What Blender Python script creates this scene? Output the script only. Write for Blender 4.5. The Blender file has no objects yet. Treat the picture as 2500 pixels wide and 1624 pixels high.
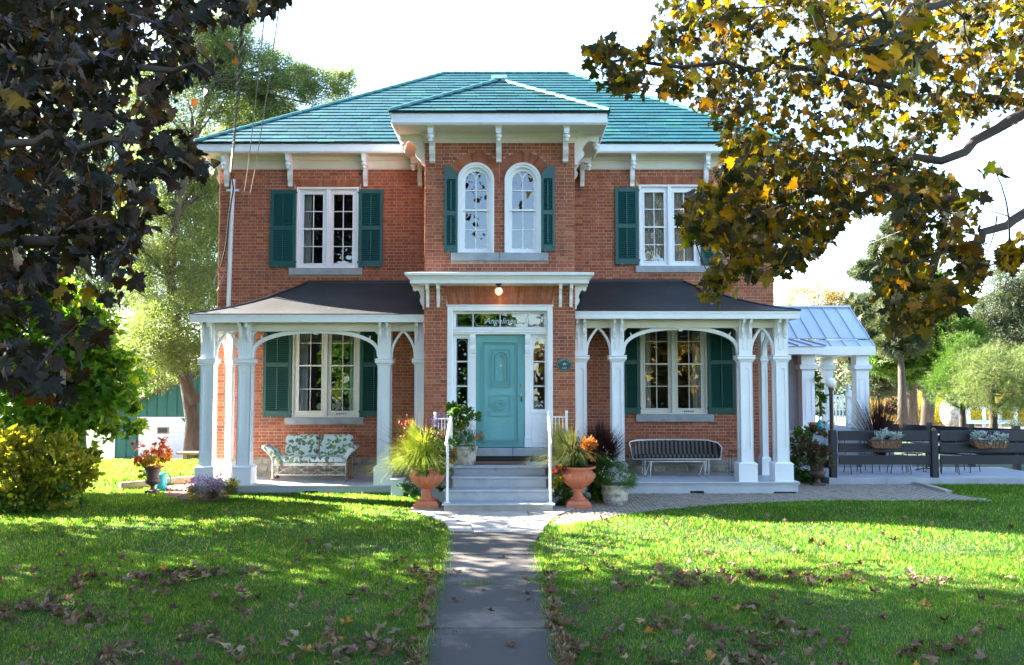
import bpy, math, random
import numpy as np
from math import sin, cos, tan, pi, sqrt, radians, atan2
from mathutils import Vector, Matrix
random.seed(11)
RNG = np.random.default_rng(7)
SC = bpy.context.scene
COL = SC.collection
# ------------------------------------------------------------------ camera, sky, sun, exposure
F = 2100.0                       # focal length in photo pixels (photo 2500 x 1624)
TH = math.atan(118.0 / F)        # upward tilt
CT, ST = cos(TH), sin(TH)
ZC = 2.38
cam_d = bpy.data.cameras.new('camera')
cam = bpy.data.objects.new('camera', cam_d)
COL.objects.link(cam)
SC.camera = cam
cam_d.sensor_width = 36.0
cam_d.lens = 36.0 * F / 2500.0
cam_d.clip_start = 0.1
cam_d.clip_end = 2000
cam.location = (0, 0, ZC)
cam.rotation_euler = (pi / 2 + TH, 0, 0)
SUN_AZ = radians(24)             # behind the facade plane, from the left
SUN_EL = radians(33)
S = Vector((-cos(SUN_AZ) * cos(SUN_EL), sin(SUN_AZ) * cos(SUN_EL), sin(SUN_EL)))   # towards the sun
world = bpy.data.worlds.new('World')
SC.world = world
world.use_nodes = True
wn = world.node_tree
sky = wn.nodes.new('ShaderNodeTexSky')
sky.sky_type = 'NISHITA'
sky.sun_disc = False
sky.sun_elevation = SUN_EL
sky.sun_rotation = atan2(S.x, S.y) % (2 * pi)
sky.air_density = 1.0
sky.dust_density = 0.6
sky.ozone_density = 1.7
bg = wn.nodes['Background']
bg.inputs['Strength'].default_value = 0.075
wn.links.new(sky.outputs[0], bg.inputs['Color'])
sun_d = bpy.data.lights.new('sun', 'SUN')
sun_d.energy = 5.0
sun_d.angle = radians(0.53)
sun_d.color = (1.0, 0.93, 0.82)
sun = bpy.data.objects.new('sun', sun_d)
COL.objects.link(sun)
sun.rotation_euler = S.to_track_quat('Z', 'Y').to_euler()
sun.location = (-20, 30, 30)
SC.view_settings.view_transform = 'Standard'
SC.view_settings.look = 'None'
SC.view_settings.exposure = 3.6
SC.view_settings.gamma = 1.0
SC.view_settings.use_curve_mapping = False
SC.render.engine = 'CYCLES'
SC.cycles.max_bounces = 8
SC.cycles.transparent_max_bounces = 12
SC.cycles.transmission_bounces = 4
SC.cycles.caustics_reflective = False
SC.cycles.caustics_refractive = False
SC.cycles.use_denoising = True

def P(px, py, Y):
    """world point in the plane y = Y seen at photo pixel (px, py)"""
    t = (812.0 - py) / F
    z = Y * (ST + t * CT) / (CT - t * ST)
    d = Y * CT + z * ST
    return Vector(((px - 1250.0) / F * d, Y, z + ZC))
def PX(px, Y, z=1.5):
    return (px - 1250.0) / F * (Y * CT + (z - ZC) * ST)
def PZ(py, Y):
    return P(1250, py, Y).z
def G(px, py, z=0.0):
    """point of the ground plane z seen at a photo pixel"""
    t = (812.0 - py) / F
    k = (ST + t * CT) / (CT - t * ST)
    Y = (z - ZC) / k
    return P(px, py, Y)

# ------------------------------------------------------------------ materials
def nm(name, color, rough=0.6, var=0.0, scale=6.0, bump=0.0, bscale=40.0, metal=0.0, spec=0.5, ramp=None,
       translucent=0.0, tcol=None, wpos=False, dirt=None, dscale=3.0, dlo=0.5, dhi=0.7, stretch=None, emit=None, coat=0.0, aniso=None):
    m = bpy.data.materials.new(name)
    m.use_nodes = True
    nt = m.node_tree
    N, L = nt.nodes, nt.links
    b = N['Principled BSDF']
    b.inputs['Roughness'].default_value = rough
    b.inputs['Metallic'].default_value = metal
    b.inputs['Specular IOR Level'].default_value = spec
    if coat: b.inputs['Coat Weight'].default_value = coat
    tc = N.new('ShaderNodeTexCoord')
    mp = N.new('ShaderNodeMapping')
    gq = N.new('ShaderNodeNewGeometry')
    L.new(gq.outputs['Position'] if wpos else tc.outputs['Object'], mp.inputs['Vector'])
    if stretch: mp.inputs['Scale'].default_value = stretch
    cur = None
    if ramp:
        g = N.new('ShaderNodeNewGeometry'); oi = N.new('ShaderNodeObjectInfo')
        a = N.new('ShaderNodeMath'); a.operation = 'ADD'
        fr = N.new('ShaderNodeMath'); fr.operation = 'FRACT'
        L.new(g.outputs['Random Per Island'], a.inputs[0]); L.new(oi.outputs['Random'], a.inputs[1])
        L.new(a.outputs[0], fr.inputs[0])
        r = N.new('ShaderNodeValToRGB')
        el = r.color_ramp.elements
        while len(el) < len(ramp): el.new(0.5)
        for e, (p_, c_) in zip(el, ramp):
            e.position = p_; e.color = (*c_, 1)
        L.new(fr.outputs[0], r.inputs[0])
        cur = r.outputs[0]
    else:
        c = N.new('ShaderNodeRGB'); c.outputs[0].default_value = (*color, 1); cur = c.outputs[0]
    if var:
        n = N.new('ShaderNodeTexNoise'); n.inputs['Scale'].default_value = scale; n.inputs['Detail'].default_value = 6
        L.new(mp.outputs[0], n.inputs['Vector'])
        mr = N.new('ShaderNodeMapRange'); mr.inputs['From Min'].default_value = 0.3; mr.inputs['From Max'].default_value = 0.7
        mr.inputs['To Min'].default_value = 1 - var; mr.inputs['To Max'].default_value = 1 + var
        L.new(n.outputs['Fac'], mr.inputs['Value'])
        mx = N.new('ShaderNodeVectorMath'); mx.operation = 'SCALE'
        L.new(cur, mx.inputs[0]); L.new(mr.outputs[0], mx.inputs['Scale'])
        cur = mx.outputs[0]
    if dirt:
        n = N.new('ShaderNodeTexNoise'); n.inputs['Scale'].default_value = dscale; n.inputs['Detail'].default_value = 8
        n.inputs['Roughness'].default_value = 0.65
        L.new(mp.outputs[0], n.inputs['Vector'])
        mr = N.new('ShaderNodeMapRange'); mr.inputs['From Min'].default_value = dlo; mr.inputs['From Max'].default_value = dhi
        L.new(n.outputs['Fac'], mr.inputs['Value'])
        mx = N.new('ShaderNodeMixRGB'); mx.inputs['Color2'].default_value = (*dirt, 1)
        L.new(mr.outputs[0], mx.inputs['Fac']); L.new(cur, mx.inputs['Color1'])
        cur = mx.outputs[0]
    L.new(cur, b.inputs['Base Color'])
    if bump:
        n = N.new('ShaderNodeTexNoise'); n.inputs['Scale'].default_value = bscale; n.inputs['Detail'].default_value = 5
        L.new(mp.outputs[0], n.inputs['Vector'])
        bm = N.new('ShaderNodeBump'); bm.inputs['Strength'].default_value = bump; bm.inputs['Distance'].default_value = 0.02
        L.new(n.outputs['Fac'], bm.inputs['Height']); L.new(bm.outputs[0], b.inputs['Normal'])
    if translucent:
        tr = N.new('ShaderNodeBsdfTranslucent'); ms = N.new('ShaderNodeMixShader')
        ms.inputs[0].default_value = translucent
        if tcol:
            ml = N.new('ShaderNodeMixRGB'); ml.blend_type = 'MULTIPLY'; ml.inputs['Fac'].default_value = 1
            ml.inputs['Color2'].default_value = (*tcol, 1)
            L.new(cur, ml.inputs['Color1']); L.new(ml.outputs[0], tr.inputs['Color'])
        else:
            L.new(cur, tr.inputs['Color'])
        L.new(b.outputs[0], ms.inputs[1]); L.new(tr.outputs[0], ms.inputs[2])
        L.new(ms.outputs[0], N['Material Output'].inputs['Surface'])
    if emit:
        b.inputs['Emission Color'].default_value = (*emit[0], 1)
        b.inputs['Emission Strength'].default_value = emit[1]
    return m

M = {}
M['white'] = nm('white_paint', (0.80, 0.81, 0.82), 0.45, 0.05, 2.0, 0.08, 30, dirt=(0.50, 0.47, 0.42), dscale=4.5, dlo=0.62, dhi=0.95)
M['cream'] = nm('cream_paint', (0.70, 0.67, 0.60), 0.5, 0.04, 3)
M['brick'] = nm('brick_clay', (0.3, 0.1, 0.06), 0.88, 0.22, 9, 0.4, 120,
    ramp=[(0, (0.29, 0.074, 0.030)), (0.35, (0.39, 0.112, 0.047)), (0.6, (0.32, 0.094, 0.052)), (0.85, (0.47, 0.165, 0.074)), (1, (0.23, 0.062, 0.040))], wpos=True, dirt=(0.14, 0.062, 0.05), dscale=0.8, dlo=0.50, dhi=0.85)
M['mortar'] = nm('mortar', (0.54, 0.36, 0.27), 0.95, 0.2, 12, 0.3, 90, wpos=True, dirt=(0.30, 0.20, 0.16), dscale=0.9, dlo=0.48, dhi=0.75)
M['stone'] = nm('rubble_stone', (0.3, 0.27, 0.23), 0.9, 0.3, 5, 0.8, 25, ramp=[(0, (0.26, 0.22, 0.17)), (0.5, (0.36, 0.32, 0.26)), (1, (0.22, 0.19, 0.16))])
M['sill'] = nm('grey_limestone', (0.34, 0.36, 0.38), 0.85, 0.15, 5, 0.3, 60, dirt=(0.22, 0.22, 0.22), dlo=0.6, dhi=0.8)
M['shingle'] = nm('green_glazed_shingle', (0.05, 0.2, 0.24), 0.6, 0.16, 3.0, 0.25, 35, spec=0.16, stretch=(1, 1, 1),
    ramp=[(0, (0.006, 0.054, 0.066)), (0.4, (0.009, 0.072, 0.083)), (0.75, (0.008, 0.063, 0.086)), (1, (0.014, 0.092, 0.086))])
M['hip'] = nm('green_hip_tile', (0.035, 0.17, 0.155), 0.5, 0.2, 6)
M['drip'] = nm('dark_drip_edge', (0.015, 0.02, 0.022), 0.5)
M['tar'] = nm('black_roofing', (0.022, 0.022, 0.023), 0.55, 0.35, 1.2, 0.35, 6, dirt=(0.10, 0.10, 0.10), dscale=5, dlo=0.66, dhi=0.72)
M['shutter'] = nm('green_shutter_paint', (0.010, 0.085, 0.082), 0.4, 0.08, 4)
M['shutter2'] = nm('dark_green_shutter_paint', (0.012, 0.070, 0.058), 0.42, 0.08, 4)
M['door'] = nm('turquoise_door_paint', (0.135, 0.37, 0.37), 0.38, 0.04, 3, 0.03, 60, dirt=(0.5, 0.6, 0.6), dscale=14, dlo=0.77, dhi=0.79)
M['floorpaint'] = nm('grey_floor_paint', (0.44, 0.47, 0.50), 0.45, 0.08, 3, 0.1, 20)
M['step'] = nm('painted_concrete_step', (0.34, 0.37, 0.41), 0.6, 0.10, 4, 0.25, 60, dirt=(0.20, 0.17, 0.14), dscale=5, dlo=0.58, dhi=0.78)
M['terra'] = nm('terracotta', (0.50, 0.16, 0.085), 0.7, 0.15, 6, 0.2, 60, dirt=(0.55, 0.30, 0.22), dscale=6, dlo=0.6, dhi=0.8)
M['brass'] = nm('brass', (0.5, 0.35, 0.12), 0.3, metal=1)
M['iron'] = nm('brown_iron', (0.085, 0.05, 0.038), 0.6, 0.25, 10, 0.3, 40)
M['black'] = nm('black_metal', (0.015, 0.015, 0.017), 0.45)
M['fence'] = nm('charcoal_fence_paint', (0.009, 0.011, 0.016), 0.5, 0.2, 3)
M['deck'] = nm('pale_grey_deck', (0.32, 0.33, 0.35), 0.6, 0.12, 3, 0.2, 30)
M['greywall'] = nm('grey_stucco', (0.30, 0.31, 0.33), 0.8, 0.08, 4)
M['metalroof'] = nm('pale_metal_roof', (0.42, 0.50, 0.58), 0.35, 0.05, 2, metal=0.25)
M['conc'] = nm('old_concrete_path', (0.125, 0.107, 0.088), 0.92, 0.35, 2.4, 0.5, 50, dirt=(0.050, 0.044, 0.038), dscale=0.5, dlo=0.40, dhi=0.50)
M['conc2'] = nm('pale_concrete', (0.34, 0.31, 0.275), 0.92, 0.2, 3, 0.5, 50)
M['paver'] = nm('paver', (0.3, 0.26, 0.2), 0.9, 0.2, 14, 0.3, 70, ramp=[(0, (0.20, 0.165, 0.125)), (0.5, (0.29, 0.24, 0.185)), (1, (0.23, 0.20, 0.165))])
M['joint'] = nm('mossy_joint', (0.045, 0.055, 0.022), 0.95, 0.3, 20)
M['soil'] = nm('bark_mulch', (0.16, 0.07, 0.045), 0.95, 0.5, 30, 1.0, 60)
M['timber'] = nm('weathered_edging', (0.33, 0.26, 0.15), 0.9, 0.2, 8)
M['ground'] = nm('lawn_soil', (0.018, 0.038, 0.009), 0.95, 0.35, 1.3, 0.6, 30, dirt=(0.045, 0.05, 0.017), dscale=0.6, dlo=0.5, dhi=0.7)
M['gravel'] = nm('driveway_gravel', (0.36, 0.32, 0.30), 0.95, 0.2, 10, 0.5, 60)
M['grass'] = nm('grass_blade', (0.08, 0.2, 0.02), 0.6, 0.35, 0.55, spec=0.12, ramp=[(0, (0.009, 0.045, 0.004)), (0.5, (0.017, 0.064, 0.005)), (0.82, (0.038, 0.078, 0.008)), (1, (0.13, 0.12, 0.045))],
    translucent=0.62, tcol=(7.5, 5.6, 4.0))
M['bark'] = nm('grey_bark', (0.062, 0.049, 0.038), 0.95, 0.35, 8, 1.0, 22, stretch=(1, 1, 0.25))
M['twig'] = nm('dark_twig', (0.045, 0.030, 0.022), 0.9, 0.2, 10)
def leafm(name, ramp, tr=0.5, tc=(1.4, 1.4, 0.8), rough=0.45):
    return nm(name, ramp[0][1], rough, 0.25, 14, spec=0.25, ramp=ramp, translucent=tr, tcol=tc)
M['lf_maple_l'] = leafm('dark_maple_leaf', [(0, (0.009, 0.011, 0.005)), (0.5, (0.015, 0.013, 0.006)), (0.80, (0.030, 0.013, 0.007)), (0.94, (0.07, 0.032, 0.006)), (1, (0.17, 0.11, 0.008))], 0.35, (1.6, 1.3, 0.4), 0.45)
M['lf_maple_r'] = leafm('golden_maple_leaf', [(0, (0.012, 0.016, 0.005)), (0.35, (0.026, 0.029, 0.006)), (0.60, (0.115, 0.092, 0.008)), (0.79, (0.17, 0.092, 0.009)), (0.86, (0.030, 0.017, 0.009)), (1, (0.045, 0.065, 0.007))], 0.58, (2.6, 2.1, 0.35), 0.4)
M['lf_ash'] = leafm('ash_leaf', [(0, (0.070, 0.115, 0.040)), (0.5, (0.115, 0.160, 0.055)), (0.9, (0.17, 0.20, 0.08)), (1, (0.25, 0.23, 0.09))], 0.5, (1.5, 1.5, 0.8))
M['lf_dark'] = leafm('deep_green_leaf', [(0, (0.030, 0.085, 0.012)), (0.6, (0.060, 0.135, 0.018)), (1, (0.14, 0.19, 0.02))], 0.4)
M['lf_bush'] = leafm('green_bush_leaf', [(0, (0.045, 0.120, 0.012)), (0.6, (0.085, 0.190, 0.016)), (1, (0.20, 0.28, 0.02))], 0.5, (1.8, 1.7, 0.7))
M['lf_hedge'] = leafm('yellow_green_leaf', [(0, (0.13, 0.17, 0.014)), (0.6, (0.29, 0.30, 0.020)), (1, (0.42, 0.34, 0.03))], 0.5, (1.4, 1.3, 0.5))
M['lf_pine'] = leafm('spruce_needle', [(0, (0.045, 0.075, 0.035)), (0.6, (0.07, 0.095, 0.045)), (1, (0.14, 0.12, 0.07))], 0.25)
M['lf_gold'] = leafm('autumn_gold_leaf', [(0, (0.28, 0.18, 0.05)), (0.6, (0.24, 0.20, 0.05)), (1, (0.32, 0.15, 0.05))], 0.4)
M['lf_green'] = leafm('fresh_green_leaf', [(0, (0.04, 0.13, 0.02)), (0.6, (0.07, 0.18, 0.03)), (1, (0.11, 0.22, 0.03))], 0.4)
M['lf_lime'] = leafm('lime_grass', [(0, (0.24, 0.33, 0.03)), (0.6, (0.34, 0.41, 0.05)), (1, (0.46, 0.44, 0.13))], 0.45)
M['lf_olive'] = leafm('olive_grass', [(0, (0.055, 0.085, 0.03)), (0.6, (0.085, 0.11, 0.04)), (1, (0.2, 0.18, 0.09))], 0.4)
M['lf_purple'] = leafm('purple_fountain_grass', [(0, (0.020, 0.010, 0.010)), (0.7, (0.040, 0.016, 0.016)), (1, (0.075, 0.035, 0.030))], 0.3, (1.4, 0.8, 0.8))
M['lf_red'] = leafm('red_coleus_leaf', [(0, (0.16, 0.035, 0.025)), (0.6, (0.24, 0.085, 0.045)), (1, (0.12, 0.03, 0.03))], 0.4, (1.4, 0.9, 0.7))
M['lf_darkred'] = leafm('dark_red_leaf', [(0, (0.085, 0.02, 0.02)), (0.4, (0.05, 0.075, 0.03)), (0.8, (0.14, 0.035, 0.03)), (1, (0.05, 0.07, 0.03))], 0.35)
M['lf_orange'] = leafm('rusty_coleus_leaf', [(0, (0.38, 0.12, 0.02)), (0.6, (0.48, 0.17, 0.03)), (1, (0.26, 0.09, 0.03))], 0.3)
M['lf_silver'] = leafm('silver_leaf', [(0, (0.30, 0.36, 0.32)), (0.6, (0.42, 0.48, 0.42)), (1, (0.52, 0.56, 0.52))], 0.2, (1, 1, 1), 0.7)
M['fl_white'] = leafm('white_petal', [(0, (0.75, 0.75, 0.72)), (1, (0.7, 0.7, 0.6))], 0.3, (1, 1, 1))
M['fl_purple'] = leafm('mauve_petal', [(0, (0.36, 0.18, 0.45)), (1, (0.48, 0.28, 0.5))], 0.3, (1, 1, 1))
M['fl_orange'] = leafm('orange_petal', [(0, (0.75, 0.18, 0.01)), (1, (0.8, 0.3, 0.02))], 0.3, (1, 1, 1))
M['fl_yellow'] = leafm('yellow_petal', [(0, (0.8, 0.5, 0.01)), (1, (0.75, 0.42, 0.02))], 0.3, (1, 1, 1))
M['fallen'] = leafm('fallen_leaf', [(0, (0.060, 0.030, 0.016)), (0.35, (0.13, 0.075, 0.042)), (0.6, (0.20, 0.135, 0.085)), (0.8, (0.085, 0.038, 0.018)), (0.93, (0.30, 0.22, 0.14)), (1, (0.40, 0.20, 0.02))], 0.2, (1.2, 1, 0.7), 0.6)
M['dim_room'] = nm('interior_dark', (0.012, 0.010, 0.009), 0.9, 0.3, 2)
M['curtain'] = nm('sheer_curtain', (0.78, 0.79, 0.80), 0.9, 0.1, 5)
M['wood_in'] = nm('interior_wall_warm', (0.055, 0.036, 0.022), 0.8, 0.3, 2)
M['lead'] = nm('etched_glass_pattern', (0.45, 0.52, 0.56), 0.6)
M['rust'] = nm('rusty_white_metal', (0.60, 0.56, 0.50), 0.55, 0.1, 8, dirt=(0.28, 0.10, 0.03), dscale=7, dlo=0.52, dhi=0.62)
M['planterbox'] = nm('coco_liner', (0.20, 0.10, 0.05), 0.95, 0.4, 20, 0.6, 50)
M['pot'] = nm('pale_stone_pot', (0.50, 0.46, 0.41), 0.9, 0.2, 10, 0.8, 30, dirt=(0.22, 0.18, 0.14), dscale=8, dlo=0.5, dhi=0.65)
M['teal'] = nm('teal_plastic', (0.02, 0.33, 0.37), 0.35)
M['shed'] = nm('dark_green_siding', (0.008, 0.10, 0.070), 0.6, 0.1, 3)
M['sheddoor'] = nm('white_siding', (0.70, 0.71, 0.72), 0.5)
M['brownroof'] = nm('brown_shed_roof', (0.13, 0.075, 0.05), 0.8, 0.2, 4)
M['globe'] = nm('globe_glass', (0.85, 0.80, 0.74), 0.25)
M['globe_lit'] = nm('lit_globe_glass', (0.8, 0.7, 0.55), 0.25, emit=((1.0, 0.78, 0.55), 0.05))
M['plaque'] = nm('green_plaque_paint', (0.006, 0.06, 0.055), 0.4)
M['letter'] = nm('silver_letter_paint', (0.55, 0.56, 0.55), 0.5)
M['coir'] = nm('coir_mat', (0.14, 0.07, 0.04), 0.95, 0.3, 30)
M['cable'] = nm('black_cable', (0.012, 0.012, 0.013), 0.5)
M['cablegrey'] = nm('grey_cable', (0.25, 0.23, 0.22), 0.5)
M['chim'] = nm('chimney_brick', (0.22, 0.05, 0.035), 0.9, 0.3, 10)

def glass_mat():
    m = bpy.data.materials.new('window_glass'); m.use_nodes = True
    N, L = m.node_tree.nodes, m.node_tree.links
    N.remove(N['Principled BSDF'])
    g = N.new('ShaderNodeBsdfGlossy'); g.inputs['Roughness'].default_value = 0.0; g.inputs['Color'].default_value = (0.9, 0.95, 1, 1)
    t = N.new('ShaderNodeBsdfTransparent'); t.inputs['Color'].default_value = (0.85, 0.88, 0.87, 1)
    fr = N.new('ShaderNodeFresnel'); fr.inputs['IOR'].default_value = 1.9
    mr = N.new('ShaderNodeMapRange'); mr.inputs['To Min'].default_value = 0.03; mr.inputs['To Max'].default_value = 1.0
    L.new(fr.outputs[0], mr.inputs['Value'])
    n = N.new('ShaderNodeTexNoise'); n.inputs['Scale'].default_value = 2.2; n.inputs['Detail'].default_value = 2
    tc = N.new('ShaderNodeTexCoord'); L.new(tc.outputs['Object'], n.inputs['Vector'])
    b = N.new('ShaderNodeBump'); b.inputs['Strength'].default_value = 0.12; b.inputs['Distance'].default_value = 0.02
    L.new(n.outputs['Fac'], b.inputs['Height']); L.new(b.outputs[0], g.inputs['Normal'])
    x = N.new('ShaderNodeMixShader')
    L.new(mr.outputs[0], x.inputs[0]); L.new(t.outputs[0], x.inputs[1]); L.new(g.outputs[0], x.inputs[2])
    L.new(x.outputs[0], N['Material Output'].inputs['Surface'])
    return m
M['glass'] = glass_mat()

def stripe_mat():
    m = nm('striped_cushion_cloth', (0.1, 0.08, 0.07), 0.9)
    N, L = m.node_tree.nodes, m.node_tree.links
    tc = N.new('ShaderNodeTexCoord'); w = N.new('ShaderNodeTexWave'); w.bands_direction = 'X'
    w.inputs['Scale'].default_value = 3.35; w.inputs['Distortion'].default_value = 0.6; w.inputs['Detail Scale'].default_value = 1
    L.new(tc.outputs['Object'], w.inputs['Vector'])
    r = N.new('ShaderNodeValToRGB'); r.color_ramp.interpolation = 'CONSTANT'
    r.color_ramp.elements[0].color = (0.012, 0.011, 0.014, 1); r.color_ramp.elements[1].position = 0.5
    r.color_ramp.elements[1].color = (0.13, 0.10, 0.085, 1)
    L.new(w.outputs['Fac'], r.inputs[0]); L.new(r.outputs[0], N['Principled BSDF'].inputs['Base Color'])
    return m
M['stripe'] = stripe_mat()
def floral_mat():
    m = nm('leaf_print_cloth', (0.6, 0.63, 0.6), 0.9)
    N, L = m.node_tree.nodes, m.node_tree.links
    tc = N.new('ShaderNodeTexCoord'); cur = None
    def layer(scale, thr, col, base, off):
        mp = N.new('ShaderNodeMapping'); mp.inputs['Location'].default_value = off
        n0 = N.new('ShaderNodeTexNoise'); n0.inputs['Scale'].default_value = 9
        L.new(tc.outputs['Object'], n0.inputs['Vector'])
        va = N.new('ShaderNodeVectorMath'); va.operation = 'MULTIPLY_ADD'; va.inputs[1].default_value = (0.14,) * 3
        L.new(n0.outputs['Color'], va.inputs[0]); L.new(tc.outputs['Object'], va.inputs[2]); L.new(va.outputs[0], mp.inputs['Vector'])
        v = N.new('ShaderNodeTexVoronoi'); v.inputs['Scale'].default_value = scale
        L.new(mp.outputs[0], v.inputs['Vector'])
        r = N.new('ShaderNodeMath'); r.operation = 'LESS_THAN'; r.inputs[1].default_value = thr
        L.new(v.outputs['Distance'], r.inputs[0])
        x = N.new('ShaderNodeMixRGB'); x.inputs['Color2'].default_value = (*col, 1)
        L.new(r.outputs[0], x.inputs['Fac'])
        if base is None: x.inputs['Color1'].default_value = (0.60, 0.64, 0.62, 1)
        else: L.new(base, x.inputs['Color1'])
        return x.outputs[0]
    cur = layer(9, 0.42, (0.10, 0.17, 0.11), None, (0, 0, 0))
    cur = layer(8, 0.32, (0.20, 0.33, 0.09), cur, (3.3, 1.7, 5.1))
    cur = layer(16, 0.18, (0.10, 0.11, 0.13), cur, (1.3, 7.7, 2.1))
    L.new(cur, N['Principled BSDF'].inputs['Base Color'])
    return m
M['floral'] = floral_mat()

# ------------------------------------------------------------------ object helpers
ORG = {}
def org(o):
    return ORG.get(o.name, Vector((0, 0, 0))) if o else Vector((0, 0, 0))
def link(name, data, parent=None, origin=None, mat=None):
    o = bpy.data.objects.new(name, data)
    COL.objects.link(o)
    po = org(parent)
    w = Vector(origin) if origin is not None else po
    o.location = w - po
    if parent: o.parent = parent
    ORG[o.name] = w.copy()
    if mat is not None and data is not None and len(data.materials) == 0: data.materials.append(mat)
    return o
def tag(o, label=None, cat=None, group=None, kind=None):
    if label: o['label'] = label
    if cat: o['category'] = cat
    if group: o['group'] = group
    if kind: o['kind'] = kind
    return o
def thing(name, loc, label, cat, group=None):
    o = link(name, None, None, loc)
    o.empty_display_size = 0.2
    return tag(o, label, cat, group)
def fast_mesh(name, V, Fc, mat=None, smooth=False):
    V = np.ascontiguousarray(V, dtype=np.float32).reshape(-1, 3)
    Fc = np.ascontiguousarray(Fc, dtype=np.int32)
    me = bpy.data.meshes.new(name)
    me.vertices.add(len(V)); me.vertices.foreach_set('co', V.ravel())
    n, k = Fc.shape
    me.loops.add(n * k); me.loops.foreach_set('vertex_index', Fc.ravel())
    me.polygons.add(n)
    me.polygons.foreach_set('loop_start', np.arange(0, n * k, k, dtype=np.int32))
    me.polygons.foreach_set('loop_total', np.full(n, k, dtype=np.int32))
    me.polygons.foreach_set('use_smooth', np.full(n, smooth, dtype=bool))
    me.update(calc_edges=True)
    if mat: me.materials.append(mat)
    return me
class MB:
    def __init__(s): s.v = []; s.f = []
    def add(s, vs, fs):
        n = len(s.v); s.v.extend([tuple(v) for v in vs]); s.f.extend([tuple(i + n for i in f) for f in fs]); return s
    def box(s, x0, x1, y0, y1, z0, z1):
        return s.add([(x0, y0, z0), (x1, y0, z0), (x1, y1, z0), (x0, y1, z0), (x0, y0, z1), (x1, y0, z1), (x1, y1, z1), (x0, y1, z1)],
                     [(0, 3, 2, 1), (4, 5, 6, 7), (0, 1, 5, 4), (1, 2, 6, 5), (2, 3, 7, 6), (3, 0, 4, 7)])
    def bbox(s, x0, x1, y0, y1, z0, z1, b=0.01):
        """box with chamfered front (-y) edges"""
        s.add([(x0, y1, z0), (x1, y1, z0), (x1, y1, z1), (x0, y1, z1), (x0, y0 + b, z0), (x1, y0 + b, z0), (x1, y0 + b, z1), (x0, y0 + b, z1),
               (x0 + b, y0, z0 + b), (x1 - b, y0, z0 + b), (x1 - b, y0, z1 - b), (x0 + b, y0, z1 - b)],
              [(0, 3, 2, 1), (0, 1, 5, 4), (1, 2, 6, 5), (2, 3, 7, 6), (3, 0, 4, 7), (8, 9, 10, 11), (4, 5, 9, 8), (5, 6, 10, 9), (6, 7, 11, 10), (7, 4, 8, 11)])
        return s
    def cyl(s, a, b, r0, r1=None, n=8, cap=True):
        a = Vector(a); b = Vector(b); r1 = r0 if r1 is None else r1
        d = (b - a); d = d.normalized() if d.length > 1e-9 else Vector((0, 0, 1))
        u = d.orthogonal().normalized(); w = d.cross(u)
        vs = [a + (u * cos(2 * pi * i / n) + w * sin(2 * pi * i / n)) * r0 for i in range(n)] + [b + (u * cos(2 * pi * i / n) + w * sin(2 * pi * i / n)) * r1 for i in range(n)]
        fs = [(i, (i + 1) % n, n + (i + 1) % n, n + i) for i in range(n)]
        if cap: fs += [tuple(range(n - 1, -1, -1)), tuple(range(n, 2 * n))]
        return s.add(vs, fs)
    def tube(s, pts, r, n=6, cap=True):
        pts = [Vector(p) for p in pts]
        rs = r if isinstance(r, (list, tuple)) else [r] * len(pts)
        vs = []; m = len(pts); u = None
        for i, p in enumerate(pts):
            d = (pts[min(i + 1, m - 1)] - pts[max(i - 1, 0)])
            d = d.normalized() if d.length > 1e-9 else Vector((0, 0, 1))
            if u is None: u = d.orthogonal().normalized()
            else:
                u = u - d * u.dot(d); u = u.normalized() if u.length > 1e-6 else d.orthogonal().normalized()
            w = d.cross(u)
            vs += [p + (u * cos(2 * pi * k / n) + w * sin(2 * pi * k / n)) * rs[i] for k in range(n)]
        fs = [(i * n + k, i * n + (k + 1) % n, (i + 1) * n + (k + 1) % n, (i + 1) * n + k) for i in range(m - 1) for k in range(n)]
        if cap: fs += [tuple(range(n - 1, -1, -1)), tuple(range((m - 1) * n, m * n))]
        return s.add(vs, fs)
    def lathe(s, c, prof, n=20, sq=0.0, flute=0, famp=0.0, fz=(0, 0)):
        """prof: (r, z) pairs around the vertical axis through c"""
        vs = []; c = Vector(c)
        for r, z in prof:
            for k in range(n):
                a = 2 * pi * k / n; rr = r
                if flute and fz[0] <= z <= fz[1]: rr = r * (1 + famp * cos(flute * a))
                vs.append((c.x + rr * cos(a), c.y + rr * sin(a), c.z + z))
        m = len(prof)
        fs = [(i * n + k, i * n + (k + 1) % n, (i + 1) * n + (k + 1) % n, (i + 1) * n + k) for i in range(m - 1) for k in range(n)]
        fs += [tuple(range(n - 1, -1, -1)), tuple(range((m - 1) * n, m * n))]
        return s.add(vs, fs)
    def sqloft(s, cx, cy, prof):
        """square section loft: prof of (half width, z)"""
        vs = []
        for h, z in prof: vs += [(cx - h, cy - h, z), (cx + h, cy - h, z), (cx + h, cy + h, z), (cx - h, cy + h, z)]
        m = len(prof)
        fs = [(i * 4 + k, i * 4 + (k + 1) % 4, i * 4 + 4 + (k + 1) % 4, i * 4 + 4 + k) for i in range(m - 1) for k in range(4)]
        fs += [(3, 2, 1, 0), tuple(range((m - 1) * 4, m * 4))]
        return s.add(vs, fs)
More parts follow.
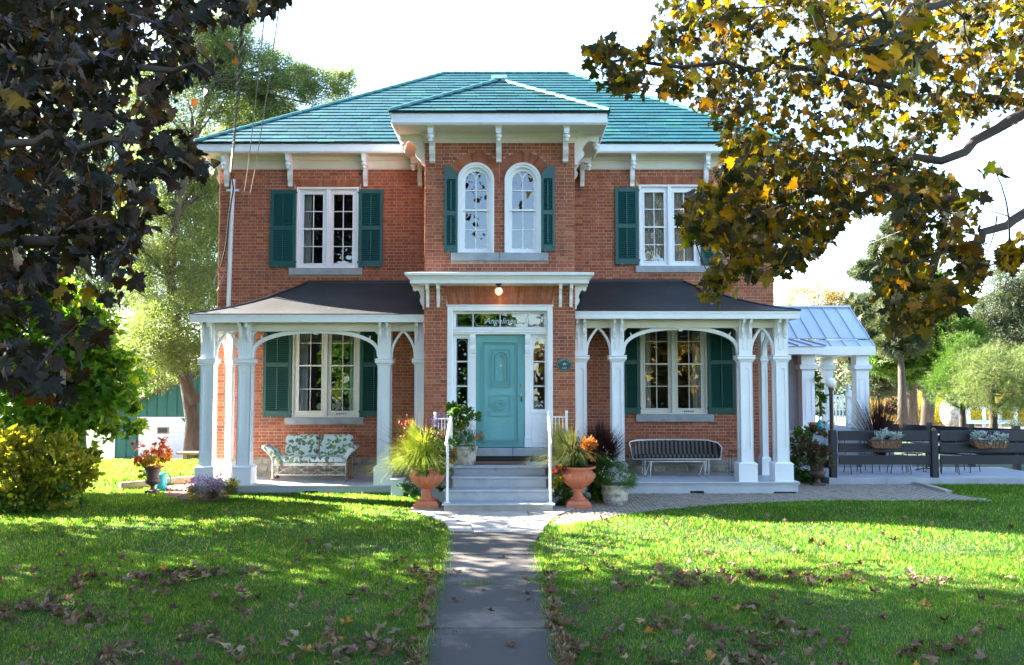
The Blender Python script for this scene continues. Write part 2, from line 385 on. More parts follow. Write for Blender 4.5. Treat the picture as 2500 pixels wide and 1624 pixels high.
    def strip(s, pts, w, y0, y1, ws=None):
        """bar of width w following (x,z) points in a vertical plane, from y0 to y1"""
        n = len(pts); L = []; R = []
        for i in range(n):
            a = Vector(pts[max(i - 1, 0)]); b = Vector(pts[min(i + 1, n - 1)]); d = (b - a).normalized(); nn = Vector((-d.y, d.x))
            ww = (ws[i] if ws else w) / 2
            p = Vector(pts[i]); L.append(p + nn * ww); R.append(p - nn * ww)
        vs = []
        for i in range(n):
            vs += [(L[i].x, y0, L[i].y), (R[i].x, y0, R[i].y), (R[i].x, y1, R[i].y), (L[i].x, y1, L[i].y)]
        fs = [(i * 4 + k, i * 4 + (k + 1) % 4, i * 4 + 4 + (k + 1) % 4, i * 4 + 4 + k) for i in range(n - 1) for k in range(4)]
        fs += [(3, 2, 1, 0), tuple(range((n - 1) * 4, n * 4))]
        return s.add(vs, fs)
    def extr(s, poly, axis, a, b):
        """extrude polygon poly (2D) along axis ('x': poly=(y,z); 'y': poly=(x,z); 'z': poly=(x,y))"""
        def mk(p, t):
            return {'x': (t, p[0], p[1]), 'y': (p[0], t, p[1]), 'z': (p[0], p[1], t)}[axis]
        n = len(poly)
        vs = [mk(p, a) for p in poly] + [mk(p, b) for p in poly]
        fs = [tuple(range(n)), tuple(range(2 * n - 1, n - 1, -1))] + [(i, n + i, n + (i + 1) % n, (i + 1) % n) for i in range(n)]
        return s.add(vs, fs)
    def ball(s, c, r, n=12, m=8, sc=(1, 1, 1)):
        c = Vector(c)
        prof = [(max(r * sin(pi * i / m), 1e-4), -r * cos(pi * i / m)) for i in range(m + 1)]
        k0 = len(s.v); s.lathe((0, 0, 0), prof, n)
        for i in range(k0, len(s.v)):
            v = s.v[i]; s.v[i] = (c.x + v[0] * sc[0], c.y + v[1] * sc[1], c.z + v[2] * sc[2])
        return s
    def data(s, name, mat, smooth=False, off=(0, 0, 0)):
        me = bpy.data.meshes.new(name)
        me.from_pydata([(v[0] - off[0], v[1] - off[1], v[2] - off[2]) for v in s.v], [], s.f)
        if smooth: me.polygons.foreach_set('use_smooth', [True] * len(me.polygons))
        me.update()
        if mat: me.materials.append(mat)
        return me
    def build(s, name, mat, parent=None, smooth=False, origin=None):
        w = Vector(origin) if origin is not None else org(parent)
        return link(name, s.data(name, mat, smooth, w), parent, w)
def autosmooth(o, ang=40):
    me = o.data
    me.polygons.foreach_set('use_smooth', [True] * len(me.polygons))
    try: me.set_sharp_from_angle(angle=radians(ang))
    except Exception: pass
    return o
# ================================================================== THE HOUSE
YB, YM = 17.8, 20.1
H = thing('brick_house', (-0.3, 20.0, 0.0), 'two-storey red brick house with green shingle roof, shutters and turquoise front door', 'house')
def HP(name, mb, mat, smooth=False, parent=None):
    return mb.build(name, mat, parent or H, smooth)
BX0, BX1 = PX(1036.0, YB, 4), PX(1403.5, YB, 4)          # bay
MX0, MX1 = -6.90, 6.14                                   # main block
ZTOP = 7.37
COURSE, JT = 0.0755, 0.010
SL, HL = 0.224, 0.120

class Wall:
    def __init__(s): s.rects = []; s.arches = []
    def free(s, u0, u1, za, zb):
        zm = (za + zb) / 2
        cuts = []
        for a, b, c, d in s.rects:
            if zb > c + 0.012 and za < d - 0.012: cuts.append((a, b))
        for xc, zs, ro, w, z0 in s.arches:
            if zm < zs and zb > z0: cuts.append((xc - w, xc + w))
            elif zs <= zm < zs + ro: 
                h = sqrt(max(ro * ro - (zm - zs) ** 2, 0)); cuts.append((xc - h, xc + h))
        segs = [(u0, u1)]
        for a, b in cuts:
            ns = []
            for p, q in segs:
                if b <= p or a >= q: ns.append((p, q)); continue
                if a > p: ns.append((p, a - 0.003))
                if b < q: ns.append((b + 0.003, q))
            segs = ns
        return segs
    def bricks(s, u0, u1, z0, z1):
        out = []
        n = int(round((z1 - z0) / COURSE)); c = (z1 - z0) / n
        for i in range(n):
            za, zb = z0 + i * c + JT / 2, z0 + (i + 1) * c - JT / 2
            segs = s.free(u0, u1, za, zb)
            u = u0 - (0.0 if i % 2 else (SL + HL) / 2 + 0.0) - random.uniform(0, 0.012)
            st = True
            while u < u1:
                L = SL if st else HL
                a, b = u + JT / 2, u + L - JT / 2
                for p, q in segs:
                    aa, bb = max(a, p), min(b, q)
                    if bb - aa > 0.025: out.append((aa, bb, za, zb, abs((bb - aa) - (L - JT)) < 1e-4))
                u += L; st = not st
        return out
def brick_arrays(lst, fmap, proud=0.006, depth=0.03):
    n = len(lst)
    A = np.array([(a, b, c, d) for a, b, c, d, *_ in lst])
    o = proud + RNG.uniform(-0.002, 0.002, n)
    j = RNG.uniform(-0.0015, 0.0015, (n, 4))
    a, b, c, d = (A + j).T
    z = np.zeros(n)
    e = 0.0025
    V = np.stack([fmap(a + e, o, c + e), fmap(b - e, o, c + e), fmap(b - e, o, d - e), fmap(a + e, o, d - e),
                  fmap(a, o - 0.004, c), fmap(b, o - 0.004, c), fmap(b, o - 0.004, d), fmap(a, o - 0.004, d),
                  fmap(a, z - depth, c), fmap(b, z - depth, c), fmap(b, z - depth, d), fmap(a, z - depth, d)], 1)
    base = (np.arange(n) * 12)[:, None, None]
    T = np.array([[0, 1, 2, 3], [4, 5, 1, 0], [5, 6, 2, 1], [6, 7, 3, 2], [7, 4, 0, 3], [8, 9, 5, 4], [9, 10, 6, 5], [10, 11, 7, 6], [11, 8, 4, 7]])[None]
    return V.reshape(-1, 3), (T + base).reshape(-1, 4)
def sheet(u0, u1, z0, z1, rects, fmap, mb):
    us = sorted(set([u0, u1] + [v for r in rects for v in r[:2] if u0 < v < u1]))
    zs = sorted(set([z0, z1] + [v for r in rects for v in r[2:4] if z0 < v < z1]))
    for i in range(len(us) - 1):
        for k in range(len(zs) - 1):
            um, zm = (us[i] + us[i + 1]) / 2, (zs[k] + zs[k + 1]) / 2
            if any(r[0] < um < r[1] and r[2] < zm < r[3] for r in rects): continue
            q = [fmap(us[i], 0, zs[k]), fmap(us[i + 1], 0, zs[k]), fmap(us[i + 1], 0, zs[k + 1]), fmap(us[i], 0, zs[k + 1])]
            mb.add(q, [(0, 1, 2, 3)])
def fm(kind, c):
    def f(u, o, z):
        if kind == 'front': r = (u, c - o, z)
        elif kind == 'left': r = (c - o, u, z)
        else: r = (c + o, u, z)
        return np.stack(np.broadcast_arrays(*r), -1) if isinstance(u, np.ndarray) else r
    return f
F_B, F_M = fm('front', YB), fm('front', YM)

# ---- openings -------------------------------------------------------
def zr(Y, yt, yb): return PZ(yb, Y), PZ(yt, Y)
def xr(Y, a, b, py): z = PZ(py, Y); return PX(a, Y, z), PX(b, Y, z)
bay = Wall(); main = Wall()
DX0, DX1 = xr(YB, 1091.6, 1349.3, 900)
DZ0, DZ1 = PZ(1092.3, YB), PZ(747, YB)
JZ1 = PZ(698.5, YB)
bay.rects += [(DX0, DX1, 0.0, DZ1), (DX0 - 0.03, DX1 + 0.03, DZ1, JZ1)]
ARCH = []
for a, b in ((1117.4, 1206.4), (1231.9, 1321.0)):
    x0, x1 = xr(YB, a, b, 520)
    xc = (x0 + x1) / 2; r = (x1 - x0) / 2
    ztop = PZ(397.5, YB); zs = ztop - r; z0 = PZ(617.6, YB)
    ro = r + 0.235
    bay.arches.append((xc, zs, ro, r, z0))
    ARCH.append((xc, r, zs, z0, ro))
sx0, sx1 = xr(YB, 1101, 1337.4, 628)
SB = (sx0, sx1, PZ(637.8, YB), PZ(617.6, YB))
bay.rects.append(SB)
UW = []          # upper main windows: casing, glass etc in px
for cas, yt, yb, gl, gt, gb, meet, rows, sill in (
    ((723.2, 875.2), 457, 654.7, ((742, 788.5), (814.7, 860.9)), 475.3, 643.4, 559.7, (516.6, 602), (706.3, 886, 654.7, 672.3)),
    ((1559.7, 1709.8), 451, 649.7, ((1573.3, 1620.6), (1645.8, 1692.8)), 470.4, 638, 555, (511, 597.7), (1550.7, 1727.3, 649.7, 666.4)),
    ((713, 878.7), 764, 1019.5, ((731, 785.5), (809.3, 864.4)), 783, 1003, 893, (838, 950), (696.5, 888.3, 1019.5, 1036)),
    ((1562.5, 1726.7), 760, 1011.3, ((1574.9, 1630.4), (1653.7, 1710)), 780, 997, 889, (834, 943), (1552.7, 1741.8, 1011.3, 1030))):
    ym = (yt + yb) / 2
    x0, x1 = xr(YM, *cas, ym)
    z0, z1 = PZ(yb, YM), PZ(yt, YM)
    s0, s1 = xr(YM, sill[0], sill[1], sill[2])
    UW.append(dict(x0=x0, x1=x1, z0=z0, z1=z1, gl=[xr(YM + 0.06, *g, ym) for g in gl], gz0=PZ(gb, YM + 0.06), gz1=PZ(gt, YM + 0.06),
                   meet=PZ(meet, YM + 0.06), rows=[PZ(q, YM + 0.06) for q in rows], sill=(s0, s1, PZ(sill[3], YM), PZ(sill[2], YM))))
    _n = round((ZTOP - 0.60) / COURSE); _c = (ZTOP - 0.60) / _n; za_ = 0.60 + round((z1 + 0.22 - 0.60) / _c) * _c
    UW[-1]['za'] = za_
    main.rects += [(x0, x1, z0, z1), (x0 - 0.05, x1 + 0.05, z1, za_ - 0.001), (s0, s1, PZ(sill[3], YM), z0 + 0.001)]
main.rects.append((BX0, BX1, 0, ZTOP))
# ---- mortar sheets + bricks ----------------------------------------
ZBR = 0.60
mb = MB()
ax = [(xc - r, xc + r, z0, zs + r) for xc, r, zs, z0, ro in ARCH]
sheet(BX0, BX1, 0.0, ZTOP, [(DX0, DX1, 0.0, DZ1)] + ax, F_B, mb)
for xc, r, zs, z0, ro in ARCH:                       # spandrels round the arched heads
    n = 10
    for sgn in (-1, 1):
        arc = [(xc + sgn * r * sin(pi / 2 * k / n), zs + r * cos(pi / 2 * k / n)) for k in range(n + 1)]
        for k in range(n):
            q = [arc[k], arc[k + 1], (xc + sgn * r, zs + r)]
            mb.add([F_B(u, 0, z) for u, z in q], [(0, 1, 2)])
mrects = [r for r in main.rects if r[3] != ZTOP]
mrects = [(u['x0'], u['x1'], u['z0'], u['z1']) for u in UW]
sheet(MX0, BX0, 0.0, ZTOP, mrects, F_M, mb)
sheet(BX1, MX1, 0.0, ZTOP, mrects, F_M, mb)
for f, a, b in ((fm('left', BX0), YB, YM), (fm('right', BX1), YB, YM), (fm('left', MX0), YM, 29.4), (fm('right', MX1), YM, 29.4)):
    sheet(a, b, 0.0, ZTOP, [], f, mb)
mb.add([(MX0, 29.4, 0), (MX1, 29.4, 0), (MX1, 29.4, ZTOP), (MX0, 29.4, ZTOP)], [(0, 1, 2, 3)])
HP('mortar_wall', mb, M['mortar'])
lb = bay.bricks(BX0, BX1, 0.0, ZTOP)
lm = main.bricks(MX0, BX0 - 0.004, ZBR, ZTOP) + main.bricks(BX1 + 0.004, MX1, ZBR, ZTOP)
# the 300 that show largest: full stretchers and headers of the bay between door level and the arches, one object each
singles = []; rest = []
for b in lb:
    (singles if (b[4] and (b[1] - b[0]) > 0.15 and 0.95 < b[2] < 6.9 and len(singles) < 288) else rest).append(b)
c_b = (lb[0][3] - lb[0][2])
V1, F1 = brick_arrays([(-(SL - JT) / 2, (SL - JT) / 2, -c_b / 2, c_b / 2)], fm('front', 0.0))
variants = []
for k in range(6):
    V1, F1 = brick_arrays([(-(SL - JT) / 2, (SL - JT) / 2, -c_b / 2, c_b / 2)], fm('front', 0.0))
    variants.append(fast_mesh('brick', V1, F1, M['brick']))
for k, (a, b, c, d, _) in enumerate(singles):
    link('brick', variants[k % 6], H, ((a + b) / 2, YB, (c + d) / 2))
Vs, Fs = [], []; n0 = 0
side = Wall()
for lst, f in ((rest, F_B), (lm, F_M), (side.bricks(YB, YM, 3.0, ZTOP), fm('left', BX0)), (side.bricks(YB, YM, 3.0, ZTOP), fm('right', BX1)),
               (side.bricks(YM, 24.0, ZBR, ZTOP), fm('left', MX0)), (side.bricks(YM, 24.0, ZBR, ZTOP), fm('right', MX1))):
    v, q = brick_arrays(lst, f); Vs.append(v - np.array(org(H))); Fs.append(q + n0); n0 += len(v)
o = link('brickwork', fast_mesh('brickwork', np.concatenate(Vs), np.concatenate(Fs), M['brick']), H, org(H)); tag(o, kind='stuff')
# voussoirs: arches of the twin windows, flat arches over door and windows
def wedge(name, pts, Y):
    """pts: four (x,z) corners of a wedge brick"""
    c = Vector((sum(p[0] for p in pts) / 4, sum(p[1] for p in pts) / 4))
    pts = [c + (Vector(p) - c) * 0.965 for p in pts]
    mb = MB(); mb.add([(p.x, Y - 0.006, p.y) for p in pts] + [(p.x, Y + 0.03, p.y) for p in pts], [(0, 1, 2, 3), (0, 4, 5, 1), (1, 5, 6, 2), (2, 6, 7, 3), (3, 7, 4, 0)])
    HP(name, mb, M['brick'])
for i, (xc, r, zs, z0, ro) in enumerate(ARCH):
    n = 21
    xm = (ARCH[0][0] + ARCH[1][0]) / 2
    for k in range(-2, n + 2):
        a0, a1 = pi - pi * k / n, pi - pi * (k + 1) / n
        if k < 0 or k >= n:
            if (k < 0) == (i == 0): continue
        q = []
        for a, rr in ((a0, r + 0.004), (a1, r + 0.004), (a1, ro), (a0, ro)):
            x = xc + rr * cos(a)
            if i == 0: x = min(x, xm - 0.004)
            else: x = max(x, xm + 0.004)
            q.append((x, zs + rr * sin(a)))
        if abs(q[0][0] - q[3][0]) + abs(q[0][1] - q[3][1]) > 0.06: wedge('arch_brick', q, YB)
n = 35
for k in range(n):
    x0 = DX0 - 0.026 + (DX1 - DX0 + 0.052) * k / n; x1 = DX0 - 0.026 + (DX1 - DX0 + 0.052) * (k + 1) / n
    lean = 0.5 - (k + 0.5) / n
    sh = -0.10 * lean
    hs = [DZ1 + 0.004, JZ1 - 0.004]
    cut = hs[0] + (hs[1] - hs[0]) * (0.36 if k % 2 else 0.64) 
    def xx(x, z): return x + sh * ((z - hs[0]) / (hs[1] - hs[0]) - 0.5) * 2
    for za, zb in ((hs[0], cut), (cut, hs[1])):
        wedge('arch_brick', [(xx(x0, za), za), (xx(x1, za), za), (xx(x1, zb), zb), (xx(x0, zb), zb)], YB)
for u in UW:
    x0, x1 = u['x0'] - 0.045, u['x1'] + 0.045; n = 22; zc, zt = u['z1'] + 0.003, u['za'] - 0.004
    vis = u['z1'] > 5
    for k in range(n):
        a, b = x0 + (x1 - x0) * k / n, x0 + (x1 - x0) * (k + 1) / n
        l0, l1 = 0.06 * (k / n - 0.5), 0.06 * ((k + 1) / n - 0.5)
        if vis: wedge('arch_brick', [(a - l0, zc), (b - l1, zc), (b + l1, zt), (a + l0, zt)], YM)
    if not vis: HP('lintel', MB().box(x0, x1, YM - 0.006, YM + 0.02, zc, zt), M['brick'])
# foundation stones behind the porches
mort = MB(); 
_fm = nm('foundation_mortar', (0.33, 0.30, 0.26), 0.95, 0.2, 8, 0.5, 40)
HP('foundation', MB().box(MX0, BX0, YM - 0.03, YM + 0.01, 0.0, ZBR - 0.004), _fm); HP('foundation', MB().box(BX1, MX1, YM - 0.03, YM + 0.01, 0.0, ZBR - 0.004), _fm)
for xa, xb in ((MX0, BX0), (BX1, MX1)):
    z = 0.02
    for row, h in enumerate((0.24, 0.17, 0.165)):
        x = xa
        while x < xb - 0.05:
            w = min(random.uniform(0.28, 0.62), xb - x)
            if xb - x - w < 0.15: w = xb - x
            mbs = MB()
            j = lambda: random.uniform(-0.012, 0.012)
            y0 = YM - 0.05 + j() * 0.8
            fx0, fx1, fz0, fz1 = x + 0.03, x + w - 0.03, z + 0.03, z + h - 0.025
            mbs.add([(fx0 + j(), y0 + j(), fz0 + j()), ((fx0 + fx1) / 2 + j(), y0 - 0.012 + j(), fz0 + j()), (fx1 + j(), y0 + j(), fz0 + j()),
                     (fx1 + j(), y0 + j(), fz1 + j()), ((fx0 + fx1) / 2 + j(), y0 - 0.012 + j(), fz1 + j()), (fx0 + j(), y0 + j(), fz1 + j()),
                     (x + 0.008, YM, z + 0.008), (x + w - 0.008, YM, z + 0.008), (x + w - 0.008, YM, z + h - 0.006), (x + 0.008, YM, z + h - 0.006)],
                    [(0, 1, 4, 5), (1, 2, 3, 4), (6, 7, 2, 1, 0), (7, 8, 3, 2), (8, 9, 5, 4, 3), (9, 6, 0, 5)])
            HP('foundation_stone', mbs, M['stone'])
            x += w
        z += h

# ---- windows ---------------------------------------------------------
def ring(mb, x0, x1, z0, z1, ix0, ix1, iz0, iz1, y0, y1):
    mb.box(x0, ix0, y0, y1, z0, z1); mb.box(ix1, x1, y0, y1, z0, z1)
    mb.box(ix0, ix1, y0, y1, z0, iz0); mb.box(ix0, ix1, y0, y1, iz1, z1)
def room(parent, x0, x1, z0, z1, Y, mat='dim_room', depth=1.8):  # walls coloured very dark: indoor dimness is put into the colour
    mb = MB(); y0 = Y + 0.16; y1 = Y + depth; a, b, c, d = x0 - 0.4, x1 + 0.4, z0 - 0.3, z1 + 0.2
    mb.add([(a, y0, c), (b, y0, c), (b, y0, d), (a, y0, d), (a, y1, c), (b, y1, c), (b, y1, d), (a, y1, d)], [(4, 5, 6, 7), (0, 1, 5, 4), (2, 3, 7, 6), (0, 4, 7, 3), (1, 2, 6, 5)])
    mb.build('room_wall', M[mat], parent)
def curtain(parent, x0, x1, z0, z1, Y, amp=0.02, waves=8):
    n = 40; mb = MB(); vs = []
    for k in range(n + 1):
        x = x0 + (x1 - x0) * k / n; y = Y + amp * sin(waves * 2 * pi * k / n)
        vs += [(x, y, z0), (x, y, z1)]
    mb.add(vs, [(2 * k, 2 * k + 2, 2 * k + 3, 2 * k + 1) for k in range(n)])
    mb.build('curtain', M['curtain'], parent, True)
def win(u, Y, dull=False):
    x0, x1, z0, z1 = u['x0'], u['x1'], u['z0'], u['z1']
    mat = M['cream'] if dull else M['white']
    xm = (u['gl'][0][1] + u['gl'][1][0]) / 2
    fr = MB(); c = 0.05
    fr.bbox(x0, x0 + c, Y - 0.012, Y + 0.15, z0, z1, 0.008); fr.bbox(x1 - c, x1, Y - 0.012, Y + 0.15, z0, z1, 0.008)
    fr.bbox(x0 + c, x1 - c, Y - 0.012, Y + 0.15, z1 - c, z1, 0.008); fr.bbox(x0 + c, x1 - c, Y - 0.005, Y + 0.15, z0, z0 + 0.035, 0.004)
    fr.bbox(xm - 0.04, xm + 0.04, Y - 0.008, Y + 0.15, z0 + 0.035, z1 - c, 0.008)
    w = HP('window', fr, mat)
    for (a, b), (la, lb_) in zip(u['gl'], ((x0 + c, xm - 0.04), (xm + 0.04, x1 - c))):
        s = MB(); ys = Y + 0.05
        ring(s, la, lb_, z0 + 0.035, z1 - c, a, b, u['gz0'], u['gz1'], ys, Y + 0.12)
        ring(s, a - 0.03, b + 0.03, u['gz0'] - 0.03, u['gz1'] + 0.03, a, b, u['gz0'], u['gz1'], ys - 0.012, ys)
        zs = [u['gz0'], u['rows'][1], u['meet'], u['rows'][0], u['gz1']]
        s.box(a - 0.035, b + 0.035, ys - 0.022, ys + 0.02, u['meet'] - 0.018, u['meet'] + 0.018)
        xmid = (a + b) / 2
        s.box(xmid - 0.009, xmid + 0.009, ys + 0.004, ys + 0.03, u['gz0'], u['gz1'])
        for q in u['rows']: s.box(a, b, ys + 0.005, ys + 0.03, q - 0.009, q + 0.009)
        s.build('sash', mat, w)
        for k in range(4):
            for p, q in ((a, xmid), (xmid, b)):
                pm = MB(); yy = ys + 0.022
                pm.add([(p, yy, zs[k]), (q, yy, zs[k]), (q, yy, zs[k + 1]), (p, yy, zs[k + 1])], [(0, 1, 2, 3)])
                pm.build('pane', M['glass'], w)
    s0, s1, sa, sb = u['sill']
    MB().bbox(s0, s1, Y - 0.06, Y + 0.05, sa + 0.004, sb - 0.002, 0.006).build('sill', M['sill'], w)
    hg = MB()
    for zz in (z0 + 0.12, z1 - 0.15):
        for xx in (x0 - 0.005, x1 - 0.02): hg.box(xx, xx + 0.025, Y - 0.03, Y - 0.012, zz, zz + 0.035)
    hg.build('hinge', M['black'], w)
    return w
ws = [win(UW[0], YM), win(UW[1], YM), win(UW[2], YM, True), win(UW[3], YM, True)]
for w_, u in zip(ws, UW): room(w_, u['x0'], u['x1'], u['z0'], u['z1'], YM, 'dim_room' if u['z0'] > 4 else 'wood_in')
u = UW[0]; curtain(ws[0], u['gl'][0][0] - 0.03, u['gl'][0][0] + 0.14, u['z0'], u['z1'], YM + 0.25, 0.02, 3)
u = UW[1]
for a, b in u['gl']:
    curtain(ws[1], a - 0.04, a + (b - a) * 0.52, u['z0'], u['z1'], YM + 0.17, 0.012, 5)
    curtain(ws[1], a + (b - a) * 0.55, b + 0.04, u['z0'], u['z1'], YM + 0.17, 0.012, 5)
for u, w_ in ((UW[2], ws[2]), (UW[3], ws[3])):
    curtain(w_, u['gl'][0][0] - 0.05, u['gl'][0][0] + 0.16, u['z0'], u['z1'], YM + 0.28, 0.025, 3)
    curtain(w_, u['gl'][1][1] - 0.14, u['gl'][1][1] + 0.05, u['z0'], u['z1'], YM + 0.28, 0.025, 3)
    v = MB(); a, b = u['gl'][1]; xm = (a + b) / 2
    for k in range(5): v.cyl((xm - 0.12 + k * 0.05, YM + 0.049, u['gz0'] - 0.07), (xm - 0.12 + k * 0.05, YM + 0.03, u['gz0'] - 0.07), 0.015, n=8)
    v.build('vent_hole', M['black'], w_)
# shapes seen dimly inside the lower windows: a lamp table with a vase in each
def arched_window(xc, r, zs, z0, ro):
    # casing
    n = 20
    c = 0.125
    fr = MB()
    def outline(rr, zb): return [(xc - rr, zb)] + [(xc - rr * cos(pi * k / n), zs + rr * sin(pi * k / n)) for k in range(n + 1)] + [(xc + rr, zb)]
    def band(mb, ra, rb, y0, y1, zb):
        A, B = outline(ra, zb), outline(rb, zb); m = len(A)
        vs = [(x, y0, z) for x, z in A] + [(x, y0, z) for x, z in B] + [(x, y1, z) for x, z in A] + [(x, y1, z) for x, z in B]
        fs = []
        for k in range(m - 1): fs += [(k, k + 1, m + k + 1, m + k), (2 * m + k, 2 * m + k + 1, k + 1, k), (m + k, m + k + 1, 3 * m + k + 1, 3 * m + k)]
        mb.add(vs, fs)
    band(fr, r, r - 0.045, YB - 0.035, YB + 0.15, z0)
    band(fr, r - 0.045, r - 0.095, YB - 0.010, YB + 0.15, z0 + 0.02)
    fr.box(xc - r + 0.045, xc + r - 0.045, YB - 0.01, YB + 0.15, z0, z0 + 0.022)
    w = HP('arched_window', fr, M['white'])
    gx = (PX(1188.3, YB, 5.5) - PX(1135.9, YB, 5.5)) / 2
    gz0, gzt = PZ(607, YB + .05), PZ(418.5, YB + .05)
    gs = gzt - gx
    s = MB(); ys = YB + 0.05
    ro2 = r - 0.095
    A = [(xc - ro2, z0 + 0.02)] + [(xc - ro2 * cos(pi * k / n), zs + ro2 * sin(pi * k / n)) for k in range(n + 1)] + [(xc + ro2, z0 + 0.02)]
    B = [(xc - gx, gz0)] + [(xc - gx * cos(pi * k / n), gs + gx * sin(pi * k / n)) for k in range(n + 1)] + [(xc + gx, gz0)]
    m = len(A)
    vs = [(x, ys, z) for x, z in A] + [(x, ys, z) for x, z in B] + [(x, ys + 0.06, z) for x, z in B]
    fs = []
    for k in range(m - 1): fs += [(k, k + 1, m + k + 1, m + k), (m + k, m + k + 1, 2 * m + k + 1, 2 * m + k)]
    fs.append((m - 1, 0, m, 2 * m - 1))
    s.add(vs, fs)
    meet, r1, r2 = PZ(514, YB + .05), PZ(465.6, YB + .05), PZ(561.7, YB + .05)
    s.box(xc - gx - 0.10, xc + gx + 0.10, ys - 0.03, ys + 0.03, meet - 0.02, meet + 0.02)
    s.box(xc - 0.010, xc + 0.010, ys + 0.004, ys + 0.04, gz0, gs + 0.06)
    for q in (r1, r2): s.box(xc - gx, xc + gx, ys + 0.005, ys + 0.04, q - 0.010, q + 0.010)
    for sg in (-1, 1):      # intersecting tracery
        pts = [(xc + sg * (gx - gx * cos(t)), gs + 0.02 + gx * 0.95 * sin(t)) for t in [radians(a) for a in range(0, 66, 8)]]
        s.strip(pts, 0.02, ys + 0.006, ys + 0.04)
    s.build('sash', M['white'], w)
    yy = ys + 0.03
    for za, zb in ((gz0, r2), (r2, meet), (meet, r1)):
        for p, q in ((xc - gx, xc), (xc, xc + gx)):
            MB().add([(p, yy, za), (q, yy, za), (q, yy, zb), (p, yy, zb)], [(0, 1, 2, 3)]).build('pane', M['glass'], w)
    for sg in (-1, 1):
        pts = [(xc, r1), (xc + sg * gx, r1), (xc + sg * gx, gs)] + [(xc + sg * gx * cos(pi / 2 * k / 8), gs + gx * sin(pi / 2 * k / 8)) for k in range(1, 9)]
        MB().add([(x, yy, z) for x, z in pts], [tuple(range(len(pts)))]).build('pane', M['glass'], w)
    room(w, xc - r + 0.3, xc + r - 0.3, z0, zs + r, YB)
    return w
for a in ARCH: arched_window(*a)
xsp = (SB[0] + SB[1]) / 2
for a, b in ((SB[0], xsp - 0.004), (xsp + 0.004, SB[1])):
    HP('window_sill', MB().bbox(a, b, YB - 0.06, YB + 0.05, SB[2] + 0.003, SB[3] - 0.002, 0.006), M['sill'])

# ---- shutters ----------------------------------------------------------
slat_cache = {}
def shutter(x0, x1, z0, z1, Y, mat, arch=0, nrow=None):
    """arch: 0 flat, 1 low side at +x, -1 low side at -x"""
    ya, yb = Y - 0.055, Y - 0.015
    W = x1 - x0; st = 0.075 if W > 0.4 else 0.05
    rails = 0.10
    zt = z1 - (0.28 if arch else rails)
    mid = (z0 + rails + zt) / 2
    mb = MB()
    mb.bbox(x0, x0 + st, ya, yb, z0, z1 - (0 if arch >= 0 else 0.26), 0.004)
    mb.bbox(x1 - st, x1, ya, yb, z0, z1 - (0 if arch <= 0 else 0.26), 0.004)
    mb.bbox(x0 + st, x1 - st, ya, yb, z0, z0 + rails + 0.04, 0.004)
    mb.bbox(x0 + st, x1 - st, ya, yb, mid - 0.05, mid + 0.05, 0.004)
    if arch:
        n = 10; R = W
        xo = x0 if arch == 1 else x1
        pts = [(xo, zt)]
        for k in range(n + 1):
            t = k / n
            pts.append((xo + arch * W * sin(t * pi / 2), z1 - 0.26 * (1 - cos(t * pi / 2))))
        pts.append((xo + arch * W, zt))
        mb.extr(pts if arch == 1 else pts[::-1], 'y', ya - 0.001, yb - 0.001)
    else:
        mb.bbox(x0 + st, x1 - st, ya, yb, zt, z1, 0.004)
    mb.box(x0 + W / 2 - 0.012, x0 + W / 2 + 0.012, ya - 0.012, ya + 0.01, z0 + rails + 0.08, mid - 0.07)
    mb.box(x0 + W / 2 - 0.012, x0 + W / 2 + 0.012, ya - 0.012, ya + 0.01, mid + 0.07, zt - 0.03)
    mb.box(x0 + 0.01, x1 - 0.01, yb, yb + 0.004, z0 + 0.01, zt)
    s = HP('shutter', mb, mat)
    key = (round(W, 2), mat.name)
    if key not in slat_cache:
        sb = MB(); a = W / 2 - st
        ct, sn = cos(radians(38)), sin(radians(38)); L = 0.026; th = 0.004
        q = [(-L * sn - th * ct, -L * ct + th * sn), (-L * sn + th * ct, -L * ct - th * sn), (L * sn + th * ct, L * ct - th * sn), (L * sn - th * ct, L * ct + th * sn)]
        sb.extr([(p[0], p[1]) for p in q], 'x', -a, a)
        slat_cache[key] = sb.data('slat', mat)
    for za, zb in ((z0 + rails + 0.04, mid - 0.05), (mid + 0.05, zt)):
        n = int(round((zb - za) / 0.048))
        for k in range(n): link('slat', slat_cache[key], s, ((x0 + x1) / 2, (ya + yb) / 2, za + (k + 0.5) * (zb - za) / n))
    MB().box(x0 + W * .28, x0 + W * .28 + 0.012, ya - 0.02, ya, z0 - 0.035, z0 + 0.02).build('holdback', M['sill'], s)
    return s
def sh_px(a, b, yt, yb, Y, mat, arch=0):
    x0, x1 = xr(Y - 0.03, a, b, (yt + yb) / 2)
    shutter(x0, x1, PZ(yb, Y - 0.03), PZ(yt, Y - 0.03), Y, mat, arch)
sh_px(660, 722, 464, 652.8, YM, M['shutter']); sh_px(876.5, 935.2, 463, 652, YM, M['shutter'])
sh_px(1501.5, 1558.5, 458.8, 646.2, YM, M['shutter']); sh_px(1711, 1769, 458.8, 646, YM, M['shutter'])
sh_px(1084.9, 1117.6, 406, 615.8, YB, M['shutter'], 1); sh_px(1321, 1354, 404, 614, YB, M['shutter'], -1)
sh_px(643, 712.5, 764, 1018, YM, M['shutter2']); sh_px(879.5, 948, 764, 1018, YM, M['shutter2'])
sh_px(1493, 1562, 760, 1010, YM, M['shutter2']); sh_px(1727.5, 1794.6, 760, 1010.5, YM, M['shutter2'])

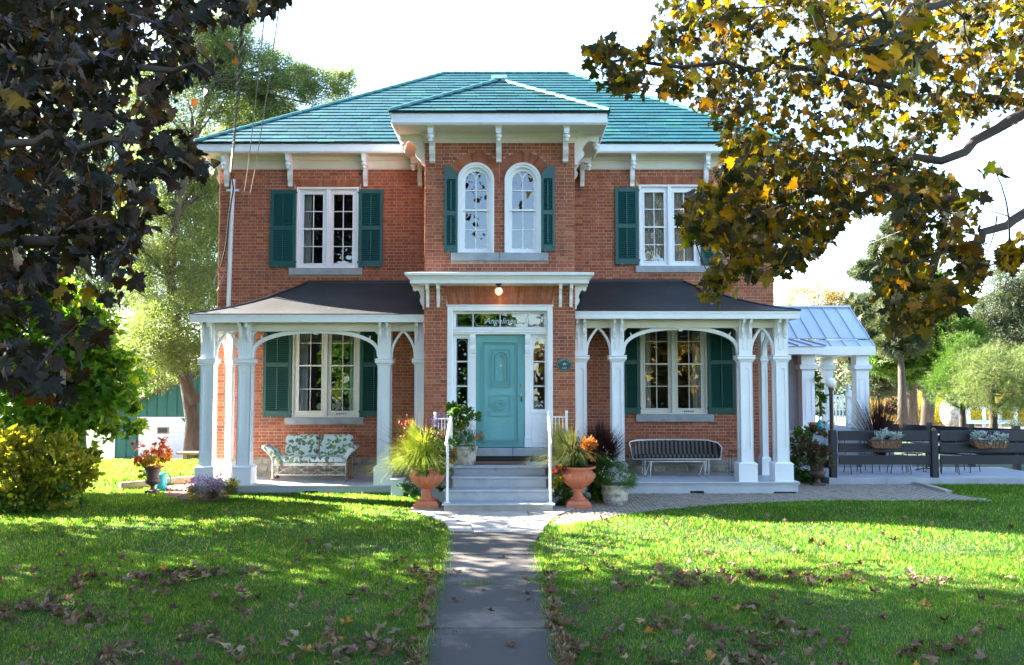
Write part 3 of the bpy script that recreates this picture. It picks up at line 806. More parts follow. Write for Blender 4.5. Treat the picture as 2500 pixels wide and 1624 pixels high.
# ---- front door ----------------------------------------------------------
YD = YB + 0.10
def dz(py): return PZ(py, YD)
def dx(px, py=920): return PX(px, YD, dz(py))
mb = MB()
c = 0.11
mb.bbox(DX0, DX0 + c, YB - 0.03, YB + 0.2, DZ0 - 0.02, DZ1, 0.012); mb.bbox(DX1 - c, DX1, YB - 0.03, YB + 0.2, DZ0 - 0.02, DZ1, 0.012)
mb.bbox(DX0 + c, DX1 - c, YB - 0.03, YB + 0.2, DZ1 - c, DZ1, 0.012)
mb.box(DX0 - 0.015, DX1 + 0.015, YB - 0.045, YB - 0.01, DZ1 - 0.001, DZ1 + 0.022)
HP('door_casing', mb, M['white'])
mb = MB()
ix0, ix1 = DX0 + c, DX1 - c
tb0, tb1 = dz(817), dz(803)                         # transom bar
mb.bbox(ix0, ix1, YB + 0.02, YB + 0.2, tb0, tb1, 0.008); mb.bbox(ix0, ix1, YB + 0.0, YB + 0.1, tb0 + 0.04, tb0 + 0.065, 0.004); mb.bbox(ix0, ix1, YB + 0.0, YB + 0.1, tb1 - 0.03, tb1, 0.004)
gz0, gz1 = dz(798.5), dz(766)
tx = [dx(v, 780) for v in (1113.8, 1155, 1221, 1287.5, 1328.5)]
ring(mb, ix0, ix1, tb1, DZ1 - c, tx[0], tx[4], gz0, gz1, YD, YD + 0.08)
HP('transom_frame', mb, M['white'])
tw = HP('transom_window', MB().box(tx[0], tx[4], YD + 0.075, YD + 0.079, gz0 - 0.01, gz0), M['white'])
for k in (1, 2, 3): MB().box(tx[k] - 0.010, tx[k] + 0.010, YD + 0.01, YD + 0.06, gz0, gz1).build('glazing_bar', M['white'], tw)
for k in range(4):
    MB().add([(tx[k], YD + 0.045, gz0), (tx[k + 1], YD + 0.045, gz0), (tx[k + 1], YD + 0.045, gz1), (tx[k], YD + 0.045, gz1)], [(0, 1, 2, 3)]).build('pane', M['glass'], tw)
# etched frame lines and the name on the glass
et = MB()
def loop_strip(mb, pts, w, y0, y1): mb.strip(pts + [pts[0]], w, y0, y1)
for k in (0, 3):
    a, b = tx[k] + 0.025, tx[k + 1] - 0.025
    loop_strip(et, [(a, gz0 + 0.02), (b, gz0 + 0.02), (b, gz1 - 0.02), (a, gz1 - 0.02)], 0.006, YD + 0.040, YD + 0.043)
a, b = tx[1] + 0.03, tx[3] - 0.03; hh = (gz1 - gz0) / 2 - 0.02; zc_ = (gz0 + gz1) / 2
pts = [(a + hh - hh * sin(t), zc_ + hh * cos(t)) for t in [pi * k / 10 for k in range(11)]] + [(b - hh + hh * sin(t), zc_ - hh * cos(t)) for t in [pi * k / 10 for k in range(11)]]
loop_strip(et, pts, 0.006, YD + 0.040, YD + 0.043)
et.build('etched_line', M['lead'], tw)
def text(s, size, loc, mat, parent, name='lettering', rot=0.0, shear=0.0, space=1.0, ext=0.002, weight=0.0):
    cu = bpy.data.curves.new(name, 'FONT'); cu.body = s; cu.size = size; cu.align_x = 'CENTER'; cu.align_y = 'CENTER'
    cu.extrude = ext; cu.shear = shear; cu.space_character = space; cu.offset = weight
    cu.resolution_u = 3
    tmp = bpy.data.objects.new('tmp', cu); me = bpy.data.meshes.new_from_object(tmp)
    bpy.data.objects.remove(tmp); bpy.data.curves.remove(cu); me.name = name
    me.materials.clear()
    o = link(name, me, parent, loc, mat)
    o.rotation_euler = (pi / 2, rot, 0)
    return o
text('Angelines', 0.17, ((a + b) / 2, YD + 0.040, zc_ - 0.015), M['lead'], tw, shear=0.35, weight=0.002)
# leaf, pilasters, sidelights
dlx0, dlx1, dlz0, dlz1 = dx(1162), dx(1281), dz(1092.3), dz(818)
leaf = HP('front_door', MB().bbox(dlx0, dlx1, YD + 0.02, YD + 0.07, dlz0, dlz1, 0.004), M['door'])
def dpx(u, v): return (PX(1080 + u / 5.331, YD, dz(900)), dz(730 + v / 5.331))
mould = MB(); yf = YD + 0.02
def rect_mould(u0, v0, u1, v1, w=0.018, h=0.016, arch=False):
    (xa, za), (xb, zb) = dpx(u0, v1), dpx(u1, v0)
    if arch:
        r = (xb - xa) / 2; xc = (xa + xb) / 2; zs = zb - r
        pts = [(xa, za)] + [(xc - r * cos(pi * k / 12), zs + r * sin(pi * k / 12)) for k in range(13)] + [(xb, za)]
        loop_strip(mould, pts, w, yf - h, yf)
    else:
        for q in (((xa, za), (xb, za)), ((xa, zb), (xb, zb)), ((xa, za), (xa, zb)), ((xb, za), (xb, zb))): mould.strip(list(q), w, yf - h, yf)
rect_mould(520, 555, 992, 1866, 0.030, 0.032); rect_mould(540, 578, 970, 1843, 0.012, 0.045)
rect_mould(628, 655, 888, 1140, 0.020, 0.028); rect_mould(652, 682, 862, 1105, 0.028, 0.042, True); rect_mould(695, 724, 818, 1070, 0.018, 0.035, True)
rect_mould(628, 1250, 888, 1520, 0.020, 0.028)
xc_, zc2 = dpx(757, 1385)
for r, w, h in ((0.122, 0.028, 0.036), (0.075, 0.028, 0.05)):
    pts = [(xc_ + r * cos(2 * pi * k / 28), zc2 + r * sin(2 * pi * k / 28)) for k in range(28)]
    loop_strip(mould, pts, w, yf - h, yf)
mould.cyl((xc_, yf, zc2), (xc_, yf - 0.012, zc2), 0.06, 0.055, 24)
mould.build('door_moulding', M['door'], leaf)
def ycyl(mb, x, z, r, h, y=yf, n=14, r1=None): mb.cyl((x, y, z), (x, y - h, z), r, r1 or r, n)
k_ = MB(); x, z = dpx(755, 900); ycyl(k_, x, z, 0.022, 0.02); ycyl(k_, x, z, 0.012, 0.05); k_.build('bell_push', M['brass'], leaf)
k_ = MB(); x, z = dpx(760, 867); ycyl(k_, x, z, 0.014, 0.012); k_.build('peephole', M['white'], leaf)
k_ = MB(); x, z = dpx(1042, 1117); ycyl(k_, x, z, 0.024, 0.02); ycyl(k_, x, z, 0.014, 0.03); k_.build('deadbolt', M['brass'], leaf)
k_ = MB(); x, z = dpx(1030, 1310); k_.box(x - 0.013, x + 0.013, yf - 0.006, yf, z - 0.045, z + 0.06); k_.build('keyplate', M['iron'], leaf)
k_ = MB(); x, z = dpx(1027, 1250); k_.ball((x, yf - 0.05, z), 0.026); ycyl(k_, x, z, 0.01, 0.05); k_.build('door_knob', M['fl_white'], leaf, True)
for pa, pb in ((1147, 1161.5), (1281.5, 1296)):
    a, b = dx(pa), dx(pb)
    mb = MB(); mb.bbox(a, b, YD - 0.01, YD + 0.08, dlz0, tb0, 0.006)
    mb.bbox(a - 0.01, b + 0.01, YD - 0.025, YD - 0.01, dlz0, dlz0 + 0.18, 0.006); mb.bbox(a - 0.006, b + 0.006, YD - 0.03, YD - 0.01, dlz0 + 0.18, dlz0 + 0.21, 0.004)
    mb.extr([(YD - 0.01, tb0), (YD - 0.085, tb0), (YD - 0.09, tb0 - 0.08), (YD - 0.075, tb0 - 0.15), (YD - 0.05, tb0 - 0.22), (YD - 0.055, tb0 - 0.30), (YD - 0.04, tb0 - 0.38), (YD - 0.01, tb0 - 0.40)], 'x', a + 0.008, b - 0.008)
    for q in (0.43, 0.46): mb.bbox(a - 0.004, b + 0.004, YD - 0.022, YD - 0.01, tb0 - q - 0.012, tb0 - q, 0.003)
    HP('door_pilaster', mb, M['white'])
for (ga, gb), (oa, ob) in (((1114, 1142), (ix0, dx(1147))), ((1302, 1330.4), (dx(1296), ix1))):
    a, b = dx(ga), dx(gb); z0_, z1_ = dz(999.6), dz(826.6)
    mb = MB(); ring(mb, oa, ob, dz(1004), tb0, a, b, z0_, z1_, YD + 0.0, YD + 0.08)
    mb.box(oa, ob, YD, YD + 0.08, dlz0, dz(1004)); ring(mb, oa + 0.03, ob - 0.03, dlz0 + 0.10, dz(1016), oa + 0.05, ob - 0.05, dlz0 + 0.12, dz(1019), YD - 0.012, YD)
    mb.bbox(oa, ob, YD - 0.02, YD, dz(1009), dz(1003), 0.004)
    sw = HP('sidelight', mb, M['white'])
    zz = [z0_, dz(943), dz(883), z1_]
    for q in zz[1:3]: MB().box(a, b, YD + 0.01, YD + 0.06, q - 0.010, q + 0.010).build('glazing_bar', M['white'], sw)
    for k in range(3): MB().add([(a, YD + 0.04, zz[k]), (b, YD + 0.04, zz[k]), (b, YD + 0.04, zz[k + 1]), (a, YD + 0.04, zz[k + 1])], [(0, 1, 2, 3)]).build('pane', M['glass'], sw)
    fl = MB()
    for k in range(3):
        za, zb = zz[k] + 0.02, zz[k + 1] - 0.02; xm = (a + b) / 2
        if k < 2: loop_strip(fl, [(a + 0.012, za), (b - 0.012, za), (b - 0.012, zb), (a + 0.012, zb)], 0.005, YD + 0.036, YD + 0.039)
        else:
            r = (b - a) / 2 - 0.012
            loop_strip(fl, [(xm - r, za)] + [(xm - r * cos(pi * t / 8), zb - r + r * sin(pi * t / 8)) for t in range(9)] + [(xm + r, za)], 0.005, YD + 0.036, YD + 0.039)
        for (ox, oz, r) in ((0.25, 0.30, 0.028), (-0.22, 0.72, 0.020), (0.1, 0.52, 0.012)):
            cx_, cz_ = xm + ox * (b - a), za + oz * (zb - za)
            for t in range(5):
                an = 2 * pi * t / 5
                fl.cyl((cx_ + r * .6 * cos(an), YD + 0.039, cz_ + r * .6 * sin(an)), (cx_ + r * .6 * cos(an), YD + 0.036, cz_ + r * .6 * sin(an)), r * 0.45, n=6)
    for sg in (-1, 1): fl.strip([(xm, z0_ + 0.05), (xm + sg * 0.03, z0_ + 0.10), (xm + sg * 0.075, z0_ + 0.06)], 0.02, YD + 0.036, YD + 0.039)
    fl.build('etched_flower', M['lead'], sw)
room(H, DX0 + 0.2, DX1 - 0.2, 1.0, DZ1 - 0.1, YB + 0.05)
sl = DZ0
a, b = PX(1156, YB - 0.1, 0.9), DX1 - 0.03; xm = PX(1252, YB - 0.1, 0.9)
for p, q in ((DX0, xm - 0.004), (xm + 0.004, b + 0.03)): HP('door_sill', MB().bbox(p, q, YB - 0.10, YB + 0.2, PZ(1114, YB - .1), sl - 0.02, 0.008), M['sill'])
HP('threshold_gap_shade', MB().box(DX0, DX1, YB - 0.01, YB + 0.1, 0.7, PZ(1114, YB - .1)), M['black'])  # solid black strip stands in for the shade in the gap

# ---- cornices -----------------------------------------------------------
def sweep(prof, xl, xrr, yf, yb):
    """prof: (out, z) polyline swept round left-front-right; closed at both ends"""
    mb = MB(); m = len(prof)
    vs = []
    for st in range(4):
        for o_, z in prof:
            x = xl - o_ if st < 2 else xrr + o_
            y = yb if st in (0, 3) else yf - o_
            vs.append((x, y, z))
    fs = []
    for st in range(3):
        for k in range(m):
            k2 = (k + 1) % m
            fs.append((st * m + k, st * m + k2, (st + 1) * m + k2, (st + 1) * m + k))
    fs += [tuple(range(m)), tuple(range(4 * m - 1, 3 * m - 1, -1))]
    return mb.add(vs, fs)
OM, OB = 0.42, 0.63
ZFM1, ZFM0 = PZ(351, YM - OM), PZ(369.5, YM - OM)
ZFB1, ZFB0 = PZ(276, YB - OB), PZ(300, YB - OB)
def cornice(xl, xrr, yf, yb, out, z1, z0, zw):
    pf = [(out - 0.02, z0), (out, z0), (out, z1 - 0.03), (out - 0.01, z1), (out - 0.05, z1), (out - 0.05, z0)]
    HP('fascia', sweep(pf, xl, xrr, yf, yb), M['white'])
    HP('crown_moulding', sweep([(out - 0.02, z0 - 0.035), (out + 0.012, z0 + 0.004), (out + 0.012, z0 + 0.030), (out - 0.06, z0 + 0.030), (out - 0.06, z0 - 0.035)], xl, xrr, yf, yb), M['white'])
    zs = z0 - 0.03
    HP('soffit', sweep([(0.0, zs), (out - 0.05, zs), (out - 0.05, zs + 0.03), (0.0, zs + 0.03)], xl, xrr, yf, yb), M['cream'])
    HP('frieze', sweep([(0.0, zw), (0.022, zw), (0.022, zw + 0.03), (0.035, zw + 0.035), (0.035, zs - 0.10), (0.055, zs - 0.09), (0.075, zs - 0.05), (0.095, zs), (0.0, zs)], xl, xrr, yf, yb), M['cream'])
    HP('drip_edge', sweep([(out - 0.05, z1 + 0.002), (out + 0.03, z1 + 0.002), (out + 0.03, z1 + 0.022), (out - 0.05, z1 + 0.022)], xl, xrr, yf, yb), M['drip'])
cornice(MX0, MX1, YM, 29.6, OM, ZFM1, ZFM0, ZTOP)
cornice(BX0, BX1, YB, YM + 0.05, OB, ZFB1, ZFB0, ZTOP - 0.01)
# ---- brackets -----------------------------------------------------------
def bracket_mesh(out, h, w, drop=True, name='bracket'):
    """local: wall plane y=0, outwards -y, top z=0"""
    mb = MB()
    o_, t = out, 0.07 * h / 0.45
    pr = [(0, 0), (-o_, 0), (-o_, -0.19 * h), (-o_ + 0.02, -0.24 * h), (-0.80 * o_, -0.24 * h), (-0.68 * o_, -0.19 * h), (-0.52 * o_, -0.24 * h), (-0.40 * o_, -0.38 * h), (-0.34 * o_, -0.50 * h), (-0.40 * o_, -0.55 * h),
          (-0.42 * o_, -0.64 * h), (-0.34 * o_, -0.76 * h), (-0.20 * o_, -0.86 * h), (-0.17 * o_, -0.92 * h), (-0.19 * o_, -0.97 * h), (-0.12 * o_, -1.0 * h), (0, -1.0 * h)]
    mb.extr([(y, z) for y, z in pr], 'x', -w / 2, w / 2)
    mb.box(-w * 0.68, w * 0.68, -o_ - 0.03, 0, -0.035 * h, 0.0)
    mb.box(-w * 0.58, w * 0.58, -o_ - 0.015, -o_ + w, -0.06 * h, -0.035 * h)
    if drop:
        r = w * 0.5
        mb.lathe((0, -o_ + r, 0), [(r * 0.9, -0.19 * h), (r * 1.1, -0.23 * h), (r * 0.5, -0.25 * h), (r * 1.25, -0.29 * h), (r * 1.2, -0.35 * h), (r * 0.6, -0.40 * h), (r * 0.85, -0.43 * h), (r * 0.7, -0.47 * h), (0.003, -0.50 * h)], 12)
    return mb.data(name, M['white'])
bm_m = bracket_mesh(OM - 0.06, ZFM0 - 0.03 - 7.13 if False else 0.70, 0.095)
zsm, zsb = ZFM0 - 0.03, ZFB0 - 0.03
bm_m = bracket_mesh(OM - 0.08, zsm - PZ(455, YM - .1), 0.10)
bm_b = bracket_mesh(OB - 0.10, zsb - PZ(396, YB - .1), 0.11)
def put(me, x, y, z, rz=0.0, name='bracket', parent=None):
    o = link(name, me, parent or H, (x, y, z)); o.rotation_euler = (0, 0, rz); return o
for px_ in (549, 705, 890, 1545.5, 1726.5, 1873): put(bm_m, PX(px_, YM - 0.2, 7.3), YM, zsm)
for xx in (BX0 - 0.35, BX1 + 0.35): put(bm_m, xx, YM, zsm)
for yy in (20.35, 22.3, 24.3): put(bm_m, MX0, yy, zsm, -pi / 2); put(bm_m, MX1, yy, zsm, pi / 2)
for px_ in (1053, 1217.5, 1382): put(bm_b, PX(px_, YB - 0.3, 7.4), YB, zsb)
for yy in (YB + 0.18, YM - 0.35): put(bm_b, BX0, yy, zsb, -pi / 2); put(bm_b, BX1, yy, zsb, pi / 2)

# ---- roofs -----------------------------------------------------------------
RS_V, RS_F = [], []; RS_n = [0]
front_sh = []
def shingle_plane(A, B, C, D, expo, L, collect=None, thick=0.014):
    """A,B eave ends, C,D top ends (C above B). rows from the eave up"""
    A, B, C, D = map(Vector, (A, B, C, D))
    u = (B - A).normalized()
    n = u.cross((D - A) - u * (D - A).dot(u)).normalized()
    if n.z < 0: n = -n
    h = ((D - A) - u * (D - A).dot(u)).length; up = ((D - A) - u * (D - A).dot(u)).normalized()
    dl = (D - A).dot(u); dr = (C - A).dot(u); Lb = (B - A).length
    rows = int(math.ceil(h / expo)); ex = h / rows
    for i in range(rows):
        v0, v1 = i * ex, (i + 1) * ex + 0.004
        s0, s1 = v0 / h, min(v1 / h, 1)
        l0, l1 = dl * s0, dl * s1; r0, r1 = Lb + (dr - Lb) * s0, Lb + (dr - Lb) * s1
        x = min(l0, l1) - L * random.random()
        while x < max(r0, r1):
            a, b = x + 0.003, x + L - 0.003
            q = [(max(a, l0), v0), (min(b, r0), v0), (min(b, r1), v1), (max(a, l1), v1)]
            if q[1][0] - q[0][0] > 0.03 or q[2][0] - q[3][0] > 0.03:
                if q[1][0] < q[0][0]: q[0] = q[1] = ((q[0][0] + q[1][0]) / 2, v0)
                if q[2][0] < q[3][0]: q[2] = q[3] = ((q[2][0] + q[3][0]) / 2, v1)
                t = thick * random.uniform(0.75, 1.3)
                lo = [A + u * p + up * vv for p, vv in q]
                hi = [lo[0] + n * (t + 0.012) - up * 0.012, lo[1] + n * (t + 0.012) - up * 0.012, lo[2] + n * 0.004, lo[3] + n * 0.004]
                bot = [lo[0] - up * 0.012, lo[1] - up * 0.012]
                V = hi + bot + [lo[2], lo[3]]
                full = abs((q[1][0] - q[0][0]) - (b - a)) < 1e-4 and abs((q[2][0] - q[3][0]) - (b - a)) < 1e-4
                if collect is not None: collect.append((V, full))
                else: RS_V.extend(V); RS_F.extend([tuple(k + RS_n[0] for k in f) for f in ((0, 1, 2, 3), (4, 5, 1, 0), (5, 6, 2, 1), (4, 0, 3, 7))]); RS_n[0] += 8
            x += L
base = MB()
ex0, ex1 = MX0 - OM - 0.04, MX1 + OM + 0.04
yf = YM - OM - 0.04
ze = ZFM1 + 0.024
RY = 24.8; RZ = PZ(180.5, RY); rx0, rx1 = PX(1082, RY, RZ), PX(1387, RY, RZ)
yb_ = 2 * RY - yf
Afl, Afr, Abl, Abr = (ex0, yf, ze), (ex1, yf, ze), (ex0, yb_, ze), (ex1, yb_, ze)
R0, R1 = (rx0, RY, RZ), (rx1, RY, RZ)
base.add([Afl, Afr, R1, R0, Abl, Abr], [(0, 1, 2, 3), (4, 0, 3), (1, 5, 2), (5, 4, 3, 2)])
bx0, bx1 = BX0 - OB - 0.04, BX1 + OB + 0.04; byf = YB - OB - 0.04; bze = ZFB1 + 0.024
AY = 19.34; AZ = PZ(197, AY); AX = PX(1218.6, AY, AZ)
slope = (RZ - ze) / (RY - yf)
by_back = yf + (AZ - ze) / slope + 0.1
base.add([(bx0, byf, bze), (bx1, byf, bze), (AX, AY, AZ), (bx0, by_back, bze), (AX, by_back, AZ), (bx1, by_back, bze)], [(0, 1, 2), (3, 0, 2, 4), (1, 5, 4, 2)])
HP('roof_deck', base, M['drip'])
col_f = []; col_b = []
shingle_plane(Afl, Afr, R1, R0, 0.262, 0.42, col_f)
shingle_plane(Abl, Afl, R0, R0, 0.262, 0.42)
shingle_plane(Afr, Abr, R1, R1, 0.262, 0.42)
shingle_plane((bx0, byf, bze), (bx1, byf, bze), (AX, AY, AZ), (AX, AY, AZ), 0.25, 0.42, col_b)
shingle_plane((bx0, by_back, bze), (bx0, byf, bze), (AX, AY, AZ), (AX, by_back, AZ), 0.25, 0.42)
shingle_plane((bx1, byf, bze), (bx1, by_back, bze), (AX, by_back, AZ), (AX, AY, AZ), 0.25, 0.42)
fidx = ((0, 1, 2, 3), (4, 5, 1, 0), (5, 6, 2, 1), (4, 0, 3, 7))
nsin = 0
for lst in (col_b, col_f):
    for V, full in lst:
        c = sum((Vector(v) for v in V), Vector()) / 8
        hid = lst is col_f and bx0 < c.x < bx1 and c.y < byf + (AY - byf) * 1.9 and c.z < AZ + 0.2 and abs(c.x - AX) < (bx1 - bx0) / 2 * (1 - max(0, (c.z - bze) / (AZ - bze)) * 0.9)
        if nsin < 296 and not hid and (lst is col_b or c.x < 4.6):
            mb = MB(); mb.add(V, fidx); HP('shingle', mb, M['shingle']); nsin += 1
        else:
            RS_V.extend(V); RS_F.extend([tuple(k + RS_n[0] for k in f) for f in fidx]); RS_n[0] += 8
V = np.array([tuple(v) for v in RS_V]) - np.array(org(H))
tag(link('shingles', fast_mesh('shingles', V, np.array(RS_F), M['shingle']), H, org(H)), kind='stuff')
def hipcap(a, b, w=0.07):
    a, b = Vector(a), Vector(b); mb = MB(); n = int((b - a).length / 0.3)
    for k in range(n):
        p, q = a.lerp(b, k / n), a.lerp(b, (k + 1) / n + 0.004)
        mb.tube([p + Vector((0, 0, 0.035)), q + Vector((0, 0, 0.022))], w * 0.62, 6)
    return HP('hip_cap', mb, M['hip'])
for a, b in (((bx0, byf, bze), (AX, AY, AZ)), ((bx1, byf, bze), (AX, AY, AZ)), ((AX, AY, AZ), (AX, by_back, AZ)), (Afl, R0), (Afr, R1), (R0, R1)): hipcap(a, b)
HP('ridge_cap', MB().box(AX - 0.18, AX + 0.18, AY - 0.10, AY + 0.2, AZ + 0.02, AZ + 0.10), M['white'])
# chimney
cx0, cx1 = 5.35, 6.05
ch = HP('chimney', MB().box(cx0, cx1, 24.2, 24.9, 8.0, 10.05), M['chim'])
mb = MB()
for k in range(26):
    z = 8.05 + k * 0.076
    off = 0.11 if k % 2 else 0
    x = cx0 - off
    while x < cx1 - 0.02:
        a, b = max(x, cx0) + 0.005, min(x + 0.22, cx1) - 0.005
        if b - a > 0.03: mb.box(a, b, 24.185, 24.22, z + 0.005, z + 0.071)
        x += 0.22
tag(mb.build('chimney_brickwork', M['brick'], ch), kind='stuff')
mb = MB().box(cx0 - 0.05, cx1 + 0.05, 24.14, 24.96, 10.05, 10.16)
for k in range(9): mb.box(cx0 - 0.03 + k * 0.085, cx0 + 0.03 + k * 0.085, 24.12, 24.98, 10.16, 10.42)
mb.build('chimney_crown', M['chim'], ch)

# ---- hood over the door -------------------------------------------------------
OH = 0.37
zh1, zh0 = PZ(665, YB - OH), PZ(697, YB - 0.05)
pf = [(0, zh0 + 0.0), (0.03, zh0), (0.05, zh0 + 0.015), (OH - 0.10, zh0 + 0.02), (OH - 0.10, zh0 + 0.10), (OH - 0.075, zh0 + 0.11), (OH - 0.06, zh0 + 0.15), (OH - 0.02, zh1 - 0.06), (OH - 0.01, zh1 - 0.055), (OH, zh1 - 0.05), (OH, zh1), (0.0, zh1 + 0.055)]
HP('door_hood', sweep(pf, BX0, BX1, YB, YM - 0.5), M['white'])
bm_h = bracket_mesh(0.20, 0.47, 0.062, False)
bm_hs = bracket_mesh(OH - 0.12, 0.50, 0.09, False)
for px_ in (1043.8, 1069.6, 1368.5, 1394.5): put(bm_h, PX(px_, YB - 0.1, 4.6), YB, zh0 + 0.015)
for yy in (YB + 0.12,): put(bm_hs, BX0, yy, zh0 + 0.015, -pi / 2); put(bm_hs, BX1, yy, zh0 + 0.015, pi / 2)

# ---- porches ------------------------------------------------------------------
YF, YC = 18.10, 18.515                                   # fascia plane, column centre plane
def mk_column_meshes():
    hw, bw, cw = 0.140, 0.198, 0.192
    out = {}
    z0, zb, zc0, zc1, zt = 0.0, 0.41, 2.53, 2.68, 3.44
    mb = MB(); mb.sqloft(0, 0, [(bw + 0.004, 0), (bw + 0.004, 0.02), (bw, 0.025), (bw, zb - 0.06), (bw + 0.008, zb - 0.055), (bw + 0.008, zb - 0.04), (hw + 0.012, zb)]); out['base'] = mb.data('base', M['white'])
    mb = MB(); mb.sqloft(0, 0, [(hw - 0.018, zb), (hw - 0.018, zc0)])
    for sx, sy in ((0, -1), (0, 1), (1, 0), (-1, 0)):    # raised frame round an arched sunk panel on each face
        def pt(u, d, z): return (u, sy * d, z) if sx == 0 else (sx * d, u, z)
        def prism(poly):
            n = len(poly); vs = [pt(u, hw - 0.02, z) for u, z in poly] + [pt(u, hw, z) for u, z in poly]
            mb.add(vs, [tuple(range(n)), tuple(range(2 * n - 1, n - 1, -1))] + [(i, n + i, n + (i + 1) % n, (i + 1) % n) for i in range(n)])
        iw = 0.072; pz0, pz1 = zb + 0.28, zc0 - 0.13
        prism([(-hw, zb), (-iw, zb), (-iw, zc0), (-hw, zc0)]); prism([(iw, zb), (hw, zb), (hw, zc0), (iw, zc0)])
        prism([(-iw, zb), (iw, zb), (iw, pz0), (-iw, pz0)])
        arc = [(iw * cos(pi * k / 10), pz1 - iw + iw * sin(pi * k / 10)) for k in range(11)]
        h = len(arc) // 2
        prism([(iw, zc0)] + [(0, zc0)] + [arc[k] for k in range(h, -1, -1)]); prism([(0, zc0), (-iw, zc0)] + [arc[k] for k in range(10, h - 1, -1)])
    out['shaft'] = mb.data('shaft', M['white'])
    mb = MB(); mb.sqloft(0, 0, [(hw + 0.002, zc0), (hw + 0.02, zc0 + 0.012), (hw + 0.012, zc0 + 0.03), (cw - 0.005, zc0 + 0.055), (cw, zc0 + 0.085), (cw - 0.012, zc0 + 0.115), (cw + 0.004, zc0 + 0.125), (cw + 0.004, zc1 - 0.01), (hw + 0.01, zc1)]); out['capital'] = mb.data('capital', M['white'])
    mb = MB(); mb.sqloft(0, 0, [(hw, zc1), (hw, zt)])
    for s_ in (1,):
        a = 0.055; zz0, zz1 = zc1 + 0.12, zc1 + 0.34
        for q in ((-a, a, zz0, zz0 + 0.012), (-a, a, zz1 - 0.012, zz1), (-a, -a + 0.012, zz0, zz1), (a - 0.012, a, zz0, zz1)): mb.box(q[0], q[1], -hw - 0.01, -hw, q[2], q[3])
    out['upper_post'] = mb.data('upper_post', M['white'])
    return out
CM = mk_column_meshes()
bm_p = bracket_mesh(0.20, 0.40, 0.045, False)
root_mesh = MB().box(-0.03, 0.03, -0.03, 0.03, 0.42, 0.44).data('post_core', M['white'])
def column(x, y, zf, br=(-0.075, 0.075), sx=1.0, sy=1.0):
    c = link('porch_column', root_mesh, H, (x, y, zf))
    for k, me in CM.items():
        p = link(k, me, c, (x, y, zf)); p.scale = (sx, sy, 1)
    for b in br:
        put(bm_p, x + b, y - 0.14 * sy, zf + 3.44, 0, 'bracket', c)
    return c
def arc_gothic(xa, xb, z0, z1, y, w=0.05, d=0.045, mb=None):
    mb = mb or MB(); xc = (xa + xb) / 2; n = 10; hw = (xb - xa) / 2
    for sg in (-1, 1):
        pts = [(xc + sg * hw * (1 - (k / n) ** 2.0 * 0.5 - 0.5 * (k / n) ** 1.0 + 0.16 * sin(pi * k / n)), z0 + (z1 - z0) * (k / n)) for k in range(n + 1)]
        mb.strip(pts, w, y - d, y + d)
    mb.box(xc - 0.035, xc + 0.035, y - d - 0.01, y + d + 0.01, z1 - 0.05, z1 + 0.02)
    return mb
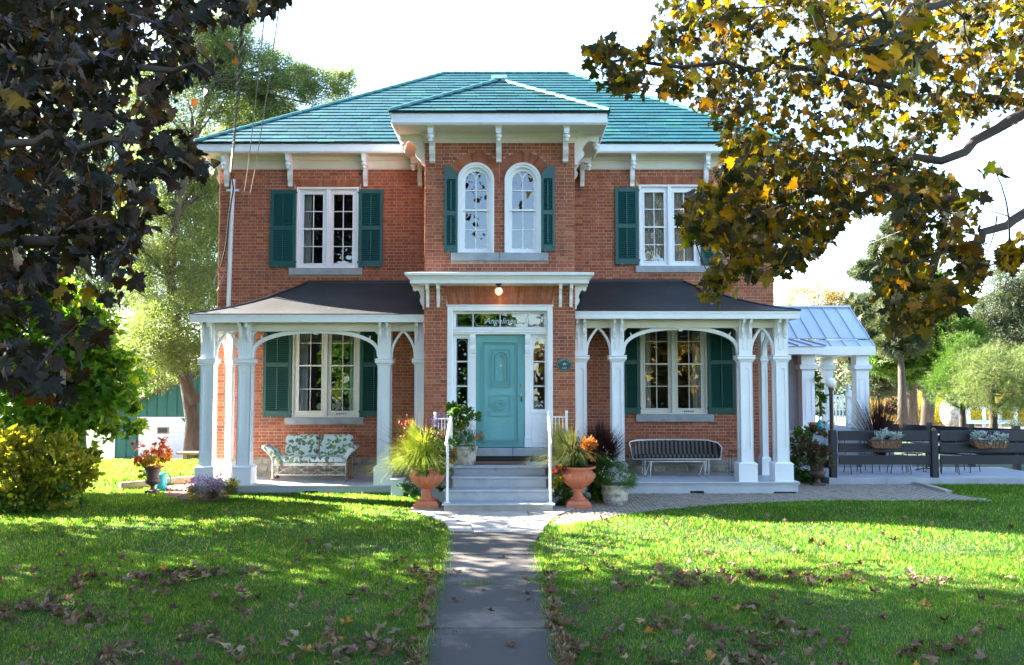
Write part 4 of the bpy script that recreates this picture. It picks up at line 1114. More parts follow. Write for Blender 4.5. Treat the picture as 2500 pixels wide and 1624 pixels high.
def porch(side, dz_):
    s = -1 if side == 'left' else 1
    zf = 0.252 + dz_; zt = zf + 3.44; zb = zt - 0.175
    if s < 0: cols = [PX(v, 18.375, 2) for v in (503.5, 595, 937, 1027)]; xo = PX(463.3, YF, 3.7); xi = BX0; rear = PX(558.5, 19.66, 2)
    else: cols = [PX(v, 18.375, 2) for v in (1417.6, 1508.7, 1822.7, 1909.9)]; xo = PX(1952.6, YF, 3.7); xi = BX1; rear = PX(1867, 19.66, 2)
    for k, x in enumerate(cols): column(x, YC, zf)
    column(rear, 19.76, zf, (), 0.5, 0.8)
    xa, xb = min(xo, xi), max(xo, xi)
    # beams
    mb = MB(); outer = cols[0] - 0.11 if s < 0 else cols[-1] + 0.11
    a, b = (outer, xi - 0.004) if s < 0 else (xi + 0.004, outer)
    mb.box(a, b, YC - 0.105, YC + 0.105, zb, zt - 0.002); mb.box(a, b, YC - 0.115, YC - 0.105, zb + 0.06, zb + 0.075)
    ox = (outer, outer + 0.19) if s < 0 else (outer - 0.19, outer)
    mb.box(ox[0], ox[1], YC + 0.105, YM - 0.004, zb, zt - 0.002)
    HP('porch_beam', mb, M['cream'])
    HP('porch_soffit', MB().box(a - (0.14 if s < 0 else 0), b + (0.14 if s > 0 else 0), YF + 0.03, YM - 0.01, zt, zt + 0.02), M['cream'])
    # fascia
    z1 = zt + 0.16
    mb = MB(); mb.box(xa, xb, YF, YF + 0.028, zt - 0.002, z1)
    sx = (xa, xa + 0.028) if s < 0 else (xb - 0.028, xb)
    mb.box(sx[0], sx[1], YF + 0.028, YM - 0.004, zt - 0.002, z1)
    mb.box(xa - 0.006, xb + 0.006 if s > 0 else xb, YF - 0.012, YF, z1 - 0.045, z1 - 0.004)
    HP('porch_fascia', mb, M['white'])
    mb = MB(); mb.box(xa - (0.02 if s < 0 else 0), xb + (0.02 if s > 0 else 0), YF - 0.025, YF + 0.05, z1, z1 + 0.014)
    HP('porch_drip_edge', mb, M['drip'])
    # swept hipped roof
    ze_ = z1 + 0.014; xt = PX(751, YM, 4.7) if s < 0 else PX(1667, YM, 4.7)
    ztop = PZ(690 if s < 0 else 687, YM)
    N1 = 12
    def h(q): return 0.5 * q + 0.5 * q * q
    mb = MB(); V = []
    e = 0.02
    xe = xo + s * e
    for i in range(N1 + 1):
        q = i / N1; y = YF - e + (YM - 0.004 - YF + e) * q; z = ze_ + (ztop - ze_) * h(q)
        V += [(xe + (xt - xe) * q, y, z), (xi - s * 0.0 + (0.003 * s), y, z)]
    mb.add(V, [(2 * i, 2 * i + 1, 2 * i + 3, 2 * i + 2) for i in range(N1)])
    V = []
    for i in range(N1 + 1):
        q = i / N1; x = xe + (xt - xe) * q; y = YF - e + (YM - 0.004 - YF + e) * q; z = ze_ + (ztop - ze_) * h(q)
        V += [(x, y, z), (x, YM - 0.004, z)]
    mb.add(V, [(2 * i, 2 * i + 2, 2 * i + 3, 2 * i + 1) for i in range(N1)])
    r = HP('porch_roof', mb, M['tar'] if s > 0 else M['tar'], True)
    mb = MB(); mb.tube([(xe + (xt - xe) * i / N1, YF - e + (YM - 0.03 - YF + e) * i / N1, ze_ + (ztop - ze_) * h(i / N1) + 0.004) for i in range(N1 + 1)], 0.022, 6)
    mb.box(min(xt, xi), max(xt, xi), YM - 0.03, YM - 0.008, ztop - 0.02, ztop + 0.05)
    mb.build('flashing', M['tar'], r)
    # arches
    zc = zf + 2.70
    mb = MB()
    g = 0.14
    arc_gothic(cols[0] + g, cols[1] - g, zc, zb + 0.02, YC, mb=mb)
    HP('pointed_arch', mb, M['white'])
    HP('pointed_arch', arc_gothic(cols[2] + g, cols[3] - g, zc, zb + 0.02, YC), M['white'])
    mb = MB(); xa2, xb2 = cols[1] + g, cols[2] - g; xc = (xa2 + xb2) / 2; hw = (xb2 - xa2) / 2; n = 26
    pts = []; ws = []
    for k in range(n + 1):
        t = pi * k / n; cx = cos(t); sn = sin(t)
        pts.append((xc - hw * cx, zc + 0.02 + (zb - zc - 0.015) * abs(sn) ** 0.72)); ws.append(0.06 + 0.03 * sn)
    mb.strip(pts, 0.06, YC - 0.04, YC + 0.04, ws)
    mb.box(xc - 0.04, xc + 0.04, YC - 0.06, YC + 0.06, zb - 0.07, zb + 0.01)
    for sg in (-1, 1):
        p = pts[5 if sg < 0 else n - 5]; mb.extr([(p[0] - 0.01, p[1] + 0.0), (p[0] + sg * 0.07, p[1] + 0.09), (p[0] + sg * 0.05, p[1] - 0.02)], 'y', YC - 0.035, YC + 0.035)
        p = (xc + sg * (hw - 0.02), zb - 0.05); mb.extr([(p[0] + sg * 0.02, p[1] + 0.055), (p[0] - sg * 0.08, p[1] + 0.055), (p[0] - sg * 0.03, p[1] + 0.01), (p[0] + sg * 0.02, p[1] - 0.04)], 'y', YC - 0.035, YC + 0.035)
    HP('wide_arch', mb, M['white'])
    # side arch, in the plane x = outer column
    m2 = arc_gothic(YC + 0.14, 19.76 - 0.11, zc, zb + 0.02, 0.0)
    xs = cols[0] if s < 0 else cols[-1]
    m2.v = [(xs + v[1], v[0], v[2]) for v in m2.v]; m2.f = [f[::-1] for f in m2.f]
    HP('pointed_arch', m2, M['white'])
    # floor and skirt
    fo = xo + s * 0.02 * 0
    fa, fb = min(fo, xi), max(fo, xi)
    n = int((fb - fa) / 0.5)
    mb = MB(); mb.bbox(fa, fb, 18.27, YM - 0.06, zf - 0.035, zf, 0.006); mb.box(fa + 0.01, fb - 0.01, 18.295, YM - 0.08, zf - 0.07, zf - 0.035)
    HP('porch_floor', mb, M['floorpaint'])
    mb = MB()
    nx = (fa + fb) / 2 + (0.2 if s < 0 else 0.35)
    for p, q in ((fa + 0.03, nx - 0.28), (nx + 0.02, fb - 0.03 if s < 0 else fb - 0.55)): mb.box(p, q, 18.31, 18.34, 0.0, zf - 0.07)
    mb.box(nx - 0.28, nx + 0.02, 18.31, 18.34, 0.06, zf - 0.07)
    if s > 0: mb.box(fb - 0.55, fb - 0.03, 18.31, 18.34, 0.045, zf - 0.07)
    px0 = fa + 0.03 if s < 0 else fb - 0.06
    mb.box(px0, px0 + 0.03, 18.34, YM - 0.1, 0.0, zf - 0.07)
    HP('porch_skirt', mb, M['floorpaint'])
    return cols
porch('left', -0.072); porch('right', 0.0)
# porch ceiling beam ends against bay already butt; downpipe / conduit on the left wall
mb = MB(); xq = PX(562, YM - 0.08, 5.5)
mb.tube([(xq + 0.04, YM - 0.07, PZ(440, YM)), (xq, YM - 0.07, 5.5), (xq - 0.02, YM - 0.07, 4.02)], 0.05, 8)
for zz in (PZ(465, YM), 4.06): mb.box(xq - 0.14, xq + 0.16, YM - 0.03, YM - 0.004, zz - 0.025, zz + 0.025); 
HP('conduit', mb, M['white'])
# dark downpipe beside the bay on the right
mb = MB(); xq = BX1 + 0.06
mb.tube([(xq, YM - 0.1, 7.1), (xq, YM - 0.1, 4.9)], 0.03, 6)
HP('downpipe', mb, M['black'])

# ---- porch light and plaque ------------------------------------------------------
lt = thing('porch_light', (PX(1217.6, YB - 0.2, 4.4), YB - 0.2, zh0 + 0.02), 'small frosted globe light glowing under the hood above the door', 'light')
x, y, z = org(lt)
g0 = P(1217.6, 711, YB - 0.2)
mb = MB(); mb.cyl((x, y, z), (x, y, z - 0.03), 0.07, 0.06, 14); mb.cyl((x, y, z - 0.03), (x, y, g0.z + 0.07), 0.03, 0.045, 12); mb.build('fitting', M['black'], lt)
MB().ball((x, y, g0.z), 0.085, 16, 10).build('globe', M['globe_lit'], lt, True)
pl_d = bpy.data.lights.new('bulb', 'POINT'); pl_d.energy = 0.15; pl_d.color = (1, 0.62, 0.3); pl_d.shadow_soft_size = 0.09
plo = bpy.data.objects.new('bulb', pl_d); COL.objects.link(plo); plo.parent = lt; plo.location = (0, -0.0, g0.z - z - 0.12)
c = P(1377.8, 890.3, YB - 0.02)
pq = thing('house_plaque', c, 'oval dark green plaque with flower emblem and number 433 on the brick beside the door', 'plaque')
mb = MB(); n = 32; a, b = 0.155, 0.140
vs = [(c.x + a * cos(2 * pi * k / n), YB - 0.028, c.z + b * sin(2 * pi * k / n)) for k in range(n)] + [(c.x + a * cos(2 * pi * k / n), YB - 0.008, c.z + b * sin(2 * pi * k / n)) for k in range(n)]
mb.add(vs, [tuple(range(n))] + [(k, n + k, n + (k + 1) % n, (k + 1) % n) for k in range(n)]); mb.build('plate', M['plaque'], pq)
mb = MB(); mb.strip([(c.x + (a - .012) * cos(2 * pi * k / n), c.z + (b - .012) * sin(2 * pi * k / n)) for k in range(n + 1)], 0.004, YB - 0.031, YB - 0.027); mb.build('rim_line', M['letter'], pq)
text('433', 0.062, (c.x, YB - 0.030, c.z - 0.075), M['letter'], pq, space=1.1)
wd = 'BLOOMFIELD'
for k, ch_ in enumerate(wd):
    an = radians(90 + 62 - 124 * k / (len(wd) - 1)); 
    text(ch_, 0.036, (c.x + 0.112 * cos(an), YB - 0.030, c.z + 0.098 * sin(an)), M['letter'], pq, rot=-(an - pi / 2) * 1.0)
mb = MB()
for k in range(5):
    an = 2 * pi * k / 5 + 0.3; mb.strip([(c.x + 0.004 * cos(an), c.z + 0.012 + 0.004 * sin(an)), (c.x + 0.022 * cos(an), c.z + 0.012 + 0.02 * sin(an)), (c.x + 0.04 * cos(an), c.z + 0.012 + 0.034 * sin(an))], 0.01, YB - 0.032, YB - 0.028, [0.006, 0.018, 0.003])
mb.strip([(c.x + 0.03, c.z + 0.015), (c.x + 0.05, c.z + 0.012), (c.x + 0.065, c.z + 0.004)], 0.008, YB - 0.032, YB - 0.028, [0.003, 0.012, 0.002])
mb.build('flower_emblem', M['letter'], pq)
# ================================================================== GROUND
def sstep(x, a, b):
    t = np.clip((x - a) / (b - a), 0, 1); return t * t * (3 - 2 * t)
def gz(x, y):
    x = np.asarray(x, float); y = np.asarray(y, float)
    left = sstep(-x, 6.4, 7.4)
    d = ((x + 8.15) * -1 + (y - 19.55) * 0.8) / 1.28
    z = left * (0.14 * sstep(d, 0.0, 0.35) * sstep(y, 18.9, 19.7) - 1.04 * sstep(y, 22.0, 37.0))
    z = z - left * 0.0 - 0.5 * sstep(y, 60, 200) * 0
    return z
def gzf(x, y): return float(gz(x, y))
xs = np.concatenate([np.array([-500, -300, -150, -80, -50, -35, -25, -18]), np.arange(-14, 14.01, 0.25), np.array([16, 20, 28, 40, 60, 100, 200, 500])])
ys = np.concatenate([np.array([-80, -30, -10, 0, 3, 5]), np.arange(6, 24.01, 0.25), np.arange(25, 40.1, 1), np.array([44, 50, 60, 80, 120, 200, 400, 900])])
XX, YY = np.meshgrid(xs, ys)
ZZ = gz(XX, YY) + 0.012 * np.sin(XX * 1.7 + 1) * np.sin(YY * 1.3) * (YY < 17) * (YY > 3) * 0
V = np.stack([XX, YY, ZZ - 0.004], -1).reshape(-1, 3)
nx_, ny_ = len(xs), len(ys)
I, J = np.meshgrid(np.arange(nx_ - 1), np.arange(ny_ - 1))
b0 = (J * nx_ + I).ravel()
Fq = np.stack([b0, b0 + 1, b0 + nx_ + 1, b0 + nx_], 1)
tag(link('ground', fast_mesh('ground', V, Fq, M['ground'], True)), kind='structure')

def gp(pts, z=0.0): return [tuple(G(a, b, z))[:2] for a, b in pts]
PATH = gp([(1020, 1700), (1027, 1624), (1053, 1471), (1073, 1400), (1086, 1340), (1092, 1303), (1094, 1288), (1083, 1276), (1055, 1265), (1022, 1256), (1000, 1246), (1008, 1236), (1400, 1236),
           (1405, 1244), (1362, 1262), (1344, 1276), (1326, 1297), (1310, 1318), (1306, 1332), (1313, 1350), (1325, 1395), (1339, 1471), (1371, 1624), (1388, 1700)])
PAVE = gp([(1395, 1238), (1370, 1258), (1352, 1276), (1345, 1292), (1400, 1283), (1500, 1262), (1600, 1247), (1700, 1237), (1850, 1228), (2000, 1224), (2200, 1222), (2430, 1224),
           (2400, 1218), (2340, 1210), (2290, 1200), (2260, 1192), (2230, 1184), (2020, 1181), (1950, 1181), (1900, 1200)])
PAVE += [(6.1, 18.6), (1.6, 18.6), (1.45, 17.2)]
def inpoly(px, py, poly):
    px = np.asarray(px); py = np.asarray(py); ins = np.zeros(px.shape, bool); n = len(poly); j = n - 1
    for i in range(n):
        xi, yi = poly[i]; xj, yj = poly[j]
        c = ((yi > py) != (yj > py)) & (px < (xj - xi) * (py - yi) / ((yj - yi) or 1e-9) + xi)
        ins ^= c; j = i
    return ins
# concrete walk, slab by slab (joints where the photo has them)
pw = tag(link('garden_path', MB().extr([(x, y) for x, y in PATH][::-1], 'z', -0.03, 0.002).data('garden_path', M['joint'])), kind='structure')
def slab(poly, z0, z1, tilt=(0, 0, 0), mat='conc', name='path_slab'):
    mb = MB(); n = len(poly); cx_ = sum(p[0] for p in poly) / n; cy_ = sum(p[1] for p in poly) / n
    def zt(x, y): return z1 + tilt[0] * (x - cx_) + tilt[1] * (y - cy_)
    sh = [(cx_ + (x - cx_) * 0.992, cy_ + (y - cy_) * 0.992) for x, y in poly]
    vs = [(x, y, z0) for x, y in poly] + [(x, y, zt(x, y) - 0.01) for x, y in poly] + [(x, y, zt(x, y)) for x, y in sh]
    mb.add(vs, [tuple(range(2 * n, 3 * n))] + [(i, (i + 1) % n, n + (i + 1) % n, n + i) for i in range(n)] + [(n + i, n + (i + 1) % n, 2 * n + (i + 1) % n, 2 * n + i) for i in range(n)])
    o = mb.build(name, M[mat], pw); return o
def ccw(p):
    a = sum(p[i][0] * p[(i + 1) % len(p)][1] - p[(i + 1) % len(p)][0] * p[i][1] for i in range(len(p)))
    return p if a > 0 else p[::-1]
def clipy(poly, ya, yb):
    for lim, sg in ((ya, 1), (yb, -1)):
        out = []; n = len(poly)
        for i in range(n):
            p, q = poly[i], poly[(i + 1) % n]
            ip, iq = sg * (p[1] - lim) >= 0, sg * (q[1] - lim) >= 0
            if ip: out.append(p)
            if ip != iq:
                t = (lim - p[1]) / (q[1] - p[1]); out.append((p[0] + (q[0] - p[0]) * t, lim))
        poly = out
        if not poly: return []
    return poly
ycuts = [G(1250, v).y for v in (1700, 1541, 1432, 1359, 1300)]
for i in range(len(ycuts) - 1):
    p = clipy(PATH, ycuts[i] + 0.008, ycuts[i + 1] - 0.008)
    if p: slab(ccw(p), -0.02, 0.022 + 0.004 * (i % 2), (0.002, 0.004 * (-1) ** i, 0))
top = clipy(PATH, ycuts[-1] + 0.008, 18)
# apron: broken slabs
def apx(l): return ccw(gp(l))
for k, (l, dzz, t) in enumerate((
    ([(1092, 1303), (1094, 1288), (1150, 1287), (1156, 1303)], 0.020, (0, 0.01)), ([(1158, 1303), (1152, 1286), (1240, 1290), (1322, 1299), (1325, 1303)], 0.026, (0, 0)),
    ([(1094, 1286), (1084, 1276), (1056, 1266), (1110, 1262), (1150, 1284)], 0.030, (0.03, 0.03)), ([(1054, 1264), (1000, 1247), (1006, 1238), (1080, 1240), (1140, 1256), (1108, 1261)], 0.022, (0, 0)),
    ([(1112, 1262), (1142, 1257), (1240, 1266), (1262, 1276), (1238, 1288), (1154, 1284)], 0.018, (0, 0)), ([(1242, 1265), (1144, 1256), (1084, 1240), (1280, 1240), (1290, 1258)], 0.026, (0, 0.01)),
    ([(1264, 1276), (1244, 1266), (1292, 1259), (1358, 1262), (1340, 1278), (1325, 1296), (1242, 1288)], 0.020, (0.0, 0.0)), ([(1292, 1257), (1282, 1240), (1396, 1238), (1402, 1243), (1360, 1261)], 0.024, (0, 0)))):
    slab(apx(l), -0.02, dzz, t, 'conc2')
# pavers
pv = tag(link('paver_path', MB().extr(ccw(PAVE), 'z', -0.03, 0.0015).data('paver_path', M['joint'])), kind='structure')
cand = []
a_, b_ = 0.20, 0.10
for i in range(-8, 72):
    for j in range(-4, 66):
        x = 1.0 + i * 0.162 + (0.081 if j % 2 else 0); y = 14.2 + j * 0.094
        cand.append((x, y))
C_ = np.array(cand)
ins = inpoly(C_[:, 0], C_[:, 1], PAVE)
cand = [tuple(c) for c in C_[ins]]
cand.sort(key=lambda c: c[1])
def paver_mesh():
    mb = MB(); w, h = 0.074, 0.040
    pts = [(-w, 0), (-w * .62, -h), (-w * .1, -h * .8), (w * .5, -h), (w, 0), (w * .62, h), (w * .1, h * .8), (-w * .5, h)]
    n = len(pts)
    vs = [(x, y, -0.03) for x, y in pts] + [(x, y, 0.006) for x, y in pts] + [(x * .92, y * .9, 0.012) for x, y in pts]
    mb.add(vs, [tuple(range(2 * n, 3 * n))] + [(i, (i + 1) % n, n + (i + 1) % n, n + i) for i in range(n)] + [(n + i, n + (i + 1) % n, 2 * n + (i + 1) % n, 2 * n + i) for i in range(n)])
    return mb
pm = paver_mesh(); pme = pm.data('paver', M['paver'])
big = MB(); cnt = 0
for (x, y) in cand:
    rz = random.uniform(-0.06, 0.06); zz = random.uniform(-0.004, 0.004)
    if cnt < 300 and x < 6.0:
        o = link('paver', pme, pv, (x, y, zz)); o.rotation_euler = (random.uniform(-.02, .02), random.uniform(-.02, .02), rz); cnt += 1
    else:
        big.add([(x + v[0] * cos(rz) - v[1] * sin(rz), y + v[0] * sin(rz) + v[1] * cos(rz), v[2] + zz) for v in pm.v], pm.f)
tag(big.build('pavers', M['paver'], pv), kind='stuff')
# curb stones along the lawn on the right, timber edging on the left
cb = thing('path_kerb', G(2290, 1200), 'low grey stone kerb curving between the paver path and lawn in front of the deck', 'kerb')
cpts = [G(a, b) for a, b in ((2232, 1183), (2262, 1190), (2290, 1198), (2318, 1206))]
for p, q in zip(cpts, cpts[1:]):
    d = (q - p).normalized(); nn = Vector((-d.y, d.x, 0)) * 0.06; q2 = p.lerp(q, 0.97)
    mb = MB(); mb.add([p + nn, q2 + nn, q2 - nn, p - nn] + [v + Vector((0, 0, 0.07)) for v in (p + nn, q2 + nn, q2 - nn, p - nn)], [(4, 7, 6, 5), (0, 1, 5, 4), (1, 2, 6, 5), (2, 3, 7, 6), (3, 0, 4, 7)])
    mb.build('kerb_stone', M['conc2'], cb)
ed = thing('garden_edging', G(408, 1185), 'tan timber edging holding up the lawn beside the left porch corner', 'edging')
p, q = Vector((-8.6, 19.02, 0)), Vector((-6.95, 21.05, 0)); d = (q - p).normalized(); nn = Vector((-d.y, d.x, 0)) * 0.055
MB().add([p + nn, q + nn, q - nn, p - nn] + [v + Vector((0, 0, 0.15)) for v in (p + nn, q + nn, q - nn, p - nn)], [(4, 7, 6, 5), (0, 1, 5, 4), (1, 2, 6, 5), (2, 3, 7, 6), (3, 0, 4, 7)]).build('timber', M['timber'], ed)
BED = gp([(400, 1190), (478, 1172), (500, 1165), (520, 1205), (560, 1212), (540, 1222), (470, 1224), (405, 1214)])
mb = MB(); mb.extr(ccw(BED), 'z', -0.02, 0.015); tag(link('mulch_bed', mb.data('mulch_bed', M['soil'])), kind='structure')
DRIVE = [(-18, 25.5), (-7.6, 28.3), (-8.2, 33.5), (-12, 36.2), (-30, 38), (-30, 26)]
V = []; 
gx = np.linspace(-30, -7, 60); gy = np.linspace(25, 38, 40); mb = MB()
for i in range(59):
    for j in range(39):
        c = ((gx[i] + gx[i + 1]) / 2, (gy[j] + gy[j + 1]) / 2)
        if inpoly(np.array([c[0]]), np.array([c[1]]), DRIVE)[0]:
            mb.add([(x, y, gzf(x, y) + 0.004) for x, y in ((gx[i], gy[j]), (gx[i + 1], gy[j]), (gx[i + 1], gy[j + 1]), (gx[i], gy[j + 1]))], [(0, 1, 2, 3)])
tag(link('driveway', mb.data('driveway', M['gravel'])), kind='structure')

# ================================================================== STEPS
ST_ = thing('front_steps', (-0.25, 16.5, 0), 'four grey painted concrete steps leading up to the turquoise front door', 'steps')
sx0, sx1 = PX(1078.5, 15.74, .1), PX(1355, 15.74, .1)
tops = [0.156, 0.365, 0.569, 0.736]; fr = [15.74, 16.04, 16.36, 16.68]
for k in range(4):
    a, b = (sx0, sx1) if k < 2 else (sx0 + 0.12, sx1 - 0.10)
    y1 = fr[k + 1] + 0.02 if k < 3 else YB - 0.12
    z0 = 0.0 if k == 0 else tops[k - 1] + 0.0005
    mb = MB(); mb.box(a + 0.035, b - 0.035, fr[k] + 0.035, y1 + (0.03 if k < 3 else 0), z0, tops[k] - 0.045)
    mb.build('riser', M['step'] if k else M['conc2'], ST_)
    mb = MB(); n = 5
    yfr = fr[k]; zt = tops[k]; r = 0.0225
    prof = [(yfr + r - r * cos(t), zt - 0.0225 + r * sin(t)) for t in [(-pi / 2 + pi * i / 6) * -1 for i in range(7)]][::-1]
    poly = [(y1, zt - 0.045)] + sorted(prof, key=lambda p: p[1]) + [(y1, zt)]
    mb.extr(poly[::-1], 'x', a, b)
    mb.build('tread', M['step'], ST_)
MB().box(sx0 + 0.16, sx1 - 0.13, 16.75, YB - 0.12, 0.0, 0.68).build('landing_base', M['conc2'], ST_)
# wings of the landing behind the urns
for a, b in ((-1.78, sx0 + 0.15), (sx1 - 0.12, 1.26)): MB().bbox(a, b, 16.95, YB - 0.12, 0.0, 0.70, 0.01).build('landing_wing', M['floorpaint'], ST_)
mt = thing('door_mat', (0, 17.1, 0.737), 'brown coir doormat on the landing below the door', 'mat')
MB().box(PX(1160, 17.1, .75), PX(1284, 17.1, .75), 16.98, 17.5, 0.738, 0.758).build('mat', M['coir'], mt)
def rail(side):
    pxs = {'l': ((1092, 1222), (1089, 1086), (1102, 1016), 1062), 'r': ((1343.5, 1222), (1344, 1083), (1338.5, 1012), 1383)}[side]
    yA, yB_ = 15.86, 16.78
    a = P(*pxs[0], yA); b = P(*pxs[1], yA); c = P(*pxs[2], yB_); d = Vector((PX(pxs[3], yB_, 1.7), yB_ + 0.02, c.z - 0.02))
    a.z = 0.156
    r = thing('step_handrail', (a.x, yA, 0.156), 'flaking white handrail of the front steps, on the side of the %s' % ('landing flower pot' if side == 'l' else 'dark purple grass'), 'railing', 'white handrails of the front steps')
    MB().bbox(a.x - 0.022, a.x + 0.022, yA - 0.022, yA + 0.022, 0.156, b.z, 0.004).box(a.x - 0.05, a.x + 0.05, yA - 0.04, yA + 0.04, 0.156, 0.166).build('post', M['white'], r)
    MB().tube([b, b.lerp(c, 0.5) + Vector((0, 0, 0.02)), c], 0.024, 6).build('handrail', M['white'], r)
    for q in (c, d):
        mb = MB(); mb.box(q.x - 0.025, q.x + 0.025, q.y - 0.025, q.y + 0.025, 0.70, q.z + 0.04); mb.ball((q.x, q.y, q.z + 0.065), 0.032, 10, 6); mb.build('post', M['white'], r)
    mb = MB(); mb.box(min(c.x, d.x), max(c.x, d.x), yB_ + 0.0, yB_ + 0.02, c.z - 0.06, c.z - 0.035); mb.box(min(c.x, d.x), max(c.x, d.x), yB_, yB_ + 0.02, 0.80, 0.82)
    n = 5
    mb.build('rail_bar', M['white'], r)
    for k in range(1, n):
        x = c.x + (d.x - c.x) * k / n; MB().box(x - 0.007, x + 0.007, yB_ + 0.003, yB_ + 0.017, 0.82, c.z - 0.06).build('baluster', M['white'], r)
    for k in range(1, 4):
        q = b.lerp(c, k / 4); zb = tops[min(k, 3)]; MB().box(q.x - 0.008, q.x + 0.008, q.y - 0.008, q.y + 0.008, zb, q.z).build('baluster', M['white'], r)
rail('l'); rail('r')

# ================================================================== PLANT KIT
def leaf_tpl(kind):
    if kind == 'maple':
        o = [(0, 0), (.16, -.06), (.42, -.10), (.36, .06), (.62, .18), (.50, .28), (.58, .42), (.32, .40), (.26, .50), (.20, .80), (.10, .74), (0, 1.0),
             (-.10, .74), (-.20, .80), (-.26, .50), (-.32, .40), (-.58, .42), (-.50, .28), (-.62, .18), (-.36, .06), (-.42, -.10), (-.16, -.06)]
        pts = [(0, .28)] + o; n = len(o)
        V = np.array([(x, y, 0.16 * abs(x) - 0.22 * x * x - 0.30 * (y - .3) ** 2) for x, y in pts]); Fc = [(0, 1 + i, 1 + (i + 1) % n) for i in range(n)]
        # petiole
        k = len(V); V = np.vstack([V, [(-.012, 0, 0), (.012, 0, 0), (0.0, -.55, .12)]]); Fc.append((k, k + 2, k + 1))
        return V, np.array(Fc)
    if kind == 'maple_lo':
        o = [(0, 0), (.42, -.08), (.34, .08), (.60, .30), (.28, .42), (.12, .74), (0, 1.0), (-.12, .74), (-.28, .42), (-.60, .30), (-.34, .08), (-.42, -.08)]
        pts = [(0, .28)] + o; n = len(o)
        V = np.array([(x, y, 0.2 * abs(x) - 0.3 * (y - .3) ** 2) for x, y in pts]); return V, np.array([(0, 1 + i, 1 + (i + 1) % n) for i in range(n)])
    if kind == 'oval':
        V = np.array([(0, 0, 0), (.26, .3, .05), (.22, .7, .02), (0, 1, -.12), (-.22, .7, .02), (-.26, .3, .05), (0, .5, -.03)])
        return V, np.array([(6, 0, 1), (6, 1, 2), (6, 2, 3), (6, 3, 4), (6, 4, 5), (6, 5, 0)])
    if kind == 'quad':
        V = np.array([(0, 0, 0), (.28, .5, .08), (0, 1, -.05), (-.28, .5, .08)]); return V, np.array([(0, 1, 2), (0, 2, 3)])
    if kind == 'spray':      # a twig with five leaflets
        V = []; Fc = []
        for i, (ax, ay, an) in enumerate(((0, .75, 0), (.05, .5, -.9), (-.05, .45, .9), (.05, .2, -1.1), (-.05, .15, 1.1))):
            c, s_ = cos(an), sin(an); L = .36
            for x, y, z in ((0, 0, 0), (.10, .5, .03), (0, 1, -.04), (-.10, .5, .03)):
                V.append((ax + (x * c - y * s_) * L, ay + (x * s_ + y * c) * L, z * L + random.uniform(-.03, .03)))
            k = 4 * i; Fc += [(k, k + 1, k + 2), (k, k + 2, k + 3)]
        return np.array(V), np.array(Fc)
    if kind == 'spray3':
        V = []; Fc = []
        for i, (ax, ay, an) in enumerate(((0, .72, 0), (.05, .5, -.9), (-.05, .45, .9), (.05, .2, -1.1), (-.05, .15, 1.1))):
            c, s_ = cos(an), sin(an); L = .38
            for x, y, z in ((-.13, .12, 0), (.13, .12, .03), (0, 1, -.04)): V.append((ax + (x * c - y * s_) * L, ay + (x * s_ + y * c) * L, z * L + random.uniform(-.04, .04)))
            Fc.append((3 * i, 3 * i + 1, 3 * i + 2))
        return np.array(V), np.array(Fc)
    if kind == 'maple_xs':
        return np.array([(0, 0, 0), (.55, .1, .05), (.3, .6, -.05), (0, 1, -.15), (-.3, .6, -.05), (-.55, .1, .05)]), np.array([(0, 1, 2), (0, 2, 3), (0, 3, 4), (0, 4, 5)])
    if kind == 'needle':
        V = []; Fc = []
        for i in range(5):
            an = radians(-60 + 30 * i); c, s_ = sin(an), cos(an); w = .08
            V += [(-w * s_, w * c, 0), (w * s_, -w * c, 0), (c, s_, -.15)]; Fc.append((3 * i, 3 * i + 1, 3 * i + 2))
        return np.array(V), np.array(Fc)
TPL = {k: leaf_tpl(k) for k in ('maple', 'maple_lo', 'maple_xs', 'oval', 'quad', 'spray', 'spray3', 'needle')}
def unit(a): return a / np.maximum(np.linalg.norm(a, axis=-1, keepdims=True), 1e-9)
def scatter(kind, C, axis, size, up=0.6, curl=0.0):
    """leaves at points C, tips along axis; returns V, F"""
    T, Fc = TPL[kind]; n = len(C)
    a = unit(axis); r = RNG.normal(size=(n, 3)) + np.array([0, 0, up])
    w = unit(r - a * (r * a).sum(-1, keepdims=True)); u = np.cross(a, w)
    s = np.broadcast_to(np.asarray(size), (n,))[:, None, None]
    V = C[:, None, :] + s * (T[None, :, 0:1] * u[:, None, :] + T[None, :, 1:2] * a[:, None, :] + T[None, :, 2:3] * (1 + curl * RNG.normal(size=(n, 1, 1))) * w[:, None, :])
    Fa = (np.arange(n) * len(T))[:, None, None] + Fc[None]
    return V.reshape(-1, 3), Fa.reshape(-1, 3)
def cloud(lobes, n, shell=0.55, cl=0.20):
    """points in ellipsoids (x,y,z,rx,ry,rz), clumped"""
    L = np.array(lobes, float); vol = np.cbrt(L[:, 3] * L[:, 4] * L[:, 5]) ** 2
    nc = max(8, n // 28)
    k = RNG.choice(len(L), nc, p=vol / vol.sum())
    d = unit(RNG.normal(size=(nc, 3))); r = RNG.uniform(shell, 1.0, (nc, 1)) ** 0.6
    cc = L[k, :3] + d * r * L[k, 3:6]
    out_dir = unit(d + np.array([0, 0, 0.2]))
    m = RNG.integers(0, nc, n)
    rc = np.cbrt(L[k, 3] * L[k, 4] * L[k, 5])[m][:, None] * cl
    pts = cc[m] + RNG.normal(size=(n, 3)) * rc * np.array([1, 1, 0.7])
    return pts, out_dir[m], cc
def merge(parts):
    Vs, Fs, n = [], [], 0
    for v, f in parts: Vs.append(v); Fs.append(f + n); n += len(v)
    return np.concatenate(Vs), np.concatenate(Fs)
